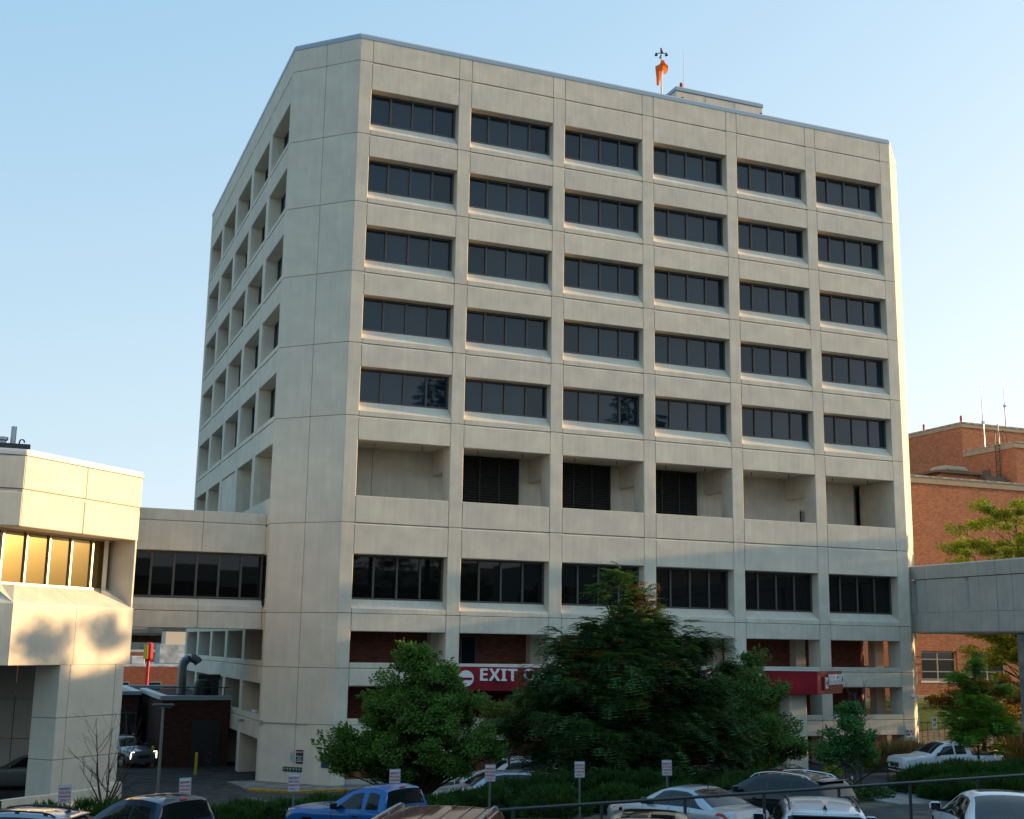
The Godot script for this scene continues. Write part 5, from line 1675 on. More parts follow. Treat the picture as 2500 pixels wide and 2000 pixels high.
func build_plants() -> void:
	plant_materials()
	M.red_tag = mat(Color(0.7, 0.02, 0.02), 0.6)
	# dark feathery tree in front of the canopy
	var g := ground_y(6.4, 20.0)
	tree("honey_locust", "tall dark feathery tree with sunlit golden tip in front of the red canopy", "tree", "trees on the planted bank", Vector3(6.3, g, 20.2), 12, {"h": 10.2, "r": 0.20, "bark": M.bark, "kind": "frond", "clumps": 300, "per": 46, "rc": 0.60, "flat": 0.8, "turned": 0.10, "size": 1.25,
		"c0": Color(0.053, 0.133, 0.056), "c1": Color(0.113, 0.189, 0.053), "rise": 0.35, "first": 0.15,
		"env": [[Vector3(0.1, 3.9, 0.0), Vector3(5.0, 2.0, 3.6)], [Vector3(0.2, 5.7, 0), Vector3(4.4, 1.5, 3.2)], [Vector3(0.2, 7.0, 0), Vector3(3.3, 1.0, 2.5)], [Vector3(-0.2, 7.9, 0), Vector3(1.7, 0.8, 1.2)], [Vector3(-0.75, 9.0, 0.2), Vector3(0.5, 0.75, 0.5)], [Vector3(0.5, 8.9, 0.1), Vector3(0.75, 0.3, 0.4)], [Vector3(1.7, 7.5, 0.1), Vector3(0.9, 0.35, 0.5)]]})
	# leafy tree by the brick wall
	g = ground_y(-1.6, 18.6)
	tree("leafy_tree", "broad leafy green tree with pointed top beside the brick wall", "tree", "trees on the planted bank", Vector3(-1.45, g, 18.4), 31, {"h": 7.2, "r": 0.21, "bark": M.bark, "kind": "broad", "clumps": 210, "per": 46, "rc": 0.46, "flat": 0.75, "size": 1.2,
		"c0": Color(0.075, 0.160, 0.034), "c1": Color(0.142, 0.246, 0.047), "rise": 0.7, "first": 0.2,
		"env": [[Vector3(-0.1, 3.5, 0), Vector3(3.4, 1.2, 2.8)], [Vector3(0.0, 4.7, 0), Vector3(2.7, 0.9, 2.3)], [Vector3(0.0, 5.8, 0), Vector3(1.6, 0.75, 1.4)], [Vector3(-0.1, 6.6, 0), Vector3(0.75, 0.75, 0.7)], [Vector3(1.35, 5.6, 0), Vector3(0.5, 0.4, 0.5)], [Vector3(-2.5, 3.2, 0.2), Vector3(0.9, 0.6, 0.7)]]})
	# rounder tree at the canopy's end
	g = ground_y(13.2, 17.2)
	tree("leafy_tree", "rounded leafy tree with drooping boughs before the canopy's red corner", "tree", "trees on the planted bank", Vector3(12.6, g, 17.3), 44, {"h": 6.9, "r": 0.17, "bark": M.bark, "kind": "broad", "clumps": 160, "per": 46, "rc": 0.46, "flat": 0.75, "size": 1.2,
		"c0": Color(0.075, 0.160, 0.042), "c1": Color(0.133, 0.226, 0.053), "rise": 0.6, "first": 0.2,
		"env": [[Vector3(0.5, 3.5, 0), Vector3(2.5, 1.5, 2.0)], [Vector3(0.3, 5.2, 0), Vector3(1.5, 0.9, 1.4)], [Vector3(1.2, 6.2, 0), Vector3(0.6, 0.6, 0.6)], [Vector3(2.7, 3.0, 0.2), Vector3(0.9, 0.9, 0.8)], [Vector3(1.9, 5.2, 0.3), Vector3(0.9, 0.3, 0.5)]]})
	# small oak between
	tree("small_tree", "small spreading tree between the two larger trees against the brick wall", "tree", "trees on the planted bank", Vector3(6.0, ground_y(6.0, 9.5), 9.2), 52, {"h": 5.0, "r": 0.08, "bark": M.bark, "kind": "broad", "clumps": 30, "per": 55, "rc": 0.42, "c0": Color(0.133, 0.189, 0.038), "c1": Color(0.208, 0.226, 0.056), "first": 0.4,
		"env": [[Vector3(-0.2, 4.2, 0), Vector3(1.4, 0.9, 1.2)], [Vector3(0.2, 3.2, 0), Vector3(1.6, 0.6, 1.2)]]})
	# young trees on the right
	g = ground_y(14.6, 23.2)
	tree("young_tree", "young bushy tree with pale stems by the steps", "tree", "young trees by the drive", Vector3(14.5, g, 23.2), 61, {"h": 4.6, "r": 0.06, "bark": M.bark_pale, "kind": "broad", "clumps": 30, "per": 42, "rc": 0.36, "size": 1.2, "c0": Color(0.066, 0.170, 0.056), "c1": Color(0.113, 0.264, 0.075), "first": 0.18, "rise": 0.9,
		"env": [[Vector3(-0.3, 2.6, 0), Vector3(0.8, 1.1, 0.7)], [Vector3(-0.75, 1.9, 0), Vector3(0.6, 0.6, 0.6)], [Vector3(0.45, 2.5, 0), Vector3(0.35, 0.9, 0.4)], [Vector3(-0.2, 3.7, 0), Vector3(0.3, 0.5, 0.3)]]})
	bare_tree("leafless upright grey sapling rising above the young bushy tree", Vector3(14.85, g, 23.0), 5.4, 65, M.bark_pale, "", false, 0.16)
	g = ground_y(25.6, 17.6)
	tree("young_locust", "young feathery tree with thin trunk in front of the white pickup", "tree", "young trees by the drive", Vector3(25.6, g, 17.6), 71, {"h": 6.2, "r": 0.06, "bark": M.bark, "kind": "frond", "clumps": 40, "per": 30, "rc": 0.5, "flat": 0.5, "size": 1.25, "c0": Color(0.094, 0.246, 0.038), "c1": Color(0.189, 0.339, 0.056), "first": 0.3, "rise": 0.5,
		"env": [[Vector3(0, 3.4, 0), Vector3(1.6, 1.4, 1.3)], [Vector3(-0.2, 5.2, 0), Vector3(0.7, 0.9, 0.6)], [Vector3(0.1, 6.0, 0), Vector3(0.3, 0.4, 0.3)], [Vector3(1.0, 4.9, 0), Vector3(0.4, 0.4, 0.4)]]})
	tree("maple", "low spreading maple turning orange in front of the brick wing", "tree", "", Vector3(45.0, ground_y(45.0, -3.2), -3.2), 83, {"h": 5.0, "r": 0.14, "bark": M.bark, "kind": "broad", "clumps": 70, "per": 60, "rc": 0.6, "size": 1.5, "flat": 0.45, "turned": 0.55, "c0": Color(0.170, 0.085, 0.022), "c1": Color(0.302, 0.189, 0.022), "first": 0.25, "rise": 0.3,
		"env": [[Vector3(0, 3.3, 0), Vector3(3.4, 1.0, 2.6)], [Vector3(0.3, 4.3, 0), Vector3(1.7, 0.6, 1.5)], [Vector3(2.0, 2.2, 0), Vector3(1.6, 0.5, 1.2)]]})
	# tall trees beyond the skywalk; their tops stand in the sun and shade the drive
	var k := 0
	for q in [[52.5, -7.0, 18.2, 5.2], [61.0, 2.0, 18.6, 4.6], [57.0, 9.0, 17.8, 4.6], [66.0, 14.0, 16.8, 5.0], [59.0, 19.0, 14.4, 4.4], [70.0, 6.5, 19.6, 5.0], [64.0, 26.0, 14.8, 5.0], [56.0, 31.0, 14.0, 4.2]]:
		var at := Vector3(q[0], ground_y(q[0], q[1]), q[1])
		var hh: float = q[2] - at.y
		var w: float = q[3]
		tree("street_tree", "tall sunlit green tree rising behind the skywalk" if k == 0 else "tall street tree standing beyond the skywalk", "tree", "tall trees beyond the skywalk", at, 100 + k, {"h": hh, "r": 0.24, "bark": M.bark, "kind": "broad", "clumps": 150 if k == 0 else 75, "per": 70 if k == 0 else 60, "rc": 0.9 if k == 0 else 1.0, "size": 1.7 if k == 0 else 2.3, "flat": 0.5, "c0": Color(0.160, 0.226, 0.029), "c1": Color(0.264, 0.320, 0.038), "first": 0.2, "rise": 0.5,
			"env": [[Vector3(0, hh * 0.78, 0), Vector3(w, hh * 0.16, w)], [Vector3(0, hh * 0.55, 0), Vector3(w * 1.05, hh * 0.2, w)], [Vector3(0, hh * 0.36, 0), Vector3(w * 0.8, hh * 0.16, w * 0.8)], [Vector3(-w * 0.2, hh * 0.94, 0), Vector3(w * 0.5, hh * 0.06, w * 0.5)]]})
		k += 1
	# trees at the edge of the lots, out of frame: they stand between the cars and the low sun and are mirrored in their windows
	k = 0
	for q in [[24.0, 44.5, 10.5, 3.4], [29.5, 38.5, 11.0, 3.4], [21.5, 54.0, 11.5, 3.6], [29.0, 60.0, 12.5, 3.8], [-26.0, 29.0, 9.5, 3.4], [-24.0, 40.0, 10.5, 3.6], [-27.0, 50.0, 11.0, 3.6], [-24.5, 61.0, 10.0, 3.4], [-14.0, 77.0, 10.5, 3.6], [-2.0, 80.0, 11.5, 3.8], [10.0, 77.0, 10.5, 3.6]]:
		var hh: float = q[2]
		var w: float = q[3]
		tree("lot_tree", "leafy tree at the edge of the upper parking lot", "tree", "trees at the edge of the upper lot", Vector3(q[0], 2.6, q[1]), 130 + k, {"h": hh, "r": 0.2, "bark": M.bark, "kind": "broad", "clumps": 60, "per": 55, "rc": 0.9, "size": 2.2, "flat": 0.6, "c0": Color(0.078, 0.143, 0.026), "c1": Color(0.130, 0.195, 0.039), "first": 0.15, "rise": 0.5,
			"env": [[Vector3(0, hh * 0.75, 0), Vector3(w * 0.8, hh * 0.2, w * 0.8)], [Vector3(0, hh * 0.45, 0), Vector3(w, hh * 0.25, w)], [Vector3(0, hh * 0.25, 0), Vector3(w * 0.8, hh * 0.12, w * 0.8)]]})
		k += 1
	# juniper hedge along the lower lot
	var hedge := [[-8.54, 23.6, 2.15], [-7.7, 24.9, 2.3], [-6.4, 24.3, 2.3], [-5.2, 23.6, 2.2], [-9.6, 25.4, 2.25], [-2.9, 24.7, 2.2], [-1.8, 24.0, 2.25], [-0.9, 24.4, 2.42], [0.2, 23.7, 2.55], [1.2, 24.2, 2.75], [2.4, 23.5, 2.7], [3.5, 24.0, 2.8], [4.7, 24.3, 2.8], [6.0, 23.9, 2.74], [7.5, 23.5, 2.68], [8.6, 24.6, 2.7], [9.8, 23.6, 2.6], [0.6, 26.2, 2.6], [2.9, 26.4, 2.6], [5.2, 26.3, 2.55], [7.2, 26.4, 2.6]]
	k = 0
	for q in hedge:
		var y := ground_y(q[0], q[1]) - 0.05
		juniper("dark green juniper shrub in the hedge along the lower parking lot", "junipers of the parking hedge", Vector3(q[0], y, q[1]), 1.05, (q[2] - y) * 0.98, 1.05, 200 + k, 520)
		k += 1
	for q in [[-14.4, 28.2, 2.72], [-13.4, 27.9, 2.74], [-12.6, 27.6, 2.72], [-15.4, 28.4, 2.65], [-12.0, 26.6, 2.55]]:
		var y := ground_y(q[0], q[1]) - 0.05
		juniper("low bright green juniper beneath the leafless sapling", "low junipers below the annex", Vector3(q[0], y, q[1]), 0.85, (q[2] - y), 0.85, 230 + k, 420)
		k += 1
	for q in [[14.8, 27.2, 3.0, 1.25], [16.2, 27.1, 3.12, 1.4], [18.0, 26.7, 2.95, 1.4], [19.9, 26.3, 3.0, 1.5], [14.2, 28.8, 2.8, 1.0], [15.6, 29.1, 2.85, 1.2], [17.4, 28.8, 2.8, 1.2]]:
		var y := ground_y(q[0], q[1]) - 0.05
		juniper("big bright green juniper mound behind the pipe railing by the steps", "big juniper mounds by the steps", Vector3(q[0], y, q[1]), q[3], q[2] - y, q[3], 260 + k, 1100)
		k += 1
	# grasses and flowers
	grass_clump("reed_grass", "tall golden reed grass clump at the foot of the lamp post", "", Vector3(-9.95, ground_y(-9.95, 18.0), 18.2), 0.5, 2.0, 260, 301, Color(0.06, 0.08, 0.02), Color(0.09, 0.10, 0.03), Color(0.42, 0.24, 0.08), 0.75)
	k = 0
	for q in [[-11.2, 18.6, 0.9], [-12.0, 19.6, 0.8], [-12.9, 20.5, 0.75], [-11.0, 20.4, 0.7], [-10.4, 21.4, 0.6], [-12.4, 22.0, 0.7], [-13.6, 21.9, 0.7], [-9.2, 20.2, 0.5]]:
		grass_clump("meadow_grass", "wispy green meadow grass with pale seed heads beside the leafless sapling", "meadow grass in the planted bed", Vector3(q[0], ground_y(q[0], q[1]), q[1]), 0.75, 1.5 * q[2] + 0.35, 240, 310 + k, Color(0.05, 0.075, 0.02), Color(0.09, 0.11, 0.035), Color(0.16, 0.15, 0.07), 0.22)
		k += 1
	k = 0
	for q in [[31.0, 2.6], [32.2, 2.4], [33.4, 2.7], [34.3, 2.2]]:
		grass_clump("reed_grass", "tan reed grass in the bed at the tower's right corner", "tan reed grasses at the tower corner", Vector3(q[0], road_y(q[0]), q[1]), 0.5, 1.6, 150, 330 + k, Color(0.10, 0.10, 0.03), Color(0.14, 0.12, 0.04), Color(0.36, 0.24, 0.10), 0.6)
		k += 1
	grass_clump("reed_grass", "sunlit golden grass clump beneath the skywalk column", "", Vector3(43.5, ground_y(43.5, 1.5), 1.5), 1.2, 2.1, 320, 345, Color(0.16, 0.14, 0.03), Color(0.2, 0.16, 0.04), Color(0.50, 0.32, 0.12), 0.6)
	flower_patch("flower_bed", "red and yellow flowers at the edge of the drive near the pickup's nose", Vector3(30.6, road_y(30.0), 4.4), 2.2, 0.8, 0.8, 420, 351, Color(0.07, 0.11, 0.02), Color(0.10, 0.13, 0.03), Color(0.36, 0.08, 0.05), 0.4)
	flower_patch("yellow_plant", "small bright yellow-green plant beside the broad tree's trunk", Vector3(-0.2, ground_y(-0.2, 20.5), 20.4), 0.45, 0.45, 0.75, 120, 352, Color(0.22, 0.26, 0.02), Color(0.30, 0.30, 0.03), Color(0.4, 0.35, 0.03), 0.2)
	flower_patch("yellow_plant", "small yellow plant glowing under the dark feathery tree", Vector3(10.2, ground_y(10.2, 18.4), 18.4), 0.5, 0.5, 0.8, 120, 353, Color(0.24, 0.26, 0.02), Color(0.32, 0.30, 0.03), Color(0.45, 0.38, 0.03), 0.3)
	flower_patch("yellow_plant", "lime-green plant beside the canopy column", Vector3(25.6, road_y(25.6), 6.6), 0.7, 0.6, 0.9, 120, 354, Color(0.16, 0.24, 0.02), Color(0.24, 0.30, 0.03), Color(0.3, 0.3, 0.05), 0.2)
	flower_patch("red_shrub", "rusty red low shrub at the foot of the canopy column", Vector3(22.6, road_y(22.6), 7.2), 1.1, 0.7, 0.9, 260, 355, Color(0.20, 0.07, 0.035), Color(0.26, 0.10, 0.05), Color(0.32, 0.12, 0.06), 0.3)
	flower_patch("ivy_patch", "trailing green plants on the bank below the railing by the steps", Vector3(10.9, ground_y(10.9, 27.6), 27.6), 1.6, 0.9, 0.45, 420, 356, Color(0.04, 0.09, 0.03), Color(0.07, 0.13, 0.04), Color(0.1, 0.14, 0.04), 0.2)
	k = 0
	for q in [[43.0, -22.0, 1.2], [46.0, -20.0, 1.4], [50.0, -19.0, 1.3], [55.0, -18.5, 1.6], [60.0, -20.5, 1.5], [65.0, -21.0, 1.5]]:
		flower_patch("garden_shrub", "rounded garden shrub on the lawn before the brick wing", Vector3(q[0], ground_y(q[0], q[1]), q[1]), q[2], q[2], q[2] * 1.1, 300, 360 + k, Color(0.05, 0.08, 0.02), Color(0.09, 0.12, 0.03), Color(0.14, 0.10, 0.03), 0.2)
		k += 1
	bare_tree("leafless sapling with reddish twigs and a red ribbon before the annex pier", Vector3(-12.5, ground_y(-12.5, 20.8), 20.8), 5.2, 411, M.bark_red, "", true, 0.75)

# ------------------------------------------------------------------ signs, posts and street furniture
func sign_panel(called: String, w: float, h: float, m: Material, parent: Node, tf: Transform3D) -> MeshInstance3D:
	return part(called, bevel_box(Vector3(w, h, 0.012), 0.004), m, parent, tf)

func text_line(s: String, h: float, width: float, m: Material, parent: Node, tf: Transform3D, called := "text_line") -> void:
	var tm := TextMesh.new()
	tm.text = s
	var fnt := SystemFont.new()
	fnt.font_names = PackedStringArray(["Droid Sans"])
	fnt.font_weight = 700
	tm.font = fnt
	tm.font_size = 48
	tm.pixel_size = 0.01
	tm.depth = 0.2
	tm.curve_step = 3.0
	var box := tm.get_aabb()
	var k := h / 0.345
	var kx: float = min(k, width / max(box.size.x, 0.01))
	part(called, tm, m, parent, tf * Transform3D(Basis.from_scale(Vector3(kx, k, 0.02)), Vector3(0, 0, 0.005)))

func build_signs() -> void:
	M.sign_white = mat(Color(0.62, 0.64, 0.66), 0.5)
	M.sign_red = mat(Color(0.42, 0.02, 0.04), 0.5)
	M.sign_green = mat(Color(0.03, 0.07, 0.05), 0.5)
	M.sign_blue = mat(Color(0.01, 0.03, 0.16), 0.5)
	M.sign_yellow = mat(Color(0.62, 0.40, 0.01), 0.5)
	M.sign_black = mat(Color(0.02, 0.02, 0.02), 0.5)
	M.sign_teal = mat(Color(0.02, 0.06, 0.08), 0.5)
	# parking signs along the hedge
	var spots := [Vector3(-14.02, 3.235, 28.14), Vector3(-11.02, 3.33, 28.23), Vector3(-8.14, 3.385, 28.39), Vector3(-5.23, 3.425, 28.21), Vector3(-2.24, 3.46, 27.96), Vector3(0.77, 3.483, 27.82), Vector3(3.82, 3.468, 27.8)]
	var names := ["red-lettered parking sign on a post beside the silver-blue wagon", "red-lettered parking sign seen over the navy pickup's roof", "red-lettered parking sign at the blue pickup's nose", "red-lettered parking sign seen over the blue pickup's roof", "red-lettered parking sign standing before the passing silver SUV", "red-lettered parking sign left of the dark feathery tree's trunk", "red-lettered parking sign under the dark feathery tree by the white van"]
	var tips := [0.03, 0.02, 0.015, 0.0, -0.01, 0.01, 0.02]
	for i in spots.size():
		var p: Vector3 = spots[i]
		var t := thing("parking_sign", names[i], "sign", "emergency room parking signs", Vector3(p.x, ground_y(p.x, p.z), p.z), 0.05 - 0.06 * i)
		var hgt: float = p.y - t.position.y
		t.rotation.z = tips[i]
		slab("post", Vector3(-0.03, -0.1, -0.05), Vector3(0.03, hgt + 0.2, -0.008), M.galvanised, t, Transform3D.IDENTITY, 0.008)
		var sp := sign_panel("sign_panel", 0.315, 0.472, M.sign_white, t, Transform3D(Basis.IDENTITY, Vector3(0, hgt, 0)))
		for b in [[0.0, 0.222, 0.29, 0.006], [0.0, -0.222, 0.29, 0.006]]:
			slab("border", Vector3(-0.145, b[1] - 0.003, 0.0065), Vector3(0.145, b[1] + 0.003, 0.008), M.sign_blue, sp, Transform3D.IDENTITY, 0.0005)
		for x in [-0.148, 0.148]:
			slab("border", Vector3(x - 0.003, -0.222, 0.0065), Vector3(x + 0.003, 0.222, 0.008), M.sign_blue, sp, Transform3D.IDENTITY, 0.0005)
		var rows := ["EMERGENCY", "ROOM", "PARKING", "ONLY"]
		for r in 4:
			text_line(rows[r], 0.064, 0.27, M.sign_red, sp, Transform3D(Basis.IDENTITY, Vector3(0, 0.125 - r * 0.095, 0.004)))
	# signs fixed to the tower's chamfer
	var cf := facade_frame(Vector3(-3.094, 0, -3.094), Vector3(-1, 0, 1))
	var t := thing("wall_sign", "black sign with red band reading AMBULANCE ONLY on the tower chamfer", "sign", "", cf * Vector3(2.52, 1.42, 0.02))
	t.basis = cf.basis
	sign_panel("sign_panel", 0.42, 0.68, M.sign_black, t, Transform3D(Basis.IDENTITY, Vector3(0, 0.0, 0.01)))
	slab("sign_band", Vector3(-0.2, 0.17, 0.0165), Vector3(0.2, 0.29, 0.02), M.sign_red, t, Transform3D.IDENTITY, 0.001)
	text_line("EMERGENCY", 0.05, 0.36, M.sign_white, t, Transform3D(Basis.IDENTITY, Vector3(0, 0.23, 0.018)))
	text_line("AMBULANCE", 0.06, 0.37, M.sign_white, t, Transform3D(Basis.IDENTITY, Vector3(0, 0.02, 0.014)))
	text_line("ONLY", 0.06, 0.2, M.sign_white, t, Transform3D(Basis.IDENTITY, Vector3(0, -0.07, 0.014)))
	for r in 2:
		slab("text_bar", Vector3(-0.17, -0.17 - r * 0.07, 0.016), Vector3(0.17, -0.145 - r * 0.07, 0.018), M.sign_white, t, Transform3D.IDENTITY, 0.001)
	t = thing("wall_notice", "small pale notice beside the black ambulance sign", "notice", "", cf * Vector3(2.08, 1.42, 0.02))
	t.basis = cf.basis
	sign_panel("sign_panel", 0.25, 0.52, M.notice, t, Transform3D(Basis.IDENTITY, Vector3(0, 0, 0.01)))
	for r in 5:
		slab("text_bar", Vector3(-0.08, 0.1 - r * 0.06, 0.016), Vector3(0.08, 0.115 - r * 0.06, 0.018), M.notice_ink, t, Transform3D.IDENTITY, 0.001)
	t = thing("inlet_panel", "long dark panel with six small inlets below the ambulance sign", "panel", "", cf * Vector3(2.12, 0.78, 0.02))
	t.basis = cf.basis
	sign_panel("panel", 1.15, 0.24, M.sign_green, t, Transform3D(Basis.IDENTITY, Vector3(0, 0, 0.01)))
	for r in 6:
		var mb := MB.new()
		mb.lathe([Vector2(0.045, 0), Vector2(0.045, 0.05), Vector2(0.02, 0.06), Vector2(0, 0.06)], 10, Vector3(-0.45 + r * 0.18, 0.02, 0.012), Basis(Vector3.RIGHT, PI / 2))
		mb.box(Vector3(-0.46 + r * 0.18, -0.06, 0.02), Vector3(-0.44 + r * 0.18, 0.0, 0.05))
		part("inlet", mb.mesh(), M.steel, t)
	t = thing("wall_sign", "blue sign with red band on the tower chamfer beside the arrow sign", "sign", "", cf * Vector3(4.05, 1.3, 0.02))
	t.basis = cf.basis
	sign_panel("sign_panel", 0.48, 0.72, M.sign_blue, t, Transform3D(Basis.IDENTITY, Vector3(0, 0, 0.01)))
	slab("sign_band", Vector3(-0.23, 0.19, 0.0165), Vector3(0.23, 0.30, 0.02), M.sign_red, t, Transform3D.IDENTITY, 0.001)
	text_line("EMERGENCY", 0.05, 0.3, M.sign_white, t, Transform3D(Basis.IDENTITY, Vector3(-0.05, 0.245, 0.018)))
	for r in 3:
		slab("text_bar", Vector3(-0.19, 0.12 - r * 0.06, 0.016), Vector3(0.16 - r * 0.03, 0.14 - r * 0.06, 0.018), M.notice, t, Transform3D.IDENTITY, 0.001)
	t = thing("arrow_sign", "dark one-way sign with white left arrow at the tower's corner", "sign", "", Vector3(0.38, 1.36, 0.03))
	sign_panel("sign_panel", 0.92, 0.31, M.sign_teal, t, Transform3D(Basis.IDENTITY, Vector3(0, 0, 0.01)))
	var am := MB.new()
	am.tri(Vector3(-0.42, 0, 0.018), Vector3(-0.2, 0.13, 0.018), Vector3(-0.2, -0.13, 0.018))
	am.quad(Vector3(-0.2, 0.075, 0.018), Vector3(0.4, 0.075, 0.018), Vector3(0.4, -0.075, 0.018), Vector3(-0.2, -0.075, 0.018))
	part("arrow", am.mesh(), M.sign_white, t)
	text_line("ONE WAY", 0.11, 0.52, M.sign_teal, t, Transform3D(Basis.IDENTITY, Vector3(0.1, 0, 0.018)))
	# signs on the drive to the right
	t = thing("road_sign", "white ONE WAY ONLY sign on a wooden post behind the pickup", "sign", "", Vector3(37.6, road_y(37.6), 0.7), 0.4)
	slab("post", Vector3(-0.05, -0.1, -0.1), Vector3(0.05, 2.5, -0.012), M.cream, t)
	sign_panel("sign_panel", 0.55, 0.70, M.sign_white, t, Transform3D(Basis.IDENTITY, Vector3(0, 2.25, 0)))
	text_line("ONE WAY", 0.15, 0.46, M.sign_black, t, Transform3D(Basis.IDENTITY, Vector3(0, 2.40, 0.005)))
	text_line("ONLY", 0.17, 0.40, M.sign_black, t, Transform3D(Basis.IDENTITY, Vector3(0, 2.10, 0.005)))
	t = thing("road_sign", "yellow AHEAD plate with a small white sign below by the pickup's bed", "sign", "", Vector3(30.9, road_y(30.9), 12.9), 0.55)
	slab("post", Vector3(-0.03, -0.1, -0.06), Vector3(0.03, 3.4, -0.012), M.galvanised, t)
	sign_panel("name_plate", 0.76, 0.36, M.sign_yellow, t, Transform3D(Basis.from_euler(Vector3(0, 0, -0.1)), Vector3(0, 1.95, 0)))
	text_line("AHEAD", 0.22, 0.62, M.sign_black, t, Transform3D(Basis.from_euler(Vector3(0, 0, -0.1)), Vector3(0, 1.95, 0.006)))
	sign_panel("small_plate", 0.28, 0.36, M.sign_white, t, Transform3D(Basis.IDENTITY, Vector3(-0.1, 1.5, 0)))
	slab("symbol", Vector3(-0.16, 1.42, 0.007), Vector3(-0.12, 1.6, 0.01), M.sign_black, t, Transform3D.IDENTITY, 0.001)
	sign_panel("diamond_plate", 0.62, 0.62, M.sign_yellow, t, Transform3D(Basis.from_euler(Vector3(0, 0, PI / 4)), Vector3(0.22, 2.72, -0.02)))
	t = thing("road_sign", "pair of yellow diamond warning signs half hidden by the young feathery tree", "sign", "", Vector3(33.4, road_y(33.4), 10.2), 0.55)
	slab("post", Vector3(-0.03, -0.1, -0.06), Vector3(0.03, 3.7, -0.012), M.galvanised, t)
	for q in [[-0.35, 3.0], [0.05, 3.45]]:
		sign_panel("diamond_plate", 0.55, 0.55, M.sign_yellow, t, Transform3D(Basis.from_euler(Vector3(0, 0, PI / 4)), Vector3(q[0], q[1], 0)))
	# notices on the tower's right pier
	t = thing("notice_board", "pale poster board with coloured squares on the tower's right pier", "notice", "", Vector3(36.28, 2.25, 0.02))
	sign_panel("sign_panel", 0.68, 0.95, M.notice, t, Transform3D(Basis.IDENTITY, Vector3(0, 0, 0.008)))
	for q in [[-0.2, 0.12, 0.2, 0.14, M.sign_blue], [0.08, 0.12, 0.14, 0.12, M.sign_red], [-0.16, -0.08, 0.3, 0.12, M.sign_blue], [0.22, -0.08, 0.12, 0.1, M.notice_ink], [0.0, -0.28, 0.4, 0.06, M.notice_ink]]:
		slab("print_block", Vector3(q[0] - q[2] / 2, q[1] - q[3] / 2, 0.0145), Vector3(q[0] + q[2] / 2, q[1] + q[3] / 2, 0.017), q[4], t, Transform3D.IDENTITY, 0.001)
	t = thing("wall_sign", "small black sign with red mark low on the tower's right pier", "sign", "", Vector3(36.45, 1.25, 0.02))
	sign_panel("sign_panel", 0.34, 0.62, M.sign_black, t, Transform3D(Basis.IDENTITY, Vector3(0, 0, 0.008)))
	slab("mark", Vector3(-0.08, 0.1, 0.0145), Vector3(0.08, 0.24, 0.017), M.sign_red, t, Transform3D.IDENTITY, 0.001)
	# blue waste bin under the skywalk
	t = thing("wall_plaque", "blue panel fixed to the skywalk column", "sign", "", Vector3(37.36, 2.35, 8.6), -PI / 2)
	sign_panel("panel", 0.9, 1.0, M.sign_blue, t, Transform3D.IDENTITY)
	slab("frame", Vector3(-0.48, 0.5, -0.012), Vector3(0.48, 0.55, 0.03), M.steel, t)
	# fallen red emergency sign leaning on the annex wall
	t = thing("leaning_sign", "red EMERGENCY board leaning crookedly against the foot of the annex pier", "sign", "", Vector3(-11.75, 0.15, 4.6), 0.75)
	t.basis = t.basis * Basis.from_euler(Vector3(-0.5, 0, 0.22))
	sign_panel("sign_panel", 0.95, 0.42, M.red, t, Transform3D(Basis.IDENTITY, Vector3(0, 0.3, 0)))
	text_line("EMERGENCY", 0.16, 0.75, M.letter, t, Transform3D(Basis.IDENTITY, Vector3(0.05, 0.3, 0.004)))
	slab("support", Vector3(-0.62, 0.05, -0.15), Vector3(-0.5, 0.55, -0.02), M.black, t)
	slab("support", Vector3(-0.45, 0.52, -0.05), Vector3(0.4, 0.58, 0.03), M.letter, t)

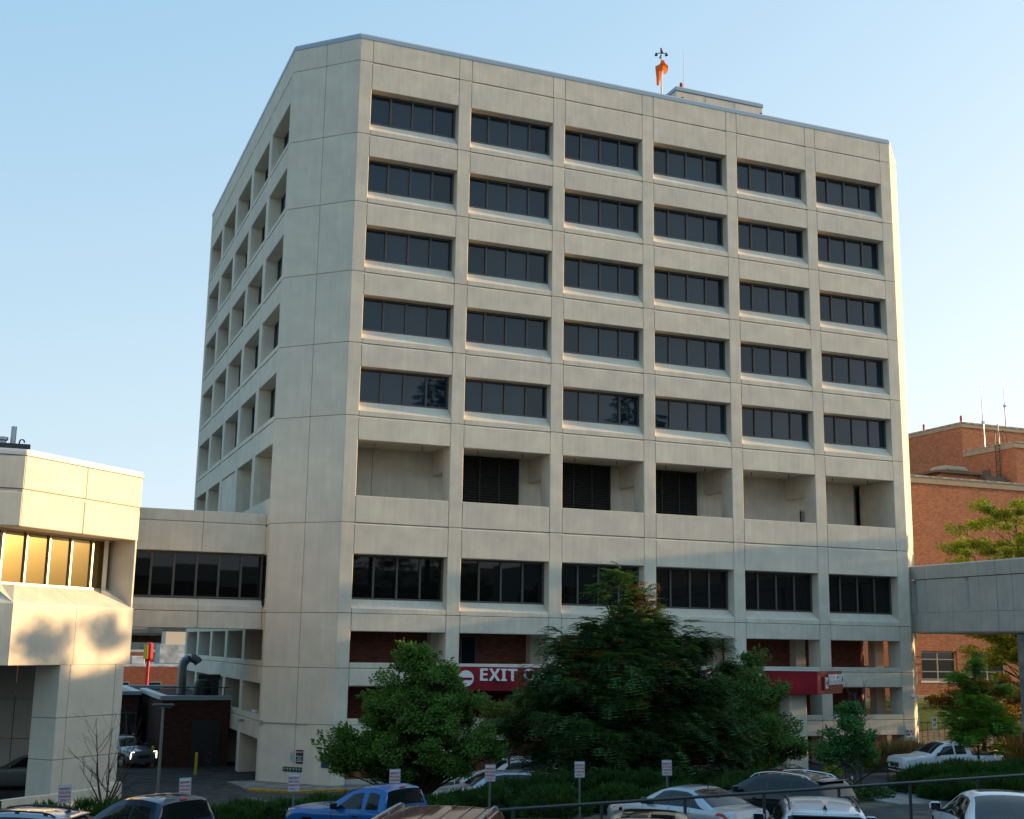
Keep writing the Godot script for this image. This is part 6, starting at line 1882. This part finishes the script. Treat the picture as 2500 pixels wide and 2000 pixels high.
func build_furniture() -> void:
	# lamp post at the entry to the service yard
	var t := thing("lamp_post", "slim grey lamp post with flat dark head at the service drive", "lamp", "", Vector3(-9.0, 0.0, 5.0))
	var mb := MB.new()
	mb.tube([Vector3(0, 0, 0), Vector3(0, 4.25, 0)], [0.075, 0.06], 10)
	part("pole", mb.smooth_mesh(), M.galvanised, t)
	slab("lamp_head", Vector3(-0.48, 4.25, -0.22), Vector3(0.48, 4.38, 0.22), M.dark_metal, t, Transform3D.IDENTITY, 0.05)
	slab("lens", Vector3(-0.36, 4.235, -0.15), Vector3(0.36, 4.25, 0.15), M.letter, t, Transform3D.IDENTITY, 0.005)
	mb = MB.new()
	mb.lathe([Vector2(0.2, 0), Vector2(0.2, 0.3), Vector2(0.12, 0.34)], 14)
	part("base", mb.mesh(), M.concrete_walk, t)
	# bollards
	for q in [[-5.52, -7.96], [-6.27, -13.2], [-7.3, -12.9]]:
		var b := thing("bollard", "yellow steel bollard in the service yard", "bollard", "yellow bollards in the service yard", Vector3(q[0], 0.0, q[1]))
		mb = MB.new()
		mb.tube([Vector3.ZERO, Vector3(0, 1.1, 0)], [0.085, 0.085], 12)
		mb.lathe([Vector2(0.085, 1.1), Vector2(0.06, 1.15), Vector2(0, 1.17)], 12)
		part("pipe", mb.smooth_mesh(50), M.yellow, b)
		mb = MB.new()
		mb.lathe([Vector2(0.16, 0), Vector2(0.16, 0.02), Vector2(0.085, 0.03)], 12)
		part("footing", mb.mesh(), M.concrete_walk, b)
	# yard stair railing
	t = thing("yard_railing", "dark steel handrail of the ramp beside the tower", "railing", "", Vector3(-4.6, 0.0, -9.0))
	for i in 6:
		mb = MB.new()
		mb.tube([Vector3(0.0, 0, i * -1.1), Vector3(0.0, 1.0, i * -1.1)], [0.025, 0.025], 6)
		part("post", mb.mesh(), M.dark_metal, t)
	for y in [0.5, 1.0]:
		slab("rail", Vector3(-0.025, y - 0.025, -5.6), Vector3(0.025, y + 0.025, 0.1), M.dark_metal, t, Transform3D.IDENTITY, 0.01)
	# pipe railing on the retaining wall
	t = thing("pipe_railing", "long dark pipe railing along the retaining wall between the two lots", "railing")
	var x0 := -6.0
	var x1 := 22.0
	var yr := func(x: float) -> float: return 3.77 + 0.0262 * (x + 5.6)
	mb = MB.new()
	mb.tube([Vector3(x0, yr.call(x0), 38.0), Vector3(x1, yr.call(x1), 38.0)], [0.036, 0.036], 12)
	part("top_rail", mb.smooth_mesh(60), M.rail, t)
	var x := -1.44 - 4.16
	while x < x1:
		slab("post", Vector3(x - 0.03, lot_y(x) - 0.5, 37.97), Vector3(x + 0.03, yr.call(x) - 0.02, 38.03), M.rail, t, Transform3D.IDENTITY, 0.008)
		x += 2.08
	# steps down to the drive with their handrails
	t = thing("steps", "concrete steps with black handrails between the hedges", "steps", "", Vector3(12.4, 0, 0))
	for i in 9:
		slab("step", Vector3(-1.0, -0.2, 26.4 - (i + 1) * 0.34), Vector3(1.0, low_lot_y(12.4) - 0.17 * i, 26.4 - i * 0.34 - 0.003), M.concrete_walk, t, Transform3D.IDENTITY, 0.01)
	slab("landing", Vector3(-1.2, 1.5, 26.402), Vector3(1.2, low_lot_y(12.4) + 0.02, 29.7), M.concrete_walk, t, Transform3D.IDENTITY, 0.01)
	for sx in [-0.9, 0.9]:
		mb = MB.new()
		var yl := low_lot_y(12.4)
		var pts := [Vector3(sx, yl, 27.0), Vector3(sx, yl + 0.85, 27.0), Vector3(sx, yl + 0.98, 26.9), Vector3(sx, yl + 1.0, 26.6), Vector3(sx, yl + 0.9, 26.35), Vector3(sx, yl - 0.6, 23.3), Vector3(sx, yl - 1.5, 23.3)]
		mb.tube(pts, [0.024, 0.024, 0.024, 0.024, 0.024, 0.024, 0.024], 8)
		mb.tube([Vector3(sx, yl, 26.55), Vector3(sx, yl + 0.99, 26.55)], [0.022, 0.022], 8)
		part("handrail", mb.smooth_mesh(60), M.black, t)
	t = thing("folding_sign", "small white standing sign with dark lettering at the foot of the steps", "sign", "", Vector3(13.9, ground_y(13.9, 22.5), 22.6), 0.45)
	t.basis = t.basis * Basis.from_euler(Vector3(-0.15, 0, 0))
	sign_panel("sign_panel", 0.62, 0.8, M.sign_white, t, Transform3D(Basis.IDENTITY, Vector3(0, 0.75, 0)))
	text_line("LEVEL", 0.10, 0.4, M.notice_ink, t, Transform3D(Basis.IDENTITY, Vector3(0, 0.85, 0.004)))
	for r in 2:
		slab("text_bar", Vector3(-0.2, 0.62 - r * 0.1, 0.008), Vector3(0.2, 0.65 - r * 0.1, 0.01), M.sign_red, t, Transform3D.IDENTITY, 0.001)
	for sx in [-0.28, 0.28]:
		slab("leg", Vector3(sx - 0.015, 0, -0.02), Vector3(sx + 0.015, 0.36, 0.0), M.steel, t)
	# low sloping wall of the planted bed beside the annex
	t = thing("bed_wall", "low sloping concrete wall round the planted bed at the annex", "wall")
	mb = MB.new()
	var a := [Vector3(-11.0, 1.2, 7.4), Vector3(-12.4, 1.2, 8.9), Vector3(-13.7, 1.25, 10.6), Vector3(-14.6, 1.4, 12.5), Vector3(-15.6, 1.7, 16.0)]
	for i in a.size() - 1:
		var p: Vector3 = a[i]
		var q: Vector3 = a[i + 1]
		var n := (q - p).cross(Vector3.UP).normalized() * 0.15
		for e in [[p - n, q - n], [p + n, q + n]]:
			mb.quad(e[0], e[1], Vector3(e[1].x, -0.2, e[1].z), Vector3(e[0].x, -0.2, e[0].z))
		mb.quad(p - n, q - n, q + n, p + n)
	part("wall", mb.mesh(), M.concrete0, t)
	slab("end_block", Vector3(-11.25, -0.1, 6.9), Vector3(-10.75, 1.28, 7.45), M.concrete0, t)
	# fence below the brick wing
	t = thing("picket_fence", "dark iron fence along the lawn by the tower's right corner", "fence")
	var fx := 41.6
	while fx < 52.0:
		var gz := -6.9 + (fx - 41.6) * 0.38
		var gy := ground_y(fx, gz)
		slab("picket", Vector3(fx - 0.018, gy, gz - 0.018), Vector3(fx + 0.018, gy + 1.75, gz + 0.018), M.black, t, Transform3D.IDENTITY, 0.004)
		fx += 0.36
	mb = MB.new()
	for y in [0.15, 1.68]:
		mb.tube([Vector3(41.6, ground_y(41.6, -6.9) + y, -6.9), Vector3(46.8, ground_y(46.8, -4.92) + y, -4.92), Vector3(52.0, ground_y(52.0, -2.95) + y, -2.95)], [0.025, 0.025, 0.025], 6)
	part("rails", mb.mesh(), M.black, t)
	# cameras on the tower
	var k := 0
	for q in [[Vector3(-3.35, 3.62, -3.75), 2.4, "white security camera on a bracket at the tower chamfer's left edge"], [Vector3(36.5, 4.55, 0.05), 0.3, "white security camera on the tower's right pier"], [Vector3(-3.4, 2.95, -7.6), 2.4, "grey floodlight on the tower's left side above the yard"]]:
		t = thing("security_camera" if k < 2 else "wall_floodlight", q[2], "camera" if k < 2 else "lamp", "", q[0], q[1])
		slab("bracket", Vector3(-0.03, -0.03, -0.2), Vector3(0.03, 0.03, 0.1), M.letter, t)
		slab("housing", Vector3(-0.08, -0.16, 0.0), Vector3(0.08, -0.02, 0.38), M.letter if k < 2 else M.steel, t, Transform3D.IDENTITY, 0.03)
		slab("lens", Vector3(-0.04, -0.13, 0.382), Vector3(0.04, -0.06, 0.39), M.black, t, Transform3D.IDENTITY, 0.002)
		k += 1
	# marker post beside the young tree
	t = thing("marker_post", "short pale marker post beside the young bushy tree", "post", "", Vector3(17.2, ground_y(17.2, 19.5), 19.4))
	mb = MB.new()
	mb.tube([Vector3.ZERO, Vector3(0, 1.6, 0)], [0.045, 0.045], 8)
	part("pipe", mb.smooth_mesh(60), M.cream, t)
	mb = MB.new()
	mb.lathe([Vector2(0.07, 1.6), Vector2(0.07, 1.72), Vector2(0, 1.75)], 10)
	part("cap", mb.mesh(), M.letter, t)
	# yellow wet-floor style sign by the lobby glass
	t = thing("caution_board", "yellow caution board standing by the lobby glass of the service block", "sign", "", Vector3(-7.85, 0.0, -18.2), 0.1)
	slab("board", Vector3(-0.25, 0.05, 0), Vector3(0.25, 1.25, 0.03), M.yellow, t, Transform3D(Basis.from_euler(Vector3(-0.12, 0, 0)), Vector3.ZERO))
	slab("board", Vector3(-0.25, 0.05, 0), Vector3(0.25, 1.25, 0.03), M.yellow, t, Transform3D(Basis.from_euler(Vector3(0.12, 0, 0)), Vector3(0, 0, -0.3)))

# ------------------------------------------------------------------ a person: one continuous skin over tapered bones
func person_mesh(bones: Array, cell: float, lo: Vector3, hi: Vector3, paint_of: Callable) -> ArrayMesh:
	var nx := int((hi.x - lo.x) / cell)
	var ny := int((hi.y - lo.y) / cell)
	var nz := int((hi.z - lo.z) / cell)
	var fld := PackedFloat32Array()
	fld.resize((nx + 1) * (ny + 1) * (nz + 1))
	fld.fill(1.0)
	var id := func(i: int, j: int, k: int) -> int: return (i * (ny + 1) + j) * (nz + 1) + k
	for b in bones:
		var a: Vector3 = b[0]
		var c: Vector3 = b[1]
		var m: float = max(b[2], b[3]) + 0.09
		var p0 := ((Vector3(min(a.x, c.x), min(a.y, c.y), min(a.z, c.z)) - Vector3.ONE * m - lo) / cell).floor()
		var p1 := ((Vector3(max(a.x, c.x), max(a.y, c.y), max(a.z, c.z)) + Vector3.ONE * m - lo) / cell).ceil()
		var ab := c - a
		for i in range(max(0, int(p0.x)), min(nx, int(p1.x)) + 1):
			for j in range(max(0, int(p0.y)), min(ny, int(p1.y)) + 1):
				for k in range(max(0, int(p0.z)), min(nz, int(p1.z)) + 1):
					var p := lo + Vector3(i, j, k) * cell
					var t: float = clamp((p - a).dot(ab) / max(ab.length_squared(), 0.000001), 0.0, 1.0)
					var d: float = (p - a - ab * t).length() - lerp(float(b[2]), float(b[3]), t)
					var q: int = id.call(i, j, k)
					var h: float = clamp(0.5 + 0.5 * (fld[q] - d) / 0.035, 0.0, 1.0)
					fld[q] = lerp(fld[q], d, h) - 0.035 * h * (1.0 - h)
	var vert := {}
	var get_v := func(i: int, j: int, k: int) -> Vector3:
		var key := Vector3i(i, j, k)
		if vert.has(key):
			return vert[key]
		var s := Vector3.ZERO
		var n := 0
		for e in 12:
			var ax := e / 4
			var u := (e % 4) / 2
			var v := e % 2
			var c0 := Vector3i(i, j, k)
			c0[(ax + 1) % 3] += u
			c0[(ax + 2) % 3] += v
			var c1 := c0
			c1[ax] += 1
			var f0: float = fld[id.call(c0.x, c0.y, c0.z)]
			var f1: float = fld[id.call(c1.x, c1.y, c1.z)]
			if (f0 < 0.0) != (f1 < 0.0):
				s += Vector3(c0).lerp(Vector3(c1), f0 / (f0 - f1))
				n += 1
		vert[key] = lo + s / max(n, 1) * cell
		return vert[key]
	var mb := MB.new()
	for i in range(1, nx):
		for j in range(1, ny):
			for k in range(1, nz):
				var f0 := fld[id.call(i, j, k)] < 0.0
				if f0 != (fld[id.call(i + 1, j, k)] < 0.0):
					mb.quad(get_v.call(i, j - 1, k - 1), get_v.call(i, j, k - 1), get_v.call(i, j, k), get_v.call(i, j - 1, k))
				if f0 != (fld[id.call(i, j + 1, k)] < 0.0):
					mb.quad(get_v.call(i - 1, j, k - 1), get_v.call(i, j, k - 1), get_v.call(i, j, k), get_v.call(i - 1, j, k))
				if f0 != (fld[id.call(i, j, k + 1)] < 0.0):
					mb.quad(get_v.call(i - 1, j - 1, k), get_v.call(i, j - 1, k), get_v.call(i, j, k), get_v.call(i - 1, j, k))
	# outward normals from the field
	var nn := PackedVector3Array()
	var cc := PackedColorArray()
	for p in mb.v:
		var g := Vector3.ZERO
		var q := ((p - lo) / cell).round()
		for ax in 3:
			var a := Vector3i(q)
			var b := Vector3i(q)
			a[ax] = min(a[ax] + 1, [nx, ny, nz][ax])
			b[ax] = max(b[ax] - 1, 0)
			g[ax] = fld[id.call(a.x, a.y, a.z)] - fld[id.call(b.x, b.y, b.z)]
		nn.append(g.normalized())
		cc.append(paint_of.call(p))
	var arr := []
	arr.resize(Mesh.ARRAY_MAX)
	arr[Mesh.ARRAY_VERTEX] = mb.v
	arr[Mesh.ARRAY_NORMAL] = nn
	arr[Mesh.ARRAY_COLOR] = cc
	var m := ArrayMesh.new()
	m.add_surface_from_arrays(Mesh.PRIMITIVE_TRIANGLES, arr)
	return m

func build_person() -> void:
	var t := thing("person", "person in dark clothes walking in the shade beneath the canopy", "person", "", Vector3(24.0, road_y(24.0) + 0.1, 2.6), 2.9)
	var b := []
	var hip := Vector3(0, 0.92, 0)
	var chest := Vector3(0, 1.32, 0.03)
	b.append([hip, Vector3(0, 1.1, 0.01), 0.135, 0.125])
	b.append([Vector3(-0.07, 1.18, 0.02), Vector3(-0.11, 1.36, 0.02), 0.11, 0.10])
	b.append([Vector3(0.07, 1.18, 0.02), Vector3(0.11, 1.36, 0.02), 0.11, 0.10])
	b.append([chest, Vector3(0, 1.5, 0.01), 0.10, 0.055])
	b.append([Vector3(0, 1.5, 0.01), Vector3(0, 1.58, 0.03), 0.052, 0.055])
	b.append([Vector3(0, 1.63, 0.03), Vector3(0, 1.69, 0.02), 0.088, 0.095])
	b.append([Vector3(0, 1.60, 0.09), Vector3(0, 1.63, 0.125), 0.03, 0.016])
	for s in [-1.0, 1.0]:
		var knee := Vector3(s * 0.09, 0.5, 0.07 * s)
		var ank := Vector3(s * 0.09, 0.09, 0.10 * s - 0.05)
		b.append([Vector3(s * 0.085, 0.9, 0), knee, 0.095, 0.065])
		b.append([knee, ank, 0.062, 0.042])
		b.append([ank + Vector3(0, -0.04, -0.02), ank + Vector3(s * 0.02, -0.05, 0.17), 0.045, 0.035])
		var elb := Vector3(s * 0.27, 1.16, -0.03)
		var wr := Vector3(s * 0.29, 0.94, 0.06)
		b.append([Vector3(s * 0.18, 1.41, 0.01), elb, 0.058, 0.044])
		b.append([elb, wr, 0.042, 0.03])
		b.append([wr, wr + Vector3(0, -0.08, 0.02), 0.028, 0.034])
		for f in 4:
			b.append([wr + Vector3(0, -0.08, 0.045 - f * 0.02), wr + Vector3(-s * 0.012, -0.17 + abs(f - 1.3) * 0.012, 0.05 - f * 0.018), 0.011, 0.009])
		b.append([wr + Vector3(-s * 0.01, -0.03, 0.045), wr + Vector3(-s * 0.02, -0.10, 0.08), 0.012, 0.010])
	var m := person_mesh(b, 0.02, Vector3(-0.5, -0.05, -0.4), Vector3(0.5, 1.9, 0.4), func(p: Vector3) -> Color:
		if p.y > 1.53:
			return Color(0.35, 0.2, 0.14) if p.z > 0.03 and p.y < 1.70 else Color(0.015, 0.012, 0.01)
		if abs(p.x) > 0.2 and p.y < 1.2:
			return Color(0.33, 0.19, 0.13)
		if p.y < 0.08:
			return Color(0.02, 0.02, 0.02)
		return Color(0.012, 0.014, 0.02) if p.y > 0.95 else Color(0.018, 0.018, 0.022))
	var sk := mat(Color(1, 1, 1), 0.8)
	sk.vertex_color_use_as_albedo = true
	part("body", m, sk, t)

# ------------------------------------------------------------------ town beyond the bridge, and what stands round the place out of frame
func build_town() -> void:
	var t := thing("far_brick_building", "distant red brick building with white flat roof and sash windows seen under the bridge", "building")
	var f := Transform3D(Basis.from_euler(Vector3(0, 0.12, 0)), Vector3(6.0, -7.9, -128.0))
	slab("wall", Vector3(-22.0, 0, -24.0), Vector3(20.0, 11.2, 0), M.brick_far, t, f, 0.05)
	slab("roof", Vector3(-21.7, 11.2, -23.7), Vector3(19.7, 11.45, -0.3), M.roof_pale, t, f, 0.05)
	for i in 9:
		for r in 2:
			var x := -20.0 + i * 4.6
			var y := 1.6 + r * 4.6
			var w := slab("window", Vector3(x, y, 0.0), Vector3(x + 1.9, y + 2.9, 0.06), M.window_far, t, f, 0.01)
			slab("pane", Vector3(-0.8, -1.3, 0.031), Vector3(0.8, -0.05, 0.05), M.glass, w, Transform3D.IDENTITY, 0.005)
			slab("pane", Vector3(-0.8, 0.05, 0.031), Vector3(0.8, 1.3, 0.05), M.glass, w, Transform3D.IDENTITY, 0.005)
	for q in [[-10.0, -12.0, 4.0, 3.2], [3.0, -14.0, 5.2, 3.0], [-3.0, -6.0, 2.0, 1.2], [9.0, -9.0, 6.0, 1.4]]:
		slab("roof_unit", Vector3(q[0], 11.46, q[1] - 3.0), Vector3(q[0] + q[2], 11.46 + q[3], q[1]), M.roof_pale, t, f, 0.08)
	t = thing("far_brick_building", "second distant brick building rising behind the white roof", "building")
	f = Transform3D(Basis.from_euler(Vector3(0, 0.12, 0)), Vector3(14.0, -9.0, -170.0))
	slab("wall", Vector3(-22.0, 0, -20.0), Vector3(30.0, 14.0, 0), M.brick_far, t, f, 0.05)
	slab("roof", Vector3(-21.7, 14.0, -19.7), Vector3(29.7, 14.3, -0.3), M.roof_pale, t, f, 0.05)
	for q in [[-2.0, 4.0, 3.4], [4.0, 1.2, 4.4], [8.0, 3.0, 1.6]]:
		slab("roof_unit", Vector3(q[0], 14.31, -6.0), Vector3(q[0] + q[1], 14.31 + q[2], -3.0), M.cream, t, f, 0.05)
	t = thing("far_garage", "distant pale parking garage with dark open decks and a red hipped roof pavilion", "building")
	f = Transform3D(Basis.from_euler(Vector3(0, 0.1, 0)), Vector3(20.0, -9.0, -230.0))
	for i in 5:
		slab("deck_parapet", Vector3(-60.0, 5.0 + i * 4.2, -0.4), Vector3(40.0, 7.2 + i * 4.2, 0), M.town_beige, t, f, 0.05)
		slab("deck", Vector3(-59.9, 4.6 + i * 4.2, -28.0), Vector3(39.9, 5.2 + i * 4.2, -0.45), M.town_beige, t, f, 0.05)
	slab("back_wall", Vector3(-59.9, 0, -28.6), Vector3(39.9, 23.0, -28.1), M.town_beige, t, f, 0.05)
	slab("stair_tower", Vector3(2.0, 0, 0.05), Vector3(14.0, 20.0, 6.0), M.town_beige, t, f, 0.05)
	for x in [2.5, 12.5]:
		slab("pavilion_post", Vector3(x, 20.0, 4.6), Vector3(x + 1.0, 25.0, 5.6), M.white, t, f, 0.05)
	slab("pavilion_back", Vector3(2.2, 20.0, 0.1), Vector3(13.8, 25.0, 0.4), M.town_grey, t, f, 0.05)
	var mb := MB.new()
	var apex := Vector3(8.0, 29.0, 3.0)
	var cs := [Vector3(-0.5, 25.0, -1.5), Vector3(16.5, 25.0, -1.5), Vector3(16.5, 25.0, 7.5), Vector3(-0.5, 25.0, 7.5)]
	for i in 4:
		mb.tri(cs[i], cs[(i + 1) % 4], apex)
	mb.quad(cs[0], cs[1], cs[2], cs[3])
	part("hipped_roof", mb.mesh(), M.roof_red, t, f)
	t = thing("far_tower_block", "distant grey office block with a grid of windows", "building")
	f = Transform3D(Basis.from_euler(Vector3(0, 0.1, 0)), Vector3(-2.0, -9.0, -300.0))
	slab("wall", Vector3(-60.0, 0, -30.0), Vector3(8.0, 48.0, 0), M.town_grey, t, f, 0.1)
	for i in 6:
		for r in 5:
			slab("window", Vector3(-28.0 + i * 4.0, 20.5 + r * 5.2, 0.0), Vector3(-24.6 + i * 4.0, 25.0 + r * 5.2, 0.1), M.glass, t, f, 0.02)
	t = thing("far_wall", "distant plain pale green building behind the garage", "building")
	f = Transform3D(Basis.from_euler(Vector3(0, 0.1, 0)), Vector3(60.0, -9.0, -330.0))
	slab("wall", Vector3(-52.0, 0, -30.0), Vector3(80.0, 44.0, 0), M.town_green, t, f, 0.1)
	slab("base_band", Vector3(-52.0, 0.0, 0.01), Vector3(80.0, 31.0, 0.5), M.town_grey, t, f, 0.1)
	t = thing("pylon_sign", "tall red and yellow rounded pylon sign on a red pole far down the street", "sign", "", Vector3(0.4, -9.0, -92.0))
	mb = MB.new()
	mb.tube([Vector3.ZERO, Vector3(0, 14.0, 0)], [0.2, 0.2], 12)
	part("pole", mb.smooth_mesh(60), M.sign_red_gloss, t)
	slab("board", Vector3(-0.42, 13.7, -0.55), Vector3(0.42, 15.9, 0.55), M.sign_red_gloss, t, Transform3D(Basis(Vector3.UP, 0.5), Vector3.ZERO), 0.3)
	slab("face", Vector3(-0.42, 13.95, -0.06), Vector3(0.42, 15.65, 0.0), M.sign_yellow, t, Transform3D(Basis(Vector3.UP, 0.5 - PI / 2), Vector3.ZERO) * Transform3D(Basis.IDENTITY, Vector3(0, 0, 0.46)), 0.02)
	t = thing("street_lamp", "tall slim street lamp catching the sun beyond the service block", "lamp", "", Vector3(-8.9, -6.0, -62.0))
	mb = MB.new()
	mb.tube([Vector3.ZERO, Vector3(0, 11.0, 0), Vector3(0.15, 11.35, 0), Vector3(0.9, 11.5, 0)], [0.13, 0.1, 0.08, 0.06], 10)
	part("pole", mb.smooth_mesh(60), M.mast_white, t)
	slab("lamp_head", Vector3(0.8, 11.35, -0.16), Vector3(1.5, 11.55, 0.16), M.steel, t, Transform3D.IDENTITY, 0.05)
	# the garage the skywalk leads to, and the block behind the viewer that the lower windows mirror
	t = thing("clinic_garage", "concrete garage at the far end of the skywalk", "building")
	slab("wall", Vector3(33.0, -0.5, 35.8), Vector3(75.0, 15.5, 62.0), M.concrete_grey, t, Transform3D.IDENTITY, 0.05)
	t = thing("hillside_block", "broad concrete block across the street behind the parking lots", "building")
	slab("wall", Vector3(-70.0, 0, 98.0), Vector3(60.0, 17.5, 120.0), M.concrete_grey, t, Transform3D.IDENTITY, 0.05)
	for i in 3:
		slab("window_band", Vector3(-69.0, 6.0 + i * 3.7, 97.9), Vector3(59.0, 7.8 + i * 3.7, 97.99), M.glass_low, t, Transform3D.IDENTITY, 0.0)
	var k := 0
	for q in [[28.6, 72.0, 37.5], [55.0, 72.0, 38.5], [59.5, 75.0, 37.0], [51.0, 80.0, 36.0], [24.0, 78.0, 34.0]]:
		pine(Vector3(q[0], 4.0, q[1]), q[2] - 4.0, 500 + k)
		k += 1

func pine(at: Vector3, h: float, sd: int) -> void:
	var t := thing("pine_tree", "tall pine on the hillside behind the parking lots", "tree", "tall pines on the hillside", at)
	var r := RandomNumberGenerator.new()
	r.seed = sd
	var mb := MB.new()
	mb.tube([Vector3.ZERO, Vector3(0.1, h * 0.5, 0), Vector3(0, h * 0.98, 0)], [0.45, 0.28, 0.03], 10)
	part("trunk", mb.smooth_mesh(70), M.bark, t)
	var xf := []
	var cols := PackedColorArray()
	for i in 520:
		var y := h * (0.2 + 0.8 * pow(r.randf(), 0.85))
		var reach := (h - y) * 0.2 + 0.5
		var a := TAU * r.randf()
		var q := r.randf_range(0.1, 1.0)
		var d := Vector3(cos(a), -0.12, sin(a)).normalized()
		xf.append(Transform3D(Basis.looking_at(-d, Vector3.UP).scaled(Vector3.ONE * r.randf_range(1.2, 1.9)), Vector3(0, y, 0) + d * reach * q))
		cols.append(tint(r, Color(0.03, 0.05, 0.015), Color(0.05, 0.075, 0.02)))
	foliage("crown", t, "needle", xf, cols)

# clear evening sky: deep blue overhead, pale at the horizon, brighter and warmer towards the sun
func sky_texture(to_sun: Vector3, exposure: float) -> ImageTexture:
	var w := 512
	var h := 256
	var img := Image.create(w, h, false, Image.FORMAT_RGBF)
	for y in h:
		var el := PI / 2 - PI * (y + 0.5) / h
		for x in w:
			var az := TAU * (x + 0.5) / w
			var d := Vector3(sin(az) * cos(el), sin(el), -cos(az) * cos(el))
			var k: float = pow(1.0 - max(sin(el), 0.0), 2.3)
			var c := Vector3(0.135, 0.37, 0.61).lerp(Vector3(0.575, 0.705, 0.765), k)
			var th := rad_to_deg(acos(clamp(d.dot(to_sun), -1.0, 1.0)))
			c += Vector3(1.0, 0.80, 0.57) * 0.55 * exp(-(th - 40.0) / 30.0) * (0.55 + 0.45 * k)
			if el < 0.0:
				c = Vector3(0.2, 0.19, 0.17)
			c /= exposure
			img.set_pixel(x, y, Color(c.x, c.y, c.z))
	return ImageTexture.create_from_image(img)

# ------------------------------------------------------------------ scene
func _ready() -> void:
	rng.seed = 7
	# camera
	var cam := Camera3D.new()
	cam.name = "camera"
	var fwd := Vector3(0.36733, 0.18822, -0.91085)
	var right := Vector3(cos(0.3833), 0, sin(0.3833))
	var up := right.cross(fwd).normalized()
	right = right * cos(0.01545) + up * sin(0.01545)
	up = right.cross(fwd).normalized()
	cam.transform = Transform3D(Basis(right.normalized(), up, -fwd.normalized()), Vector3(-15.8957, 7.1675, 63.1329))
	cam.fov = 36.78
	cam.near = 0.1
	cam.far = 3000.0
	add_child(cam)
	# sky and exposure
	var to_sun := Vector3(cos(deg_to_rad(3.2)), tan(deg_to_rad(8.0)), sin(deg_to_rad(3.2))).normalized()
	var we := WorldEnvironment.new()
	we.name = "world_environment"
	var env := Environment.new()
	var sky := Sky.new()
	var sm := PanoramaSkyMaterial.new()
	sm.panorama = sky_texture(to_sun, 1.70)
	sky.sky_material = sm
	env.background_mode = Environment.BG_SKY
	env.sky = sky
	env.ambient_light_source = Environment.AMBIENT_SOURCE_SKY
	env.tonemap_mode = Environment.TONE_MAPPER_LINEAR
	env.tonemap_exposure = 2.12
	env.sdfgi_enabled = true
	env.ssao_enabled = true
	env.ssil_enabled = true
	we.environment = env
	add_child(we)
	# low evening sun from the right
	var sun := DirectionalLight3D.new()
	sun.name = "sun"
	sun.light_color = Color(1.0, 0.84, 0.62)
	sun.light_energy = 1.5
	sun.light_angular_distance = 0.5
	sun.shadow_enabled = true
	add_child(sun)
	sun.look_at_from_position(Vector3.ZERO, -to_sun, Vector3.UP)
	make_materials()
	extra_materials()
	build_ground()
	build_tower()
	build_annex()
	build_bridge()
	build_skywalk()
	build_canopy()
	build_brick_wing()
	build_service_block()
	build_windsock()
	vehicle_materials()
	build_vehicles()
	build_signs()
	build_furniture()
	build_person()
	build_plants()
	build_town()
